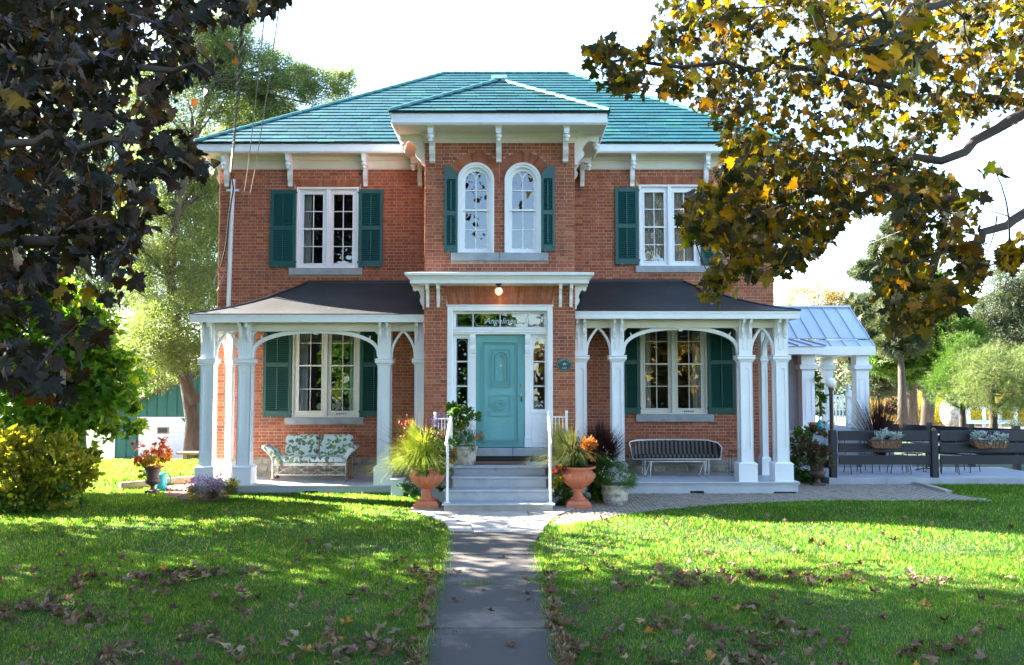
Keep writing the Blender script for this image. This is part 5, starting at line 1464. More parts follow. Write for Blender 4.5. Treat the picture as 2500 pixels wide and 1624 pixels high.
def put_mesh(name, parts, mat, parent, kind=None):
    V, Fc = merge(parts); o = link(name, fast_mesh(name, V - np.array(org(parent)), Fc, mat), parent, org(parent))
    if kind: o['kind'] = kind
    return o
def limb(mb, a, b, r0, r1, bend=0.15, n=5, seg=6):
    a, b = Vector(a), Vector(b); L = (b - a).length
    off = Vector((random.gauss(0, 1), random.gauss(0, 1), random.gauss(0, .6))) * L * bend
    pts = [a.lerp(b, t) + off * (4 * t * (1 - t)) * 0.5 for t in [i / n for i in range(n + 1)]]
    mb.tube(pts, [r0 + (r1 - r0) * i / n for i in range(n + 1)], seg, False); return pts
def lobe(px, py, r, Y, dy=1.0, sq=1.0):
    c = P(px, py, Y); k = Y / F; return (c.x, c.y, c.z, r * k, r * k * dy, r * k * sq)
def tree(name, label, base, trunk_pts, r0, lobes, n, size, kind, mat, group=None, nlimb=40, droop=0.1, barkm='bark', shell=0.5, up=0.7, cat='tree'):
    t = thing(name, base, label, cat, group)
    mb = MB(); pts = [Vector(base) - Vector((0, 0, 0.1))] + [Vector(p) for p in trunk_pts]; m = len(pts)
    mb.tube(pts, [r0 * (1.35 if i == 0 else 1 - 0.65 * i / (m - 1)) for i in range(m)], 10)
    mb.build('trunk', M[barkm], t, True)
    C, D, cc = cloud(lobes, n, shell)
    lm_ = MB()
    anchors = pts[1:]
    sel = RNG.choice(len(cc), min(nlimb, len(cc)), replace=False)
    for i in sel:
        c = Vector(cc[i])
        lows = [p for p in anchors if p.z < c.z + 0.3] or anchors
        a = min(lows, key=lambda p: (p - c).length + random.uniform(0, 1))
        limb(lm_, a, c, r0 * 0.22, r0 * 0.03, 0.15, 5, 5)
    if nlimb: tag(lm_.build('branches', M[barkm], t, True), kind='stuff')
    ax = D + RNG.normal(size=D.shape) * 0.8 - np.array([0, 0, droop])
    put_mesh('crown', [scatter(kind, C, ax, RNG.uniform(0.7, 1.3, n) * size, up)], M[mat], t)
    return t
def blades(base, n, length, spread, width, droop=1.0, seg=5, up=1.0, lr=0.3, center_r=0.1, bias=(0, 0)):
    """arching grass leaves from a point"""
    b = np.array(base, float)
    an = RNG.uniform(0, 2 * pi, n); tilt = np.minimum(np.abs(RNG.normal(0, spread, n)), min(1.15, spread * 1.7))
    L = length * RNG.uniform(1 - lr, 1 + lr, n)
    dirs = np.stack([np.cos(an) * np.sin(tilt) + bias[0], np.sin(an) * np.sin(tilt) + bias[1], np.cos(tilt) * up], -1); dirs = unit(dirs)
    hor = unit(np.stack([dirs[:, 0], dirs[:, 1], np.zeros(n)], -1))
    side = np.stack([-hor[:, 1], hor[:, 0], np.zeros(n)], -1)
    p0 = b + hor * RNG.uniform(0, center_r, (n, 1))
    V = []
    for i in range(seg + 1):
        t = i / seg; w = width * (1 - t) ** 0.7 * (0.6 + 0.4 * min(1, t * 4))
        p = p0 + dirs * (L[:, None] * t) + hor * (L[:, None] * 0.35 * t * t * np.sin(tilt)[:, None]) - np.array([0, 0, 1]) * (L[:, None] * droop * 0.55 * t * t * (0.25 + np.sin(tilt)[:, None]))
        V.append(p - side * w / 2); V.append(p + side * w / 2)
    V = np.stack(V, 1); k = 2 * (seg + 1)
    Fc = []
    for i in range(seg): Fc += [(2 * i, 2 * i + 1, 2 * i + 3), (2 * i, 2 * i + 3, 2 * i + 2)]
    Fa = (np.arange(n) * k)[:, None, None] + np.array(Fc)[None]
    return V.reshape(-1, 3), Fa.reshape(-1, 3)
def bush(lobes, n, size, kind, up=0.5, shell=0.3):
    C, D, _ = cloud(lobes, n, shell); return scatter(kind, C, D + RNG.normal(size=D.shape) * 0.7, RNG.uniform(0.6, 1.4, n) * size, up)
def pxl(px, py, rx, ry, Y, rd=None):
    c = P(px, py, Y); k = Y / F; return (c.x, c.y, c.z, rx * k, (rd if rd is not None else rx) * k, ry * k)
# ================================================================== POTS AND PLANTS BY THE STEPS
def urn(name, label, c, s, mat, cat='urn', group=None, kind='terra'):
    t = thing(name, c, label, cat, group)
    x, y, z = c
    mb = MB()
    if kind == 'terra':
        mb.sqloft(x, y, [(0.235 * s, z), (0.235 * s, z + 0.085 * s), (0.215 * s, z + 0.095 * s), (0.20 * s, z + 0.13 * s), (0.16 * s, z + 0.15 * s)]); mb.build('plinth', M[mat], t)
        mb = MB(); pf = [(0.15, .15), (0.155, .17), (0.13, .19), (0.10, .22), (0.082, .27), (0.080, .31), (0.10, .335), (0.105, .35), (0.10, .36)]
        mb.lathe((x, y, z), [(r * s, h * s) for r, h in pf], 28); mb.build('stem', M[mat], t, True)
        mb = MB(); pf = [(0.10, .358), (0.20, .42), (0.28, .50), (0.325, .58), (0.325, .63), (0.29, .665), (0.27, .70), (0.275, .72), (0.33, .735), (0.345, .755), (0.335, .775), (0.30, .77), (0.27, .74)]
        mb.lathe((x, y, z), [(r * s, h * s) for r, h in pf], 120, flute=24, famp=0.035, fz=(0.40 * s, 0.64 * s)); mb.build('bowl', M[mat], t, True)
    else:
        mb.sqloft(x, y, [(0.13 * s, z), (0.13 * s, z + 0.05 * s), (0.10 * s, z + 0.06 * s)]); mb.build('plinth', M[mat], t)
        mb = MB(); pf = [(0.09, .055), (0.055, .09), (0.045, .14), (0.06, .17), (0.12, .19), (0.155, .23), (0.16, .28), (0.145, .30), (0.15, .31)]
        mb.lathe((x, y, z), [(r * s, h * s) for r, h in pf], 60, flute=20, famp=0.05, fz=(0.17 * s, 0.29 * s)); mb.build('stem', M[mat], t, True)
        mb = MB(); pf = [(0.13, .305), (0.135, .33), (0.145, .42), (0.165, .52), (0.20, .57), (0.215, .58), (0.21, .60), (0.18, .59), (0.15, .5)]
        mb.lathe((x, y, z), [(r * s, h * s) for r, h in pf], 28); mb.build('bowl', M[mat], t, True)
    return t
def plant(name, label, c, parts, cat='plant', group=None):
    t = thing(name, c, label, cat, group)
    for nme, ps, mat in parts: put_mesh(nme, ps, M[mat], t)
    return t
Yu = 16.3
UL = G(1043, 1238); UL.y = Yu; UL.x = PX(1043, Yu, .3)
UR = Vector((PX(1411, Yu + .05, .3), Yu + .05, 0.0))
urn('terracotta_urn', 'fluted terracotta urn left of the steps, filled with lime green fountain grass', (UL.x, UL.y, 0.0), 1.0, 'terra', group='terracotta urns beside the steps')
urn('terracotta_urn', 'fluted terracotta urn right of the steps, on the paver path', (UR.x, UR.y, 0.0), 1.0, 'terra', group='terracotta urns beside the steps')
b = (UL.x, UL.y, 0.74)
plant('fountain_grass', 'big lime green fountain grass arching out of the left terracotta urn', b, [
    ('blades', [blades((UL.x - 0.08, UL.y, 0.76), 3400, 0.98, 0.42, 0.011, 1.6, 8, bias=(-0.14, -0.06)), blades((UL.x - 0.16, UL.y - 0.05, 0.80), 1100, 0.66, 0.45, 0.011, 2.0, 8, bias=(-0.35, 0.05))], 'lf_lime'),
    ('plumes', [blades((UL.x - 0.1, UL.y, 0.9), 26, 1.15, 0.35, 0.005, 0.5, 6, bias=(-0.15, 0))], 'lf_gold')], 'grass plant')
plant('red_foliage_plant', 'spiky rust red plant rising behind the lime grass in the left urn', b, [
    ('blades', [blades((UL.x - 0.30, UL.y + 0.25, 0.85), 240, 1.0, 0.5, 0.018, 0.9, 5, bias=(-0.3, 0))], 'lf_darkred'),
    ('leaves', [bush([pxl(992, 1045, 34, 26, Yu + .25)], 150, 0.055, 'oval')], 'lf_red')])
plant('coleus_plant', 'bronze and green coleus spilling over the right rim of the left urn', b, [
    ('leaves', [bush([pxl(1062, 1100, 38, 42, Yu - .05), pxl(1040, 1070, 34, 30, Yu)], 520, 0.07, 'oval')], 'lf_darkred'),
    ('foliage', [bush([pxl(1072, 1122, 32, 28, Yu - .1), pxl(1030, 1128, 16, 28, Yu - .28), pxl(1075, 1085, 25, 25, Yu)], 620, 0.075, 'oval')], 'lf_green')])
plant('purple_flowers', 'mauve flower spikes and grey leaves behind the left handrail', (UL.x + .25, Yu + .6, 0.70), [
    ('flowers', [bush([pxl(1075, 1030, 22, 18, 16.9)], 260, 0.05, 'oval')], 'fl_purple'),
    ('foliage', [bush([pxl(1072, 1068, 26, 32, 16.9), pxl(1098, 1052, 14, 30, 17.0)], 520, 0.07, 'oval')], 'lf_green')])
# landing pot
pc = (PX(1137, 17.05, .9), 17.05, 0.738)
lp = thing('landing_pot', pc, 'round weathered stone flower pot standing on the landing beside the door', 'pot')
mb = MB(); mb.lathe(pc, [(0.165, 0), (0.18, 0.01), (0.185, 0.05), (0.20, 0.08), (0.205, 0.2), (0.225, 0.28), (0.225, 0.30), (0.24, 0.31), (0.24, 0.36), (0.225, 0.365), (0.20, 0.34)], 28, flute=12, famp=0.02, fz=(0.09, 0.26)); mb.build('pot', M['pot'], lp, True)
plant('pot_plant', 'leafy green plant with orange flowers and dark upper fronds in the landing pot', pc, [
    ('foliage', [bush([pxl(1130, 1060, 30, 28, 17.0), pxl(1150, 1070, 22, 22, 16.95), pxl(1165, 1082, 15, 18, 16.9)], 1500, 0.085, 'spray')], 'lf_green'),
    ('lime_leaves', [bush([pxl(1115, 1055, 14, 30, 16.95)], 350, 0.05, 'oval')], 'lf_hedge'),
    ('fronds', [bush([pxl(1125, 1015, 42, 18, 17.05), pxl(1105, 1005, 22, 12, 17.0)], 500, 0.095, 'oval', 1.2)], 'lf_dark'),
    ('flowers', [bush([pxl(1168, 1063, 10, 10, 16.85)], 36, 0.045, 'oval')], 'fl_orange')])
plant('trailing_nasturtium', 'orange and green trailing leaves by the foot of the left handrail', (UL.x + .45, 16.5, 0.6), [
    ('leaves', [bush([pxl(1103, 1108, 9, 18, 16.5)], 120, 0.07, 'oval')], 'lf_orange'), ('foliage', [bush([pxl(1080, 1165, 10, 40, 16.9)], 250, 0.07, 'oval')], 'lf_dark')])
# right urn
b = (UR.x, UR.y, 0.74)
plant('green_fountain_grass', 'olive green fountain grass with tan plumes in the right terracotta urn', b, [
    ('blades', [blades((UR.x - 0.12, UR.y, 0.74), 2600, 1.05, 0.38, 0.010, 1.5, 8, bias=(-0.22, 0.0))], 'lf_olive'),
    ('plumes', [blades((UR.x - 0.1, UR.y, 0.8), 40, 1.35, 0.35, 0.005, 0.3, 6, bias=(-0.2, 0.05))], 'lf_gold')], 'grass plant')
plant('rusty_coleus', 'clump of rusty orange coleus in the right terracotta urn', b, [
    ('leaves', [bush([pxl(1437, 1086, 20, 18, Yu - .2), pxl(1440, 1108, 12, 16, Yu - .25)], 700, 0.05, 'oval')], 'lf_orange'),
    ('foliage', [bush([pxl(1425, 1125, 30, 18, Yu), pxl(1405, 1120, 25, 14, Yu)], 420, 0.07, 'oval')], 'lf_green')])
plant('trailing_vine', 'sunlit red and green trailing vine left of the right urn', (UR.x - .45, Yu, 0), [
    ('foliage', [bush([pxl(1368, 1150, 17, 18, Yu - .1), pxl(1364, 1178, 15, 16, Yu)], 420, 0.06, 'oval')], 'lf_hedge'),
    ('red_leaves', [bush([pxl(1366, 1148, 15, 10, Yu - .15)], 90, 0.07, 'oval')], 'lf_red'),
    ('shaded_leaves', [bush([pxl(1370, 1205, 20, 30, Yu + .25)], 500, 0.07, 'oval')], 'lf_dark')])  # lower leaves get a deeper green, shade put into the colour
pg = Vector((PX(1462, 17.3, .8), 17.3, 0))
plant('purple_fountain_grass', 'dark purple fountain grass spraying out in front of the right porch', (pg.x, pg.y, 0.0), [
    ('blades', [blades((pg.x, pg.y - 0.25, 0.62), 2000, 0.95, 0.62, 0.019, 0.75, 7)], 'lf_purple')], 'grass plant')
pp = thing('black_nursery_pot', (pg.x, pg.y, 0), 'dark pot hidden under the purple fountain grass', 'pot')
MB().lathe((pg.x, pg.y, 0), [(0.15, 0), (0.2, 0.4), (0.21, 0.42), (0.19, 0.42)], 20).build('pot', M['black'], pp, True)
bk = (PX(1502, 16.75, .2), 16.75, 0.0)
bp = thing('basket_pot', bk, 'pale woven stone pot on the pavers, full of green leaves and white flowers', 'pot')
mb = MB(); mb.lathe(bk, [(0.19, 0), (0.205, 0.01), (0.22, 0.08), (0.235, 0.09), (0.235, 0.12), (0.245, 0.2), (0.26, 0.21), (0.26, 0.24), (0.25, 0.3), (0.28, 0.36), (0.30, 0.38), (0.28, 0.39), (0.24, 0.36)], 48, flute=16, famp=0.03, fz=(0.0, 0.36)); mb.build('pot', M['pot'], bp, True)
plant('white_flowering_plant', 'bushy green plant dotted with white flowers in the pale basket pot', bk, [
    ('foliage', [bush([pxl(1505, 1158, 42, 30, 16.6), pxl(1475, 1150, 26, 36, 16.6), pxl(1530, 1168, 22, 28, 16.6)], 2900, 0.075, 'spray')], 'lf_green'),
    ('flowers', [bush([pxl(1486, 1148, 30, 42, 16.45), pxl(1520, 1165, 25, 15, 16.4)], 75, 0.028, 'oval')], 'fl_white')])
plant('shade_plant', 'dark leafy plant between the right urn and the basket pot', (PX(1462, 16.9, .3), 16.9, 0), [('foliage', [bush([pxl(1463, 1185, 20, 40, 16.95)], 620, 0.07, 'oval')], 'lf_dark')])
# white box post by the left porch
wb = P(971, 1186, 17.9)
bx = thing('white_planter_stand', (wb.x, 17.9, 0), 'square white wooden stand in the grass between the left porch and terracotta urn', 'stand')
MB().bbox(wb.x - 0.125, wb.x + 0.125, 17.8, 18.05, 0, 0.34, 0.006).build('body', M['white'], bx); MB().bbox(wb.x - 0.14, wb.x + 0.14, 17.785, 18.065, 0.34, 0.365, 0.004).build('top', M['white'], bx)
plant('border_plants', 'low leafy plants with pale flowers at the foot of the white stand', (wb.x + .3, 17.2, 0), [('foliage', [bush([pxl(1005, 1190, 24, 18, 17.2)], 320, 0.06, 'oval')], 'lf_green'), ('flowers', [bush([pxl(1010, 1182, 20, 10, 17.1)], 30, 0.04, 'oval')], 'fl_white')])
# brown urn on the lawn, watering can, aster
uy = 18.4; ux = PX(373, uy, .3)
urn('iron_urn', 'brown iron urn with orange coleus, standing in the sunny lawn left of the porch', (ux, uy, 0.02), 0.92, 'iron', kind='iron')
plant('sunny_coleus', 'glowing orange and yellow coleus with large red leaves in the lawn urn', (ux, uy, 0.55), [
    ('leaves', [bush([pxl(375, 1118, 34, 18, uy), pxl(362, 1128, 20, 14, uy - .1), pxl(395, 1108, 18, 14, uy)], 620, 0.07, 'oval')], 'lf_orange'),
    ('lime_leaves', [bush([pxl(380, 1130, 30, 10, uy - .1), pxl(345, 1150, 10, 18, uy)], 380, 0.06, 'oval')], 'lf_hedge'),
    ('red_leaves', [bush([pxl(370, 1085, 34, 12, uy), pxl(338, 1112, 12, 6, uy)], 46, 0.16, 'oval', 1.5)], 'lf_red')])
wy = 18.9; wx = PX(395, wy, .3)
wc = thing('watering_can', (wx, wy, 0.02), 'teal plastic watering can behind the brown urn on the lawn', 'watering can')
z0 = 0.02
mb = MB(); mb.lathe((wx, wy, z0), [(0.11, 0), (0.125, 0.02), (0.12, 0.10), (0.10, 0.20), (0.085, 0.28), (0.09, 0.33), (0.07, 0.35)], 20); autosmooth(mb.build('body', M['teal'], wc), 50)
MB().tube([(wx + 0.09, wy, z0 + 0.08), (wx + 0.19, wy, z0 + 0.16), (wx + 0.20, wy, z0 + 0.28), (wx + 0.12, wy, z0 + 0.36), (wx + 0.05, wy, z0 + 0.34)], 0.016, 8).build('handle', M['teal'], wc, True)
MB().tube([(wx + 0.06, wy, z0 + 0.33), (wx + 0.02, wy, z0 + 0.44), (wx - 0.07, wy, z0 + 0.42), (wx - 0.08, wy, z0 + 0.32)], 0.012, 8).build('top_handle', M['teal'], wc, True)
mb = MB(); mb.tube([(wx - 0.09, wy, z0 + 0.06), (wx - 0.24, wy, z0 + 0.25), (wx - 0.36, wy, z0 + 0.36)], [0.028, 0.018, 0.014], 8); mb.cyl((wx - 0.36, wy, z0 + 0.35), (wx - 0.41, wy, z0 + 0.41), 0.02, 0.055, 12); mb.build('spout', M['teal'], wc, True)
ay = 17.5; axx = PX(520, ay, .2)
plant('aster_bush', 'bushy mauve flowering aster at the corner of the left porch', (axx, ay, 0), [
    ('foliage', [bush([pxl(520, 1195, 52, 26, ay), pxl(556, 1188, 22, 22, ay)], 2200, 0.08, 'spray')], 'lf_olive'),
    ('lime_leaves', [bush([pxl(560, 1185, 18, 20, ay - .1), pxl(478, 1205, 18, 18, ay)], 420, 0.05, 'oval')], 'lf_hedge'),
    ('twigs', [blades((axx, ay, 0.02), 260, 0.42, 0.7, 0.006, 0.4, 4)], 'lf_darkred'),
    ('flowers', [bush([pxl(510, 1180, 48, 20, ay - .1), pxl(485, 1172, 18, 10, ay - .1)], 700, 0.036, 'oval')], 'fl_purple')], 'bush')
# ================================================================== PORCH FURNITURE
zfl = 0.18
def rcushion(mb, x0, x1, z0, z1, y0, y1, lean=0.0, r=0.10, n=8):
    """puffy upright cushion with rounded top corners"""
    pts = [(x0, z0), (x1, z0)]
    for k in range(n + 1): a = pi / 2 * k / n; pts.append((x1 - r + r * cos(a), z1 - r + r * sin(a)))
    for k in range(n + 1): a = pi / 2 * k / n; pts.append((x0 + r - r * sin(a), z1 - r + r * cos(a)))
    cx_, cz_ = (x0 + x1) / 2, (z0 + z1) / 2; m = len(pts)
    def q(s, y): return [(cx_ + (x - cx_) * s, y + lean * (z - z0), cz_ + (z - cz_) * s) for x, z in pts]
    vs = q(0.88, y0) + q(0.97, y0 + 0.025) + q(1, (y0 + y1) / 2) + q(0.97, y1 - 0.02) + q(0.9, y1)
    fs = [tuple(range(m)), tuple(range(5 * m - 1, 4 * m - 1, -1))]
    for j in range(4): fs += [(j * m + i, (j + 1) * m + i, (j + 1) * m + (i + 1) % m, j * m + (i + 1) % m) for i in range(m)]
    mb.add(vs, [f[::-1] if len(f) == 4 else f for f in fs])
gy_ = 18.98
gx0, gx1 = PX(668, gy_, .6), PX(843, gy_, .6)
gl = thing('floral_glider', ((gx0 + gx1) / 2, 19.3, zfl), 'white metal porch glider with green leaf-print cushions under the left porch window', 'glider bench')
zs_ = PZ(1130, gy_); yb2 = 19.62
for i, (a, b_) in enumerate(((696.5, 779), (781, 863))):
    mb = MB(); xa, xb = PX(a, 19.5, 1), PX(b_, 19.5, 1); rcushion(mb, xa, xb, PZ(1119, 19.5), PZ(1062, 19.5) + 0.01, 19.38, 19.52, 0.2)
    autosmooth(mb.build('back_cushion', M['floral'], gl), 60)
xm = (gx0 + gx1) / 2
for xa, xb in ((gx0 + 0.02, xm - 0.005), (xm + 0.005, gx1 - 0.02)): autosmooth(MB().bbox(xa, xb, gy_, 19.45, zs_, zs_ + 0.13, 0.03).build('seat_cushion', M['floral'], gl), 60)
mb = MB(); mb.box(gx0, gx1, gy_ - 0.01, gy_ + 0.02, zs_ - 0.07, zs_ - 0.002); mb.box(gx0, gx1, gy_ + 0.02, 19.5, zs_ - 0.02, zs_ - 0.003); mb.build('seat_frame', M['rust'], gl)
zl = PZ(1158, gy_); zu = zs_ - 0.07
mb = MB(); mb.box(gx0 + 0.01, gx1 - 0.01, gy_ - 0.005, gy_ + 0.015, zl - 0.012, zl)
n = 4; w_ = (gx1 - gx0 - 0.06) / n
for k in range(n):
    xa = gx0 + 0.03 + k * w_; xb = xa + w_; h = zu - zl; xc = (xa + xb) / 2
    for sg in (1, -1):
        pts = [(xa + 0.02, zl + (0 if sg > 0 else h)), (xa + w_ * .25, zl + h * (.2 if sg > 0 else .8)), (xc, zl + h / 2), (xb - w_ * .25, zl + h * (.8 if sg > 0 else .2)), (xb - 0.02, zl + (h if sg > 0 else 0))]
        mb.strip(pts, 0.010, gy_, gy_ + 0.012)
    for sx in (-1, 1):
        for sz in (-1, 1):
            cx_ = (xa if sx < 0 else xb); 
            pts = []
            for i in range(12):
                a = i / 11 * 1.6 * pi; r = 0.034 * (1 - 0.05 * i)
                pts.append((cx_ - sx * (0.045 - r * cos(a) * 0.9), zl + h / 2 + sz * (0.035 + r * sin(a) * 0.8)))
            mb.strip(pts, 0.008, gy_, gy_ + 0.012)
mb.build('scroll_panel', M['rust'], gl)
for sg, xe in ((-1, gx0), (1, gx1)):
    xo_ = xe + sg * 0.25; zt_ = PZ(1095, gy_) + 0.02
    mb = MB(); mb.tube([(xe + sg * 0.02, gy_ - 0.02, zl - 0.07), (xe + sg * 0.015, gy_ - 0.03, zs_ + 0.05), (xe + sg * 0.06, gy_ - 0.02, zs_ + 0.15), (xo_, gy_ - 0.0, zt_), (xo_ + sg * 0.02, gy_ + 0.1, zt_ + 0.02), (xo_, 19.5, zt_ + 0.02)], 0.016, 8)
    mb.tube([(xe + sg * 0.02, gy_ - 0.02, zl - 0.07), (xe + sg * 0.03, gy_ + 0.05, zl - 0.10), (xe + sg * 0.06, 19.4, zl - 0.10), (xe + sg * 0.06, 19.5, zs_ + 0.1)], 0.016, 8)
    mb.build('arm', M['rust'], gl, True)
    mb = MB(); q = [(xe + sg * 0.02, zs_ + 0.10), (xe + sg * 0.08, zs_ + 0.13), (xo_ - sg * .01, zt_ + 0.005), (xo_ - sg * 0.07, zt_ + 0.05), (xe - sg * 0.02, zs_ + 0.24), (xe - sg * 0.06, zs_ + 0.12)]
    mb.extr(q if sg > 0 else q[::-1], 'y', gy_ + 0.03, 19.42); autosmooth(mb.build('arm_cushion', M['floral'], gl), 60)
    mb = MB(); mb.box(xe + sg * 0.05 - 0.02, xe + sg * 0.05 + 0.02, gy_ + 0.0, 19.55, zfl + 0.04, zfl + 0.07); mb.tube([(xe + sg * 0.05, gy_ + 0.08, zfl + 0.04), (xe + sg * 0.03, gy_ - 0.06, zfl + 0.012)], 0.016, 6); mb.tube([(xe + sg * 0.05, 19.45, zfl + 0.04), (xe + sg * 0.05, 19.6, zfl + 0.012)], 0.016, 6)
    for yy in (gy_ + 0.12, 19.4): mb.box(xe + sg * 0.05 - 0.012, xe + sg * 0.05 + 0.012, yy - 0.012, yy + 0.012, zfl + 0.05, zs_ + 0.02)
    mb.build('rocker_base', nm('rust_brown_metal%d' % (sg + 1), (0.30, 0.13, 0.05), 0.7, 0.3, 12, dirt=(0.5, 0.45, 0.4), dscale=9, dlo=0.55, dhi=0.62), gl)
MB().box(gx0 + 0.05, gx1 - 0.05, 19.2, 19.23, zfl + 0.10, zfl + 0.13).build('stretcher', M['rust'], gl)
# striped glider on the right porch
zfr = 0.252
yy0 = 19.2
sc_ = thing('striped_glider', (PX(1648, 19.4, .8), 19.4, zfr), 'white wire porch glider with black and brown striped cushions under the right porch window', 'glider bench')
def cpx(u, v, Y=19.25): return P(1480 + u / 7.4375, 1060 + v / 7.4375, Y)
fr_pts = [cpx(490, 452), cpx(420, 160), cpx(450, 135, 19.3), cpx(560, 112, 19.45), cpx(900, 104, 19.7), cpx(1500, 102, 19.7), cpx(1850, 110, 19.45), cpx(2030, 160, 19.3), cpx(2100, 240, 19.25), cpx(2075, 452)]
mb = MB(); mb.tube(fr_pts, 0.014, 8); mb.tube([cpx(480, 452), cpx(2085, 452)], 0.014, 8)
for k in range(14):
    a = cpx(600 + k * 100, 108, 19.68); b_ = cpx(600 + k * 100, 450, 19.5); mb.tube([a, b_], 0.005, 5)
mb.build('wire_frame', M['white'], sc_, True)
mb = MB(); n = 26
top = []
for k in range(n + 1):
    t = k / n; u_ = 460 + (2080 - 460) * t; e = min(t, 1 - t)
    Yb = 19.62 - 0.34 * max(0, 1 - e / 0.14) ** 1.5
    vt = 112 + 130 * max(0, 1 - e / 0.12) ** 2 + random.uniform(-5, 5)
    pT = cpx(u_, vt, Yb); pB = cpx(480 + (2060 - 480) * t, 400, Yb - 0.10)
    th = 0.07
    for s_, dy in ((0, -th), (0.3, -th - 0.01), (0.5, -th + 0.012), (0.75, -th - 0.01), (1, -th)):
        q = pT.lerp(pB, s_); top.append((q.x, q.y + dy, q.z))
    top.append((pB.x, pB.y + 0.02, pB.z)); top.append((pT.x, pT.y + 0.02, pT.z))
m = 7
mb.add(top, [(i * m + j, (i + 1) * m + j, (i + 1) * m + (j + 1) % m, i * m + (j + 1) % m) for i in range(n) for j in range(m)] + [tuple(range(m)), tuple(range((n + 1) * m - 1, n * m - 1, -1))])
autosmooth(mb.build('back_cushion', M['stripe'], sc_), 60)
a, b_ = cpx(500, 440), cpx(2060, 440)
autosmooth(MB().bbox(a.x, b_.x, 19.2, 19.58, a.z, a.z + 0.085, 0.025).build('seat_cushion', M['stripe'], sc_), 60)
mb = MB(); mb.tube([cpx(740, 497, 19.2), cpx(1820, 497, 19.2)], 0.010, 6)
for u_ in (800, 1790):
    c_ = cpx(u_, 790, 19.15); c_.z = zfr + 0.012; sg = 1 if u_ > 1000 else -1
    mb.tube([cpx(u_ + sg * -10, 497, 19.2), c_ + Vector((0, 0.0, 0)), cpx(u_ + 25, 497, 19.25)], 0.009, 6); mb.tube([c_, (c_.x - 0.05, c_.y + 0.36, zfr + 0.012), cpx(u_, 480, 19.5)], 0.009, 6)
for u_ in (705, 1865):
    c_ = cpx(u_, 740, 19.35); c_.z = zfr + 0.012; mb.tube([cpx(u_, 455, 19.3), c_, (c_.x - 0.03, 19.6, zfr + 0.012), cpx(u_ - 40, 470, 19.55)], 0.010, 6)
mb.build('leg_frame', M['white'], sc_, True)
# small dark table beside it
tq = P(1797, 1100, 19.5); tb = thing('side_table', (tq.x, 19.5, zfr), 'small dark wire side table between the striped glider and porch column', 'table')
MB().box(tq.x - 0.14, tq.x + 0.14, 19.36, 19.64, tq.z - 0.02, tq.z).build('table_top', M['iron'], tb)
for sx in (-1, 1):
    for sy in (-1, 1): MB().tube([(tq.x + sx * 0.13, 19.5 + sy * 0.13, tq.z - 0.02), (tq.x + sx * 0.135, 19.5 + sy * 0.135, zfr)], 0.006, 5).build('leg', M['black'], tb)
MB().box(tq.x - 0.13, tq.x + 0.13, 19.38, 19.62, zfr + 0.08, zfr + 0.09).build('shelf', M['black'], tb)
# ================================================================== RIGHT SIDE: WING, DECK, FENCE
YW = 24.0
wg = thing('garden_porch', (9.5, 25, 0), 'grey side porch with pale standing-seam metal roof and white columns right of the house', 'porch')
def W(px, py, Y=YW): return P(px, py, Y)
fl = 1.07
x0w = MX1 + 0.02; x1w = PX(2128, 23.6, 3.3)
yr = 24.9 + 0.6; ye = 23.4
zr_ = PZ(751, yr); zm_ = PZ(826, ye + 0.5); ze_ = PZ(851, ye)
def seamroof(name, A, B, C, D, n, parent):
    A, B, C, D = map(Vector, (A, B, C, D))
    mb = MB(); nn = (B - A).cross(D - A).normalized()
    if nn.z < 0: nn = -nn
    mb.add([A, B, C, D] + [v - nn * 0.03 for v in (A, B, C, D)], [(0, 1, 2, 3), (7, 6, 5, 4), (0, 4, 5, 1), (1, 5, 6, 2), (2, 6, 7, 3), (3, 7, 4, 0)])
    o = mb.build(name, M['metalroof'], parent)
    for k in range(n + 1):
        t = k / n; p, q = A.lerp(B, t), D.lerp(C, t); s_ = (B - A).normalized() * 0.012
        m2 = MB(); m2.add([p - s_, p + s_, q + s_, q - s_] + [v + nn * 0.035 for v in (p - s_, p + s_, q + s_, q - s_)], [(4, 5, 6, 7), (0, 1, 5, 4), (1, 2, 6, 5), (2, 3, 7, 6), (3, 0, 4, 7)])
        m2.build('seam', M['metalroof'], o)
    return o
xr_top = PX(2073.6, yr, 4.4)
seamroof('roof', (x0w - 0.6, ye + 0.5, zm_), (PX(2122, ye + .5, 3.6), ye + 0.5, zm_), (xr_top, yr, zr_), (x0w - 0.6, yr, zr_), 11, wg)
seamroof('lower_roof', (x0w - 0.6, ye, ze_ + 0.06), (PX(2136, ye, 3.3), ye, ze_ + 0.06), (PX(2124, ye + .5, 3.6), ye + 0.52, zm_ - 0.05), (x0w - 0.6, ye + 0.52, zm_ - 0.05), 11, wg)
xe_ = PX(2136, ye, 3.3)
MB().box(x0w, xr_top + 0.02, yr - 0.05, yr + 0.05, zr_, zr_ + 0.06).build('ridge_cap', M['metalroof'], wg)
mb = MB(); z_a = PZ(867, ye); mb.box(x0w, xe_, ye - 0.03, ye, z_a, ze_ + 0.06); mb.box(xe_ - 0.03, xe_, ye, yr + 2, z_a, ze_ + 0.06); mb.build('fascia', M['white'], wg)
MB().box(x0w, xe_ - 0.04, ye, yr + 2.0, z_a + 0.02, z_a + 0.05).build('ceiling', M['cream'], wg)
mb = MB(); mb.add([(xe_ - 0.3, ye + 0.3, ze_), (xe_ - 0.3, 27.0, ze_), (xr_top, yr, zr_ - 0.05)], [(0, 1, 2)]); mb.build('gable', M['white'], wg)
yn = 22.6; xn1 = PX(2014, yn, 3.3)
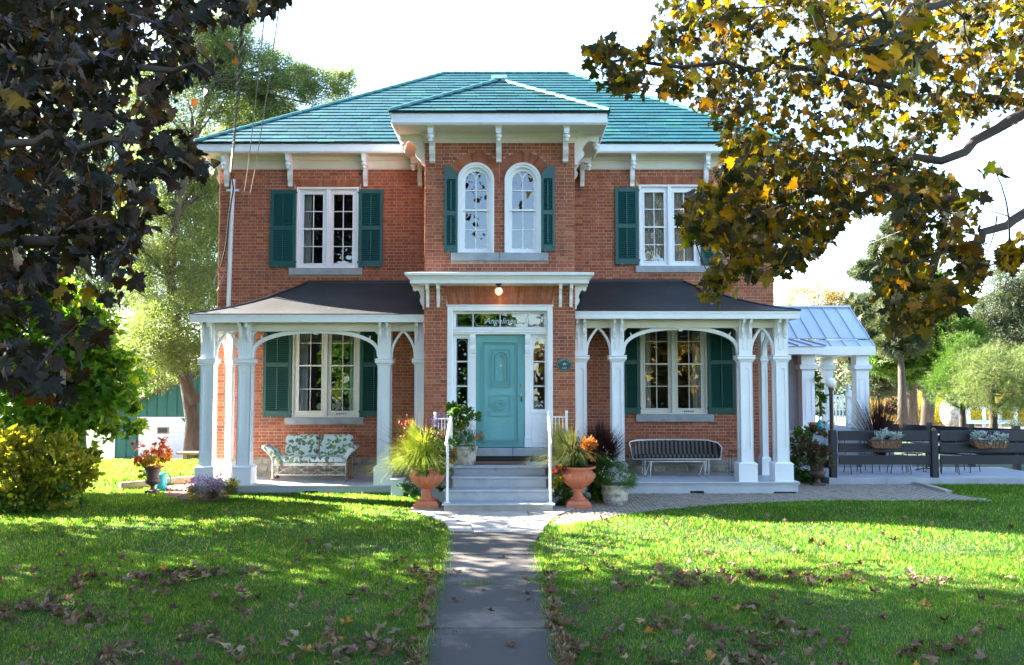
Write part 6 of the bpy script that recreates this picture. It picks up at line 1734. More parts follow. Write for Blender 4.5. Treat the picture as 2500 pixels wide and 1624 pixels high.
mb = MB(); mb.box(x0w - 0.1, xn1, yn, yn + 0.03, PZ(865, yn), PZ(846, yn)); mb.box(xn1 - 0.03, xn1, yn + 0.03, ye - 0.05, PZ(865, yn), PZ(846, yn)); mb.build('fascia', M['white'], wg)
seamroof('side_roof', (x0w - 0.1, yn - 0.02, PZ(845, yn)), (xn1 + 0.02, yn - 0.02, PZ(845, yn)), (PX(1960, ye, 3.8), ye + 0.2, PZ(828, ye)), (x0w - 0.1, ye + 0.2, PZ(828, ye)), 6, wg)
MB().box(PX(1925, 23.5, 2), PX(1954, 23.5, 2), 23.45, 27.5, 0.0, z_a + 0.05).build('wall', M['greywall'], wg)
def wcol(px_, Y, cw=0.17):
    x = PX(px_, Y, 2); c = link('column', MB().box(x - 0.02, x + 0.02, Y - 0.02, Y + 0.02, fl + 0.3, fl + 0.32).data('column', M['white'], False, org(wg)), wg)
    mb = MB(); mb.sqloft(x, Y, [(cw * 1.25, fl), (cw * 1.25, fl + 0.05), (cw, fl + 0.09)]); mb.build('base', M['white'], c)
    mb = MB(); zt = PZ(905, Y); mb.sqloft(x, Y, [(cw, fl + 0.09), (cw, zt)])
    pts = [(x - cw * .5, fl + 0.3), (x - cw * .5, zt - 0.3)] + [(x - cw * .5 * cos(pi * k / 8), zt - 0.3 + cw * .5 * sin(pi * k / 8)) for k in range(9)] + [(x + cw * .5, fl + 0.3), (x - cw * .5, fl + 0.3)]
    mb.strip(pts, 0.02, Y - cw - 0.012, Y - cw + 0.005); mb.build('shaft', M['white'], c)
    mb = MB(); mb.sqloft(x, Y, [(cw, zt), (cw * 1.4, zt + 0.04), (cw * 1.45, zt + 0.14), (cw * 1.05, zt + 0.17), (cw * 1.05, z_a)]); mb.build('capital', M['white'], c)
    return x
wcol(1969, 23.3); xc2 = wcol(2101, 23.7); wcol(2020, 26.3, 0.14)
mb = MB(); mb.bbox(x0w, xe_ - 0.15, 22.9, 27.4, fl - 0.08, fl, 0.01); mb.build('floor', M['deck'], wg)
mb = MB(); mb.box(x0w, xe_ - 0.2, 23.0, 27.3, 0, fl - 0.08); mb.build('base_wall', M['greywall'], wg)
def baluster_run(pa, pb, Y0, Y1, zb0, zb1, n, h=0.85):
    a = Vector((PX(pa, Y0, 1.6), Y0, zb0)); b_ = Vector((PX(pb, Y1, 1.6), Y1, zb1))
    up_ = Vector((0, 0, h)); MB().tube([a + up_, b_ + up_], 0.035, 4).build('handrail', M['white'], wg); MB().tube([a + Vector((0, 0, .08)), b_ + Vector((0, 0, .08))], 0.025, 4).build('handrail', M['white'], wg)
    for k in range(n):
        p = a.lerp(b_, (k + 0.5) / n); mb = MB(); mb.box(p.x - 0.018, p.x + 0.018, p.y - 0.018, p.y + 0.018, p.z + 0.08, p.z + h); mb.build('baluster', M['white'], wg)
baluster_run(1996, 2062, 26.5, 26.5, fl, fl, 8); baluster_run(2066, 2088, 25.0, 23.8, fl, fl, 4)
baluster_run(2090, 2132, 23.6, 23.0, fl - 0.05, 0.15, 9, 0.9)
nx2 = PX(2072, 24.6, 1.6); mb = MB(); mb.box(nx2 - 0.07, nx2 + 0.07, 24.53, 24.67, fl, fl + 1.0); mb.lathe((nx2, 24.6, fl + 1.0), [(0.09, 0), (0.09, .03), (0.04, .06), (0.07, .12), (0.03, .19), (0.035, .21), (0.003, .26)], 10); mb.build('newel_post', M['white'], wg)
for k in range(5): MB().bbox(PX(2092, 23.2, .5), PX(2092, 23.2, .5) + 0.25 * (5 - k) * 0.9 + 0.2, 22.9, 23.9, 0.0 + 0.18 * k, 0.18 * (k + 1), 0.01).build('stair', M['deck'], wg)
pt = thing('potted_shrub', W(1993, 1000, 23.2), 'tall leafy shrub in a pink pot beside the white column of the side porch', 'plant')
put_mesh('foliage', [bush([pxl(1994, 940, 13, 40, 23.2), pxl(2003, 985, 10, 30, 23.2)], 420, 0.10, 'oval')], M['lf_dark'], pt)
c_ = Vector((PX(1986, 23.15, 1.2), 23.15, fl)); MB().lathe(c_, [(0.08, 0), (0.11, 0.2), (0.12, 0.21), (0.10, 0.2)], 14).build('pot', M['terra'], pt, True)
w2 = Vector((PX(2003, 23.1, 1.2), 23.1, fl)); w2t = thing('watering_can', w2, 'dark teal watering can standing on the side porch floor by the pink pot', 'watering can')
MB().lathe(w2, [(0.11, 0), (0.12, .1), (0.10, .2), (0.05, .25), (0.03, .27)], 14).build('body', M['teal'], w2t, True); MB().tube([w2 + Vector((-.08, 0, .2)), w2 + Vector((0, 0, .34)), w2 + Vector((.09, 0, .18))], .012, 6).build('handle', M['teal'], w2t); MB().tube([w2 + Vector((.09, 0, .08)), w2 + Vector((.24, 0, .27))], [.02, .012], 6).build('spout', M['teal'], w2t)
# deck: front edge board and single boards running back
YD0 = 19.9; zd = 0.15
dk = tag(link('deck', None, None, (9, 20, 0)), kind='structure')
dk.empty_display_size = .2
dx0, dx1 = PX(2024, YD0, .1), PX(2530, YD0, .1) + 0.5
dk_base = tag(MB().box(dx0 + 0.03, dx1, YD0 + 0.03, 22.5, 0.0, 0.11).build('deck_frame', M['black'], dk), None)
for p, q in ((dx0, 8.6), (8.605, dx1)): MB().bbox(p, q, YD0, YD0 + 0.028, -0.005, zd, 0.004).build('fascia_board', M['deck'], dk)
MB().box(dx0, dx0 + 0.028, YD0 + 0.03, 22.4, 0.0, zd - 0.001).build('fascia_board', M['deck'], dk)
k = 0; x = dx0 + 0.03
bmesh_d = MB().bbox(0, 0.135, 0, 2.55, 0.11, zd, 0.005).data('deck_board', M['deck'])
while x < dx1 + 0.0:
    o = link('deck_board', bmesh_d, dk, (x, YD0 + 0.032, random.uniform(-0.002, 0.001)))
    x += 0.141
# front fence
YFN = 20.05
fn = thing('deck_fence', (9.5, YFN, zd), 'charcoal plank fence along the front edge of the grey deck', 'fence')
fx0 = PX(2033, YFN, .8); fx1 = PX(2280, YFN, .8); fx2 = fx1 + (fx1 - fx0)
for x in (fx0, fx1, fx2): MB().bbox(x - 0.075, x + 0.075, YFN - 0.07, YFN + 0.07, zd, PZ(1050, YFN), 0.008).build('post', M['fence'], fn)
bx_ = 0.06
for a, b_ in ((fx0, fx1), (fx1, fx2)):
    for yt, yb in ((1052, 1076), (1082.5, 1104.7), (1112, 1134)):
        MB().bbox(a + bx_ - 0.06 + (0.135), b_ - 0.015 - bx_ * 0, YFN - 0.03 + random.uniform(-.004, .004), YFN + 0.01, PZ(yb, YFN) + random.uniform(-.006, .006), PZ(yt, YFN) + random.uniform(-.006, .006), 0.004).build('plank', M['fence'], fn)
bf = thing('rear_deck_fence', (11, 23, zd), 'second charcoal plank fence slanting behind the deck, beyond the flower baskets', 'fence')
A = P(2172, 1030, 24.6); B = P(2600, 1056, 19.4 + 1.6)
for k in range(5):
    p = A.lerp(B, k / 4); MB().box(p.x - 0.07, p.x + 0.07, p.y - 0.07, p.y + 0.07, 0.0, A.z + 0.03).build('post', M['fence'], bf)
    if k < 4:
        q = A.lerp(B, (k + 1) / 4)
        for z0_, z1_ in ((0.95, 1.16), (0.68, 0.90), (0.40, 0.62)):
            mb = MB(); n_ = Vector(((q - p).y, -(q - p).x, 0)).normalized() * 0.02
            mb.add([(v.x + s_.x, v.y + s_.y, z) for z in (z0_, z1_) for v, s_ in ((p, n_), (q, n_), (q, -n_), (p, -n_))], [(0, 3, 2, 1), (4, 5, 6, 7), (0, 1, 5, 4), (1, 2, 6, 5), (2, 3, 7, 6), (3, 0, 4, 7)]); mb.build('plank', M['fence'], bf)
def basket(pxc, w, label):
    x = PX(pxc, YFN - 0.15, 1.2); zt = PZ(1074, YFN - .15); hw = w / 2 / F * 20
    t = thing('flower_basket', (x, YFN - 0.15, zt - 0.2), label, 'planter', 'flower baskets hung on the deck fence')
    mb = MB(); n = 10
    for k in range(n + 1): pass
    prof = [(-hw, 0), (-hw * .86, -0.15), (-hw * .7, -0.185), (hw * .7, -0.185), (hw * .86, -0.15), (hw, 0)]
    mb.extr([(x + a, zt + b_) for a, b_ in prof], 'y', YFN - 0.26, YFN - 0.05); mb.build('coco_liner', M['planterbox'], t)
    mb = MB()
    for k in range(9): xx = x - hw * 0.95 + k * hw * 1.9 / 8; mb.tube([(xx, YFN - 0.27, zt), (x + (xx - x) * .8, YFN - 0.27, zt - 0.19)], 0.005, 4)
    mb.tube([(x - hw, YFN - 0.27, zt), (x + hw, YFN - 0.27, zt)], 0.006, 4); mb.build('wire_frame', M['black'], t)
    t2 = thing('silver_foliage', (x, YFN - .15, zt), label.replace('coco basket of', 'dusty').replace('hung', 'growing'), 'plant', 'silver plants in the fence baskets')
    put_mesh('foliage', [bush([(x, YFN - 0.15, zt + 0.05, hw * 1.02, 0.13, 0.12)], 750, 0.06, 'oval')], M['lf_silver'], t2)
    return x
basket(2159, 78, 'coco basket of silvery plants hung on the fence nearest the lamp post')
basket(2414, 88, 'coco basket of silvery plants hung on the fence past its middle post')
sf = thing('sunflowers', P(2200, 1040, 20.3), 'few yellow sunflowers sticking up above the fence near the first basket', 'flower')
for (a, b_) in ((2199, 1040), (2279, 1049), (2012, 1032)):
    p = P(a, b_, 20.4); mb = MB()
    for k in range(9):
        an = 2 * pi * k / 9; mb.strip([(p.x, p.z), (p.x + 0.045 * cos(an), p.z + 0.045 * sin(an))], 0.028, p.y - 0.01, p.y)
    mb.build('petals', M['fl_yellow'], sf); MB().ball(p + Vector((0, -.02, 0)), 0.02, 8, 5).build('flower_centre', M['iron'], sf); MB().tube([p, (p.x + .02, p.y, 0.2)], 0.006, 4).build('stem', M['lf_green'], sf)
# lamp post
lp2 = thing('lamp_post', (PX(2029, 20.3, .5), 20.3, 0), 'dark lamp post with a white globe at the fence corner', 'lamp')
lx = PX(2029, 20.3, 2); gz_ = PZ(935, 20.3)
mb = MB(); mb.lathe((lx, 20.3, 0), [(0.09, 0), (0.09, .12), (0.055, .2), (0.048, .4), (0.042, gz_ - .3), (0.06, gz_ - .28), (0.04, gz_ - .24), (0.06, gz_ - .15), (0.075, gz_ - .11)], 14); mb.build('pole', M['iron'], lp2, True)
MB().ball((lx, 20.3, gz_), 0.122, 20, 12).build('globe', M['globe'], lp2, True)
# bistro chairs and tables behind the fence
def chair_proto():
    t = thing('bistro_chair', (0, 0, 0), 'x', 'chair', 'black bistro chairs on the deck')
    b_ = M['black']
    for sx in (-1, 1):
        MB().tube([(sx * .17, -.18, .42), (sx * .19, -.22, 0)], .011, 6).build('leg', b_, t)
        MB().tube([(sx * .17, .17, .42), (sx * .18, .24, 0)], .011, 6).build('leg', b_, t)
    mb = MB(); mb.lathe((0, 0, .42), [(0.0, 0), (.19, 0), (.205, .008), (.205, .016), (.19, .02), (0, .02)], 18); mb.build('seat', b_, t)
    mb = MB(); mb.tube([(-.17, .17, .42), (-.18, .21, .78), (-.1, .23, .86), (.1, .23, .86), (.18, .21, .78), (.17, .17, .42)], .010, 6)
    for sx in (-.09, 0, .09): mb.tube([(sx, .18, .44), (sx, .23, .86)], .006, 5)
    mb.build('backrest', b_, t); return t
def copy_tree(o, parent=None, loc=None, rz=0):
    c = o.copy(); COL.objects.link(c)
    if parent: c.parent = parent
    if loc is not None: c.location = loc; c.rotation_euler = (0, 0, rz)
    for ch in o.children: copy_tree(ch, c)
    return c
cp = chair_proto()
spots = [(2070, 20.95, 0.6, 'black bistro chair behind the fence nearest the lamp post'), (2120, 21.3, -0.8, 'black bistro chair behind the first flower basket, its back to the porch stairs'),
         (2195, 20.9, 1.4, 'black bistro chair just right of the first flower basket'), (2228, 21.5, 3.0, 'black bistro chair left of the round bistro table'),
         (2318, 20.9, -0.4, 'black bistro chair just past the middle fence post'), (2362, 21.3, 2.2, 'black bistro chair near the second flower basket')]
for i, (a, Y, rz, lab) in enumerate(spots):
    loc = (PX(a, Y, .4), Y, zd)
    o = cp if i == 0 else copy_tree(cp, None, loc, rz)
    if i == 0: o.location = loc; o.rotation_euler = (0, 0, rz)
    o['label'] = lab
tt = thing('bistro_table', (PX(2262, 21.4, .4), 21.4, zd), 'round black bistro table behind the middle fence post', 'table')
x, y, z = org(tt)
MB().lathe((x, y, z + .70), [(0.0, 0), (.33, 0), (.34, .01), (.34, .02), (0, .025)], 24).build('table_top', M['black'], tt); MB().cyl((x, y, z + .05), (x, y, z + .70), .025).build('pole', M['black'], tt)
for k in range(3): MB().tube([(x, y, z + .08), (x + .3 * cos(2.1 * k), y + .3 * sin(2.1 * k), z + .012)], .014, 6).build('leg', M['black'], tt)
# iron urn with dark coleus at the corner of the right porch and the shrub behind
ux2 = PX(1995, 19.75, .3)
urn('iron_urn', 'dark rusty iron urn standing on the pavers between the right porch and deck', (ux2, 19.75, 0.0), 1.08, 'iron', kind='iron')
plant('dark_coleus', 'dark red and green coleus spilling over the rusty urn by the deck', (ux2, 19.75, 0.65), [
    ('leaves', [bush([pxl(1992, 1085, 34, 26, 19.7), pxl(2020, 1110, 26, 26, 19.6), pxl(1965, 1100, 22, 26, 19.7), pxl(1985, 1058, 22, 14, 19.7)], 900, 0.105, 'oval')], 'lf_darkred'),
    ('foliage', [bush([pxl(1975, 1110, 30, 24, 19.6), pxl(2020, 1120, 20, 24, 19.6)], 420, 0.08, 'oval')], 'lf_olive')])
plant('porch_corner_shrub', 'dark green shrub against the wall beyond the right porch column', (PX(1965, 20.6, .5), 20.6, 0), [('foliage', [bush([pxl(1958, 1075, 22, 42, 20.5), pxl(1965, 1140, 34, 42, 20.6)], 1500, 0.09, 'oval')], 'lf_dark')], 'shrub')
plant('burgundy_grass', 'tall burgundy fountain grass behind the fence beside the porch stairs', (PX(2146, 22.9, .5), 22.9, 0), [('blades', [blades((PX(2146, 22.9, 1), 22.9, 0.3), 700, 1.75, 0.30, 0.018, 0.7, 6)], 'lf_purple')], 'grass plant')
# far garden: stone jar, white bench arbour, meadow
sj = thing('stone_jar', P(2330, 1035, 44), 'big pale stone jar on the sunny gravel beyond the trees', 'jar')
c_ = P(2330, 1035, 44); c_.z = 0; MB().lathe(c_, [(.35, 0), (.62, .35), (.68, .8), (.6, 1.25), (.38, 1.5), (.34, 1.6), (.45, 1.68), (.44, 1.74), (.3, 1.74)], 20).build('jar_body', M['pot'], sj, True)
ab = thing('white_bench', P(2430, 1035, 40), 'white garden bench frame standing in bright sun beyond the deck', 'bench')
c0 = P(2365, 1030, 40); c1 = P(2480, 1030, 40)
for a in (0, .33, .67, 1): q = c0.lerp(c1, a); MB().box(q.x - .06, q.x + .06, 39.94, 40.06, 0, 1.25).build('post', M['white'], ab)
for zz in (.45, 1.1): MB().box(c0.x, c1.x, 39.95, 40.05, zz, zz + .12).build('rail', M['white'], ab)
MB().box(c0.x, c1.x, 39.5, 39.95, .42, .47).build('seat', M['white'], ab)
gb = MB(); 
for i in range(1): gb.add([(8, 34, 0.004), (40, 34, 0.004), (46, 60, 0.004), (14, 60, 0.004)], [(0, 1, 2, 3)])
tag(link('gravel_yard', gb.data('gravel_yard', M['conc2'])), kind='structure')
mdv = []
n = 7000
X = RNG.uniform(PX(2150, 46, 1), PX(2540, 46, 1), n); Y = RNG.uniform(45, 50, n)
Cc = np.stack([X, Y, RNG.uniform(0.0, 1.7, n) * RNG.uniform(.5, 1, n)], -1)
tag(link('meadow_plants', fast_mesh('meadow_plants', *scatter('spray', Cc, np.tile([0, 0, 1.0], (n, 1)) + RNG.normal(size=(n, 3)) * .5, 0.45, 0.2), M['lf_gold'])), kind='stuff')
n = 3600
X = RNG.uniform(PX(2150, 47, 1), PX(2560, 47, 1), n); Y = RNG.uniform(44, 51, n)
Cc = np.stack([X, Y, RNG.uniform(0.0, 1.2, n)], -1)
tag(link('meadow_leaves', fast_mesh('meadow_leaves', *scatter('spray', Cc, np.tile([0, 0, 1.0], (n, 1)) + RNG.normal(size=(n, 3)) * .5, 0.45, 0.2), M['lf_hedge'])), kind='stuff')

# ================================================================== LEFT: SHED, BENCH
YS = 36.3
sg_ = thing('garden_shed', (PX(395, YS, 0), YS, -0.9), 'dark green shed with a white garage door and brown gable roof behind the lawn', 'shed')
def SP(px, py): return P(px, py, YS)
g0 = -0.92
# c7 measurements
sx0_, sx1_ = SP(276, 1100).x, SP(560, 1100).x
roofL = SP(318, 985); apex = SP(440, 925)
eaveL = SP(270, 1008)
zE = eaveL.z; xA = apex.x + 0.9; zA = apex.z + 0.4; 
xR = 2 * xA - sx0_
mb = MB()
dx0_, dx1_ = SP(337, 1100).x, SP(454, 1100).x; dzt = SP(395, 1021).z
mb.add([(sx0_, YS, g0), (dx0_, YS, g0), (dx0_, YS, dzt), (sx0_, YS, dzt)], [(0, 1, 2, 3)]); mb.add([(dx1_, YS, g0), (xR, YS, g0), (xR, YS, dzt), (dx1_, YS, dzt)], [(0, 1, 2, 3)])
zs0 = zE
mb.add([(sx0_, YS, dzt), (xR, YS, dzt), (xR, YS, zs0), (xA, YS, zA), (sx0_, YS, zs0)], [(0, 1, 2, 3, 4)])
mb.add([(sx0_, YS, g0), (sx0_, YS + 7, g0), (sx0_, YS + 7, zs0), (sx0_, YS, zs0)], [(0, 1, 2, 3)]); mb.add([(xR, YS, g0), (xR, YS + 7, g0), (xR, YS + 7, zs0), (xR, YS, zs0)], [(0, 1, 2, 3)])
mb.build('wall', M['shed'], sg_)
x = sx0_ + 0.1
bt = MB()
while x < xR:
    zt = zs0 + (zA - zs0) * (1 - abs(x - xA) / (xA - sx0_)) - 0.02
    zb = g0 if not (dx0_ - .05 < x < dx1_ + .05) else dzt + 0.05
    if zt > zb + .1: MB().box(x - .02, x + .02, YS - .025, YS - 0.001, zb, zt).build('batten', M['shed'], sg_)
    x += 0.42
for s_ in (-1, 1):
    e = Vector((xA + s_ * (xA - sx0_ + 0.35), YS - 0.35, zs0 - 0.15)); a = Vector((xA, YS - 0.35, zA + 0.08))
    mb = MB(); mb.add([e, a, a + Vector((0, 8, 0)), e + Vector((0, 8, 0))] + [v - Vector((0, 0, .12)) for v in (e, a, a + Vector((0, 8, 0)), e + Vector((0, 8, 0)))], [(0, 1, 2, 3), (7, 6, 5, 4), (0, 4, 5, 1), (1, 5, 6, 2), (2, 6, 7, 3), (3, 7, 4, 0)]); mb.build('roof', M['brownroof'], sg_)
dd = MB().box(dx0_, dx1_, YS + 0.02, YS + 0.05, g0, dzt).build('garage_door', M['sheddoor'], sg_)
nP = 9
for k in range(nP):
    za = g0 + (dzt - g0) * k / nP; MB().bbox(dx0_ + .01, dx1_ - .01, YS + 0.0, YS + 0.02, za + .006, za + (dzt - g0) / nP - .006, .004).build('panel', M['sheddoor'], dd)
for sx, s_ in ((dx0_, 1), (dx1_, -1)): mb = MB(); q = [(sx, dzt), (sx + s_ * .24, dzt), (sx, dzt - .24)]; mb.extr(q if s_ < 0 else q[::-1], 'y', YS - 0.02, YS + 0.015); mb.build('corner_panel', M['shed'], sg_)
wn_ = SP(398, 1051); MB().box(wn_.x - .2, wn_.x + .2, YS - 0.03, YS - 0.005, wn_.z - .1, wn_.z + .1).build('door_window', M['black'], sg_)
mb = MB(); ring(mb, wn_.x - .24, wn_.x + .24, wn_.z - .14, wn_.z + .14, wn_.x - .2, wn_.x + .2, wn_.z - .1, wn_.z + .1, YS - .035, YS - .005); mb.build('window_frame', M['timber'], sg_)
mb = MB(); mb.box(dx0_ - .06, dx1_ + .06, YS - .03, YS - .005, dzt, dzt + .05); mb.box(sx0_ - .05, sx0_ + .08, YS - .03, YS - .005, g0, zs0); mb.build('trim', M['white'], sg_)
bnc = thing('stone_bench', P(468, 1110, 26.5), 'weathered plank bench under the big tree, partly behind the left porch column', 'bench')
q = P(480, 1103, 26.5); gg = gzf(q.x, 26.5)
MB().box(q.x - .55, q.x + .8, 26.3, 26.7, q.z - .07, q.z).build('seat', M['timber'], bnc)
for dx_ in (-.3, .6): MB().box(q.x + dx_ - .06, q.x + dx_ + .06, 26.35, 26.65, gg - .02, q.z - .07).build('leg', M['timber'], bnc)

# ================================================================== CABLES
cbx = thing('service_cable', P(565, 440, YM - .15), 'thick twisted black service cable dropping from the sky to the white conduit', 'cable')
a = P(566, 446, YM - .12); pts = [a]
def span(a, b_, sag, n=30): return [a.lerp(b_, t) - Vector((0, 0, sag * 4 * t * (1 - t))) for t in [i / n for i in range(n + 1)]]
far = P(610, -260, 6.0)
sp = span(Vector((PX(572, YM - .25, 7.2), YM - .5, PZ(420, YM - .5))), far, 0.28, 40)
for ph, m_ in ((0, 'cable'), (pi, 'cablegrey')):
    mb = MB(); pp_ = []
    for i in range(len(sp) * 6 - 5):
        t = i / 6; k = int(t); f_ = t - k; p = sp[k].lerp(sp[min(k + 1, len(sp) - 1)], f_)
        an = i * 0.9 + ph; pp_.append(p + Vector((cos(an), 0, sin(an))) * 0.014)
    mb.tube(pp_, 0.013, 5); mb.build('strand', M[m_], cbx)
mb = MB(); mb.tube([sp[0], P(570, 460, YM - .15), P(560, 520, YM - .12), P(552, 600, YM - .12), P(540, 650, YM - .13)], 0.018, 6); mb.build('drop_wire', M['cable'], cbx)
mb = MB(); mb.tube([P(548, 610, YM - .1), P(530, 668, YM - .1), P(521, 690, YM - .15), P(528, 712, YM - .1), P(542, 690, YM - .1), P(552, 640, YM - .1)], 0.012, 6)
mb.tube([P(530, 655, YM - .1), P(522, 700, YM - .15), P(533, 700, YM - .1), P(546, 670, YM - .1)], 0.009, 6); mb.build('wire_coil', M['cablegrey'], cbx)
c2 = thing('phone_cable', P(600, 400, YM - .3), 'pair of thin grey phone wires sloping up from the left wall beside the black cable', 'cable')
for (p0, p1) in (((596, 470), (662, -120)), ((610, 475), (700, -120))):
    MB().tube(span(P(*p0, YM - .15), P(*p1, 6.5), 0.2, 24), 0.006, 5).build('strand', M['cablegrey'], c2)
c3 = thing('distant_wire', P(2200, 560, 30), 'thin overhead wire slanting across the sky on the right', 'cable')
MB().tube([P(1890, 690, 34), P(2500, 441, 26), P(2900, 270, 22)], 0.008, 5).build('strand', M['cablegrey'], c3)
# ================================================================== TREES BEHIND
b = (PX(470, 30, -.4), 30, gzf(-11, 30))
tree('ash_tree', 'tall airy ash tree with forked grey trunk left of the house', b, [P(470, 1030, 30), P(455, 930, 30), P(432, 800, 30), P(415, 680, 30), P(430, 520, 30), P(470, 350, 30), P(520, 200, 30)], 0.27,
     [lobe(420, 230, 110, 30), lobe(470, 80, 80, 31), lobe(560, 80, 60, 31), lobe(590, 250, 80, 31), lobe(690, 170, 50, 32), lobe(760, 190, 40, 32), lobe(520, 130, 85, 31), lobe(610, 170, 75, 31), lobe(700, 230, 75, 31.5), lobe(790, 225, 60, 32), lobe(845, 205, 34, 32, .9), lobe(640, 300, 90, 32), lobe(420, 400, 100, 31), lobe(500, 420, 90, 32), lobe(360, 560, 100, 30), lobe(470, 560, 80, 32),
      lobe(400, 690, 90, 30), lobe(480, 700, 60, 32), lobe(420, 810, 95, 29), lobe(370, 870, 80, 28), lobe(460, 880, 50, 31)], 44000, 0.32, 'spray3', 'lf_ash', nlimb=110, up=0.5, shell=0.25)
ashm = MB(); ash_o = [o for o in SC.objects if o.name == 'ash_tree'][0]
ashm.tube([P(476, 985, 30), P(452, 930, 29.8), P(425, 880, 29.6), P(385, 820, 29.3)], [.26, .2, .15, .1], 8); ashm.build('fork', M['bark'], ash_o, True)
b = (PX(180, 36, -.9), 36, -1.0)
tree('ash_tree', 'pale green tree far left, mostly hidden by the dark maple branches', b, [P(185, 950, 36), P(190, 800, 36), P(200, 600, 36), P(220, 420, 36)], 0.4,
     [lobe(230, 330, 130, 36), lobe(120, 470, 150, 37), lobe(290, 500, 120, 36), lobe(200, 640, 150, 36), lobe(60, 700, 140, 37), lobe(310, 700, 90, 36), lobe(20, 500, 120, 38)], 22000, 0.40, 'spray3', 'lf_ash', nlimb=50, up=0.5, shell=0.25)
tree('tall_tree', 'slim tree rising right behind the left corner of the house', (PX(545, 38, 0), 38, -1.0), [P(545, 700, 38), P(540, 450, 38), P(560, 300, 38)], 0.3,
     [lobe(505, 620, 70, 37), lobe(520, 500, 80, 37), lobe(560, 400, 80, 38), lobe(600, 300, 60, 38), lobe(505, 720, 60, 37)], 12000, 0.40, 'spray3', 'lf_ash', nlimb=30, up=0.5, shell=0.2)
b = (PX(60, 19, .3), 19.0, 0.1)
tree('norway_maple', 'dense dark green maple reaching in low from the left edge', b, [P(60, 1050, 19), P(80, 930, 19), P(110, 850, 18.5)], 0.16,
     [lobe(60, 800, 110, 18.5), lobe(190, 830, 95, 18), lobe(270, 900, 75, 17.8), lobe(150, 950, 110, 18), lobe(290, 1000, 62, 17.6), lobe(60, 980, 110, 18), lobe(215, 1060, 60, 17.6), lobe(110, 730, 70, 19), lobe(-60, 850, 120, 19), lobe(330, 1030, 32, 17.5), (-13, 19, 4.3, 3.3, .9, 1.1)],  # last lobe added past the left edge to shade a strip of lawn
     11000, 0.17, 'maple_lo', 'lf_bush', nlimb=40, up=0.9, shell=0.3)
b = (PX(60, 16.4, .3), 16.4, 0.0)
plant('golden_shrub', 'large yellow green shrub glowing at the left edge of the lawn', b, [
    ('foliage', [bush([lobe(30, 1125, 88, 16.4), lobe(135, 1140, 68, 16.2), lobe(190, 1150, 42, 16.1), lobe(60, 1190, 85, 16.2), lobe(165, 1170, 40, 16), lobe(-60, 1150, 90, 16.5), lobe(125, 1105, 50, 16.6)], 8000, 0.115, 'oval', 0.6, 0.25)], 'lf_hedge'),
    ('low_leaves', [bush([lobe(70, 1235, 60, 16.0), lobe(165, 1215, 35, 15.8), lobe(0, 1230, 60, 16.1)], 1300, 0.11, 'oval')], 'lf_dark'),
    ('twigs', [blades((b[0], b[1], 0), 160, 1.5, 0.6, 0.02, 0.2, 5), blades((b[0] + .6, b[1], 0), 90, 1.1, 0.6, 0.02, 0.2, 5)], 'twig')], 'shrub')
# right
tree('yellow_maple', 'distant yellow autumn tree above the metal roof', (PX(2010, 58, 0), 58, 0), [P(2010, 850, 58), P(2005, 780, 58)], .3,
     [lobe(1960, 740, 42, 58), lobe(2010, 730, 45, 58), lobe(2060, 755, 42, 58), lobe(2040, 790, 50, 58), lobe(1980, 790, 50, 58)], 3200, .50, 'spray3', 'lf_gold', nlimb=25, shell=.2)
tree('spruce_tree', 'tall sparse spruce with grey-brown needles behind the deck', (PX(2225, 44, 0), 44, 0), [P(2225, 900, 44), P(2215, 700, 44), P(2205, 560, 44)], .26,
     [lobe(2190, 560, 30, 44), lobe(2160, 610, 45, 44, 1, .5), lobe(2215, 620, 40, 44), lobe(2130, 660, 50, 44, 1, .35), lobe(2210, 680, 65, 44, 1, .6), lobe(2120, 780, 55, 43), lobe(2200, 780, 85, 44), lobe(2110, 850, 60, 43), lobe(2190, 880, 70, 43, 1, .7), lobe(2090, 830, 40, 43), lobe(2150, 930, 60, 42, 1, .6)],
     22000, .40, 'needle', 'lf_pine', nlimb=70, up=.4, shell=.15)
tree('pine_tree', 'dark green pine with two bare trunks beyond the middle fence post', (PX(2262, 38, 0), 38, 0), [P(2262, 960, 38), P(2258, 860, 38), P(2262, 760, 38)], .21,
     [lobe(2270, 800, 70, 38, 1, .6), lobe(2330, 830, 60, 38, 1, .6), lobe(2230, 850, 60, 38, 1, .5), lobe(2300, 880, 70, 38, 1, .5), lobe(2210, 900, 50, 38, 1, .5), lobe(2160, 870, 60, 38, 1, .5), lobe(2260, 720, 50, 39)],
     17000, .36, 'needle', 'lf_dark', nlimb=50, up=.4, shell=.15)
pt_ = [o for o in SC.objects if o.name == 'pine_tree'][0]
m_ = MB(); m_.tube([P(2266, 1040, 38), P(2278, 960, 38), P(2292, 870, 38), P(2300, 820, 38)], [.2, .14, .12, .08], 9); m_.build('second_trunk', M['bark'], pt_, True)
tree('rough_tree', 'rough grey trunked tree left of the two-stemmed pine beyond the fence', (PX(2206, 36, 0), 36, 0), [P(2202, 940, 36), P(2198, 850, 36), P(2195, 770, 36)], .19,
     [lobe(2190, 790, 42, 36), lobe(2225, 840, 34, 36, 1, .6), lobe(2165, 850, 34, 36, 1, .6), lobe(2200, 740, 40, 36), lobe(2240, 780, 36, 36)], 6000, .3, 'needle', 'lf_pine', nlimb=30, up=.4, shell=.15)
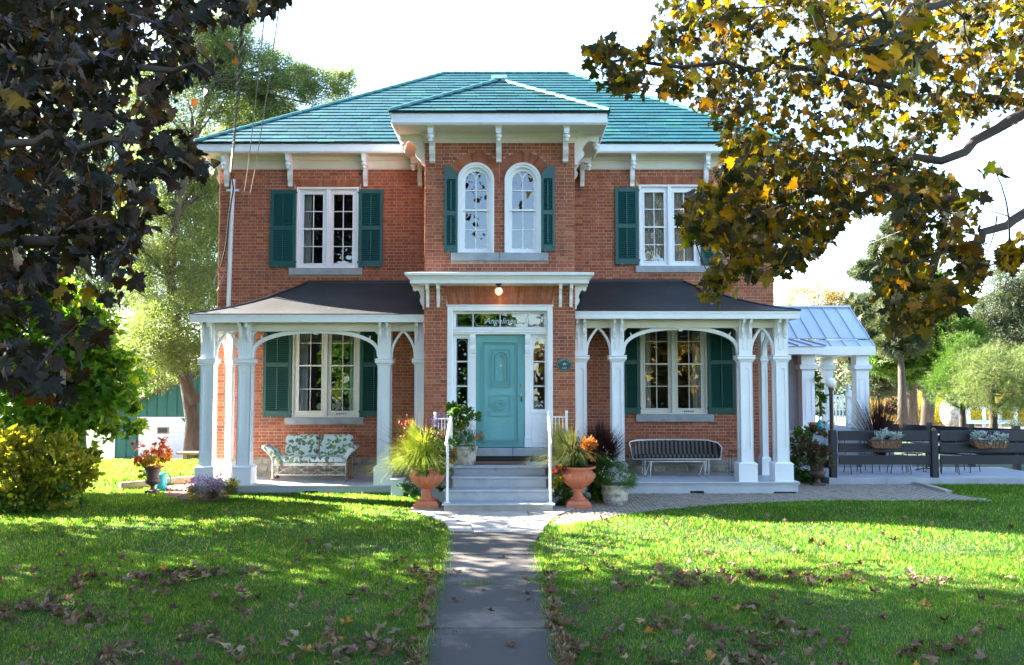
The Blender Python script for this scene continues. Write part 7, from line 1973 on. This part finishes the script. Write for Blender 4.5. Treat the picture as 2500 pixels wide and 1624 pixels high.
tree('blue_spruce', 'blue green tree at the right edge of the picture', (PX(2450, 50, 0), 50, 0), [P(2450, 850, 50), P(2450, 720, 50)], .3,
     [lobe(2460, 700, 55, 50), lobe(2420, 760, 50, 50), lobe(2500, 740, 60, 50), lobe(2390, 840, 55, 50), lobe(2470, 830, 70, 50), lobe(2560, 780, 80, 50), lobe(2340, 800, 40, 51)], 11000, .5, 'spray3', 'lf_pine', nlimb=40, shell=.2)
tree('weeping_bush_tree', 'rounded bright yellow green small tree behind the deck at right', (PX(2425, 27.5, 0), 27.5, 0), [P(2425, 1000, 27.5), P(2420, 960, 27.5), P(2430, 920, 27.5)], .13,
     [lobe(2400, 905, 55, 27.5), lobe(2460, 895, 60, 27.5), lobe(2370, 950, 40, 27.2), lobe(2440, 960, 60, 27.2), lobe(2500, 940, 60, 27.5), lobe(2490, 1000, 45, 27), lobe(2560, 940, 60, 27.5)], 13000, .15, 'spray3', 'lf_ash', nlimb=50, shell=.3)
tree('dark_bush_tree', 'dark green low tree in shade left of the yellow green one', (PX(2350, 30, 0), 30, 0), [P(2350, 1000, 30), P(2350, 930, 30)], .12,
     [lobe(2340, 900, 50, 30), lobe(2320, 940, 50, 30), lobe(2370, 960, 42, 30), lobe(2345, 850, 36, 30)], 8000, .17, 'spray3', 'lf_dark', nlimb=30, shell=.25)
plant('red_shrub', 'red autumn shrub between the tree trunks beyond the fence', (PX(2180, 40, 0), 40, 0), [('foliage', [bush([lobe(2175, 990, 20, 40)], 500, .2, 'oval')], 'lf_darkred')], 'shrub')
# far wood closing the horizon on both sides, and behind the camera (it shows in the windows)
def wood(name, x0, x1, y0, y1, h, n, size, mat, kindl='spray3'):
    k = 46; C0 = np.stack([RNG.uniform(x0, x1, k), RNG.uniform(y0, y1, k)], -1); m = RNG.integers(0, k, n); hh = RNG.uniform(.6, 1, k)[m] * h
    p = RNG.normal(size=(n, 3)); p = unit(p) * RNG.uniform(.5, 1, (n, 1))
    Cc = np.stack([C0[m, 0] + p[:, 0] * h * .35, C0[m, 1] + p[:, 1] * h * .3, hh * (.5 + .5 * p[:, 2])], -1)
    return tag(link(name, fast_mesh(name, *scatter(kindl, Cc, RNG.normal(size=(n, 3)), RNG.uniform(.7, 1.3, n) * size, .5), M[mat])), kind='stuff')
wood('far_woodland', -50, -8, 62, 78, 9, 9000, 1.2, 'lf_dark'); wood('far_woodland', 14, 62, 60, 80, 8.5, 14000, 1.0, 'lf_olive')
wood('street_trees', -50, 0, -34, -24, 11, 26000, 1.0, 'lf_dark', 'quad'); wood('street_trees', 2, 50, -36, -26, 9, 24000, 1.0, 'lf_gold', 'quad')

# ================================================================== FOREGROUND MAPLES
def region_pts(poly, n, d0, d1, pw=1.0):
    P2 = np.array(poly, float); out = []
    lo, hi = P2.min(0), P2.max(0)
    while len(out) < n:
        q = RNG.uniform(lo, hi, (n * 3, 2)); ins = inpoly(q[:, 0], q[:, 1], poly)
        out.extend(q[ins].tolist())
    out = np.array(out[:n]); Y = d0 + (d1 - d0) * RNG.uniform(0, 1, n) ** pw
    t = (812 - out[:, 1]) / F; z = Y * (ST + t * CT) / (CT - t * ST); d = Y * CT + z * ST
    return np.stack([(out[:, 0] - 1250) / F * d, Y, z + ZC], -1)
def maple(name, label, base, trunk, r0, groups, mat, crown, n_crown, limbs, size=0.076):
    t = thing(name, base, label, 'tree')
    mb = MB(); pts = [Vector(base) - Vector((0, 0, .1))] + [Vector(p) for p in trunk]; m = len(pts)
    mb.tube(pts, [r0 * (1.4 if i == 0 else 1 - .5 * i / (m - 1)) for i in range(m)], 14); mb.build('trunk', M['bark'], t, True)
    lm_ = MB()
    for ln in limbs:
        q = [pts[-1] if p is None else (P(*p) if len(p) == 3 else Vector(p[:3])) for p in ln]
        n = len(q); rr = 0.045
        fine = []
        for i in range(n - 1):
            for s_ in range(4): fine.append(q[i].lerp(q[i + 1], s_ / 4) + Vector((random.gauss(0, .03), random.gauss(0, .03), random.gauss(0, .03))) * (0 if i == 0 and s_ == 0 else 1))
        fine.append(q[-1]); lm_.tube(fine, [rr * (1 - .93 * i / (len(fine) - 1)) ** 1.3 + .004 for i in range(len(fine))], 7, False)
    skel = np.array(lm_.v)
    allp = []
    for poly, n, d0, d1, pw in groups: allp.append(region_pts(poly, n, d0, d1, pw))
    allp = np.concatenate(allp)
    # twigs: cluster leaves round twig ends
    nt = max(20, len(allp) // 11); idx = RNG.choice(len(allp), nt, replace=False); tips = allp[idx]
    dsk = np.array([((skel - q) ** 2).sum(1).min() for q in tips])
    net = skel[::7].copy()
    for q in tips[np.argsort(dsk)]:
        dd_ = ((net - q) ** 2).sum(1); a = net[int(dd_.argmin())]; L_ = sqrt(dd_.min())
        if L_ < 2.0:
            limb(lm_, a, q, .0045 + .002 * L_, .002, .12, 4, 4)
            net = np.vstack([net, q[None], ((a + q) / 2)[None]])
    tag(lm_.build('branches', M['twig'], t, True), kind='stuff')
    # pull leaves toward nearest twig tip so that they hang in sprays
    d2 = ((allp[:, None, :] - tips[None]) ** 2).sum(-1); jn = d2.argmin(1)
    allp = allp * .52 + tips[jn] * .48 + RNG.normal(size=allp.shape) * .02
    n = len(allp); ax = np.stack([RNG.normal(0, .55, n), RNG.normal(0, .55, n), -np.abs(RNG.normal(.75, .45, n))], -1) + (allp - tips[jn]) * 1.5
    ss = RNG.uniform(.55, 1.3, n) * size
    dist = np.linalg.norm(allp - np.array([0, 0, ZC]), axis=1); order = np.argsort(-ss / dist)
    big_, rest_ = order[:300], order[300:]
    T, Fc = TPL['maple']
    for i in big_:
        V, Fa = scatter('maple', allp[i:i + 1], ax[i:i + 1], ss[i:i + 1], .25, .8)
        o = allp[i]; link('leaf', fast_mesh('leaf', V - o, Fa, M[mat]), t, tuple(o))
    parts = [scatter('maple', allp[rest_], ax[rest_], ss[rest_], .25, .8)]
    if n_crown:
        C, D, cc = cloud(crown, n_crown, .05, .32); parts.append(scatter('maple_xs', C, D * .5 + RNG.normal(size=D.shape) * .6 - np.array([0, 0, .4]), RNG.uniform(.8, 1.3, len(C)) * .19, .8))
        lm2 = MB()
        for c in cc[RNG.choice(len(cc), min(60, len(cc)), replace=False)]: limb(lm2, pts[-1 if c[2] > pts[-1].z else -2], c, .07, .01, .12, 5, 5)
        tag(lm2.build('limbs', M['bark'], t, True), kind='stuff')
    tag(put_mesh('foliage', parts, M[mat], t), kind='stuff')
    return t
LA = [(-60, -40), (740, -40), (735, 12), (700, 28), (655, 22), (600, 60), (560, 90), (520, 60), (470, 90), (450, 170), (420, 240), (420, 330), (470, 360), (500, 400), (440, 420), (370, 410), (330, 470), (250, 520), (120, 560), (-60, 600)]
LB = [(430, 110), (510, 120), (540, 175), (470, 200), (410, 190)]
LC = [(430, 330), (485, 320), (525, 400), (480, 450), (410, 400)]
LD = [(-60, 520), (240, 480), (390, 440), (400, 520), (340, 590), (350, 660), (310, 700), (280, 660), (200, 640), (150, 690), (60, 720), (-60, 740)]
LE = [(190, 720), (260, 740), (270, 850), (225, 870), (180, 800)]
LF = [(-60, 740), (30, 740), (110, 840), (195, 950), (150, 1000), (60, 960), (-60, 900)]
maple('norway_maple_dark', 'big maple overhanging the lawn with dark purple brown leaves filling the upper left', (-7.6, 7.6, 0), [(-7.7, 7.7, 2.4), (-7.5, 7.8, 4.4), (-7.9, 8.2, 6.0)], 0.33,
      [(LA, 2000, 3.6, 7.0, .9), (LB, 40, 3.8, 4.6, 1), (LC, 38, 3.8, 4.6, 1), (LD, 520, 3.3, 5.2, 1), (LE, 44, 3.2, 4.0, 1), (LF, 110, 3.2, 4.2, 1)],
      'lf_maple_l', [(-12, 13.0, 8.3, 4.6, 3.6, 3.0), (-9.6, 11.5, 8.6, 3.4, 3.2, 2.6), (-15.5, 12.5, 8.0, 3.5, 3.4, 2.8), (-9.5, 7.5, 8.4, 3.4, 3.6, 3.0), (-13, 8, 8, 4, 4, 3), (-12.2, 18, 7.4, 2.6, 1.8, 1.5), (-16, 17, 6.8, 3.2, 1.6, 1.6), (-7.5, 13.2, 10.4, 3.2, 2.6, 1.5), (-10, 14, 9.9, 2.6, 2.4, 1.4), (-7.9, 12.5, 6.8, 1.4, 2.0, 1.5), (-6.4, 3, 10.6, 4.2, 5, 1.8)], 60000,  # crown lobes out of frame are added to shade the lawn
      [(None, (-200, 100, 5.6), (150, 150, 4.6), (420, 180, 4.0), (520, 160, 3.9)), (None, (-300, 500, 5.2), (0, 350, 4.6), (280, 330, 4.2), (460, 370, 4.0)),
       (None, (-200, 640, 4.6), (60, 600, 3.9), (250, 560, 3.6), (330, 560, 3.5)), ((-7.6, 7.7, 3.4, 0), (-250, 900, 4.4), (-20, 870, 3.6), (120, 920, 3.4)), (None, (-100, -60, 5.0), (300, -20, 4.2), (620, 0, 3.8), (730, -10, 3.7))])
RA = [(1640, -40), (2560, -40), (2560, 300), (2440, 300), (2330, 320), (2230, 380), (2100, 400), (1960, 400), (1850, 330), (1740, 300), (1650, 245), (1600, 190), (1580, 110), (1570, 60)]
RB = [(1385, 170), (1400, 120), (1450, 85), (1530, 110), (1610, 90), (1660, 200), (1600, 250), (1560, 220), (1480, 235), (1440, 200)]
RC = [(1770, 290), (1960, 380), (2140, 400), (2230, 390), (2330, 410), (2345, 450), (2300, 520), (2150, 510), (2060, 540), (1990, 620), (1900, 670), (1800, 680), (1740, 760), (1700, 730), (1730, 620), (1640, 545), (1690, 470), (1760, 420)]
RD = [(2200, 420), (2340, 440), (2420, 540), (2380, 560), (2430, 640), (2400, 720), (2330, 780), (2240, 830), (2140, 800), (2170, 700), (2110, 700), (2150, 640), (2170, 560)]
RE = [(2425, 600), (2520, 530), (2540, 640), (2460, 690)]
RF = [(1980, -30), (2330, -30), (2340, 160), (2200, 240), (2060, 220), (1970, 130)]
RG_ = [(2380, 400), (2460, 420), (2450, 450), (2390, 440)]
maple('norway_maple_gold', 'big maple at the right whose leaves glow gold, orange and green against the sky', (7.9, 7.2, 0), [(7.8, 7.2, 2.4), (7.6, 7.3, 4.4), (7.4, 7.5, 6.2)], 0.33,
      [(RA, 3900, 4.8, 9.0, .9), (RB, 150, 4.4, 5.4, 1), (RC, 3300, 4.8, 8.5, 1), (RD, 760, 4.2, 6.2, 1), (RE, 40, 3.8, 4.6, 1), (RF, 130, 2.8, 3.8, 1), (RG_, 8, 3.6, 4.4, 1)],
      'lf_maple_r', [(8.5, 8.0, 7.8, 2.6, 2.6, 2.0), (9.5, 5, 8, 3, 3, 2.4), (5, 4.5, 10.6, 4.5, 4.5, 1.8), (6.5, -2, 11, 3.6, 5, 2)], 13000,  # overhead lobes added out of view to block sky light on the lawn
      [(None, (2500, 250, 7.0), (2250, 230, 6.4), (1900, 160, 5.8), (1600, 140, 5.2), (1430, 150, 4.9)), (None, (2480, 300, 6.4), (2300, 380, 5.8), (2080, 430, 5.6), (1850, 520, 5.6), (1700, 600, 5.6)),
       (None, (2560, 500, 5.6), (2400, 560, 5.2), (2270, 640, 5.0), (2240, 760, 5.0)), (None, (2450, -60, 5), (2250, 20, 4), (2100, 60, 3.4)), ((7.6, 7.3, 4.4, 0), (2600, 640, 4.8), (2500, 600, 4.4), (2440, 640, 4.2))], 0.069)

# ================================================================== GRASS AND FALLEN LEAVES
def mask_free(x, y):
    k = ~inpoly(x, y, PATH) & ~inpoly(x, y, PAVE) & ~inpoly(x, y, BED)
    k &= ~((x > -6.75) & (x < 6.1) & (y > 18.33)) & ~((x > -1.8) & (x < 1.3) & (y > 15.75)) & ~((x > 7.4) & (y > 19.88)) & ~((y > 20.0) & (x > -6.9))
    return k
def grass(n, x0, x1, y0, y1, h, w, mat='grass', pw=1.0):
    y = y0 + (y1 - y0) * RNG.uniform(0, 1, n) ** pw; x = RNG.uniform(x0, x1, n); k = mask_free(x, y) & (np.abs(x) < 0.66 * y + 1.2)
    x, y = x[k], y[k]; n = len(x); z = gz(x, y)
    an = RNG.uniform(0, 2 * pi, n); L = h * RNG.uniform(.5, 1.3, n) * (1 + .35 * np.sin(x * 2.3) * np.sin(y * 1.9)); le = RNG.uniform(.1, .8, n) * L; w_ = w * (y / 9.0)
    a2 = RNG.uniform(0, 2 * pi, n); dx_, dy_ = np.cos(a2) * w_ / 2, np.sin(a2) * w_ / 2
    p = np.stack([x, y, z - .004], -1); V = np.stack([p - np.stack([dx_, dy_, 0 * x], -1), p + np.stack([dx_, dy_, 0 * x], -1), p + np.stack([np.cos(an) * le, np.sin(an) * le, L], -1)], 1)
    Fa = np.arange(n * 3).reshape(-1, 3); return V.reshape(-1, 3), Fa
gp1 = [grass(430000, -8.5, 8.5, 6.3, 12.0, .038, .0060, pw=1.0), grass(300000, -12.5, 12.5, 12.0, 20.0, .045, .0085)]
tag(link('lawn_grass', fast_mesh('lawn_grass', *merge(gp1), M['grass'])), kind='stuff')
tag(link('far_grass', fast_mesh('far_grass', *merge([grass(60000, -19, -6.9, 19.5, 28, .07, .012)]), M['grass'])), kind='stuff')
# long grass and weeds along edges
ed_pts = []
for (a, b_) in (((1083, 1380), (1090, 1300)), ((1053, 1471), (1083, 1380)), ((1020, 1640), (1053, 1471)), ((1306, 1332), (1339, 1471)), ((1339, 1471), (1375, 1640)), ((540, 1206), (960, 1208)), ((1130, 1432), (1200, 1430)), ((1290, 1425), (1320, 1420)), ((1345, 1292), (1440, 1276)), ((1600, 1202), (1700, 1202)), ((1760, 1202), (1800, 1202))):
    p, q = G(a[0], a[1]), G(b_[0], b_[1]); m = int((q - p).length * (240 if a[1] > 1240 else 130))
    for i in range(m):
        r = p.lerp(q, random.random()); ed_pts.append((r.x + random.gauss(0, .035), r.y + random.gauss(0, .03), 0))
parts = [blades(e, 3, .085, .5, .006, .9, 3) for e in ed_pts]
tag(link('edge_grass', fast_mesh('edge_grass', *merge(parts), M['grass'])), kind='stuff')
# fallen leaves
def fl_tpl(seed):
    r = np.random.default_rng(seed); T, Fc = leaf_tpl('maple'); T = T.copy()
    T[:, 1] -= .35; T[:, :2] *= r.uniform(.75, 1.05, 2)
    c = r.uniform(.5, 1.5); f_ = r.uniform(-.6, .6)
    T[:, 2] = c * (T[:, 0] ** 2) * 1.0 + r.uniform(-.2, .9) * T[:, 1] ** 2 + f_ * T[:, 0] * T[:, 1] + .05 * r.normal(size=len(T)) + .04
    ang = c * 1.1 * T[:, 0]; T[:, 0] *= (1 - .25 * min(c, 1))
    return T, Fc
FT = [fl_tpl(s_) for s_ in range(10)]
def leafspots(n):
    out = []
    cl = [(random.uniform(-5.5, 5.5), random.uniform(6.6, 11)) for _ in range(70)]
    while len(out) < n:
        if random.random() < .45:
            c = random.choice(cl); x, y = c[0] + random.gauss(0, .22), c[1] + random.gauss(0, .16)
        else:
            y = 6.5 + 10.5 * random.random() ** 2.3; x = random.uniform(-1, 1) * (.62 * y + .8)
        e = random.random()
        if e < .10:
            s_ = random.choice((0, 1)); py = random.uniform(1400, 1640)
            px = (1053 + (1471 - py) * .14 if s_ == 0 else 1339 + (py - 1471) * .2) + random.gauss(-6 if s_ == 0 else 6, 9); q = G(px, py); x, y = q.x, q.y
        if y < 6.4 or y > 18 or (y > 11.5 and random.random() < .55): continue
        if inpoly(np.array([x]), np.array([y]), PATH)[0] and random.random() < .93: continue
        if y > 15.7 and -1.9 < x < 6.2: continue
        out.append((x, y))
    return out
sp_ = leafspots(1500); sp_.sort(key=lambda q: q[1])
meshes = [fast_mesh('fallen_leaf', T * .132, Fc, M['fallen']) for T, Fc in FT]
restp = []
for i, (x, y) in enumerate(sp_):
    onp = inpoly(np.array([x]), np.array([y]), PATH)[0]
    zz = (.03 if onp else .022) + random.uniform(0, .012); rz = random.uniform(0, 2 * pi); s_ = random.uniform(.45, 1.15); k = random.randrange(10)
    rx, ry = random.gauss(0, .35), random.gauss(0, .35)
    if random.random() < .3: rx += pi
    R = Matrix.Rotation(rz, 3, 'Z') @ Matrix.Rotation(rx, 3, 'X') @ Matrix.Rotation(ry, 3, 'Y')
    if abs(rx) > 1.5: zz += .03 * s_
    if i < 300:
        o = link('fallen_leaf', meshes[k], None, (x, y, zz)); o.rotation_euler = R.to_euler(); o.scale = (s_,) * 3
        lab = ('curled dry maple leaf lying on the concrete path' if onp else 'curled dry maple leaf lying in the shaded grass left of the path' if x < 0 else 'curled dry maple leaf lying in the shaded grass right of the path')
        tag(o, lab, 'leaf', 'fallen leaves on the path' if onp else 'fallen leaves on the left lawn' if x < 0 else 'fallen leaves on the right lawn')
    else:
        T, Fc = FT[k]; V = (T * .132 * s_) @ np.array(R).T + np.array([x, y, zz]); restp.append((V, Fc))
tag(link('fallen_leaves', fast_mesh('fallen_leaves', *merge(restp), M['fallen'])), kind='stuff')
n = 420; X = RNG.uniform(-8, -7, n); Cc = np.array([(x, y, .02) for x, y in [(random.uniform(-8.3, -5.9), random.uniform(17.6, 19.6)) for _ in range(n)]])
kk = inpoly(Cc[:, 0], Cc[:, 1], BED); Cc = Cc[kk]
tag(link('bark_chips', fast_mesh('bark_chips', *scatter('quad', Cc, RNG.normal(size=(len(Cc), 3)) * np.array([1, 1, .2]), .07, 2.5), M['iron'])), kind='stuff')
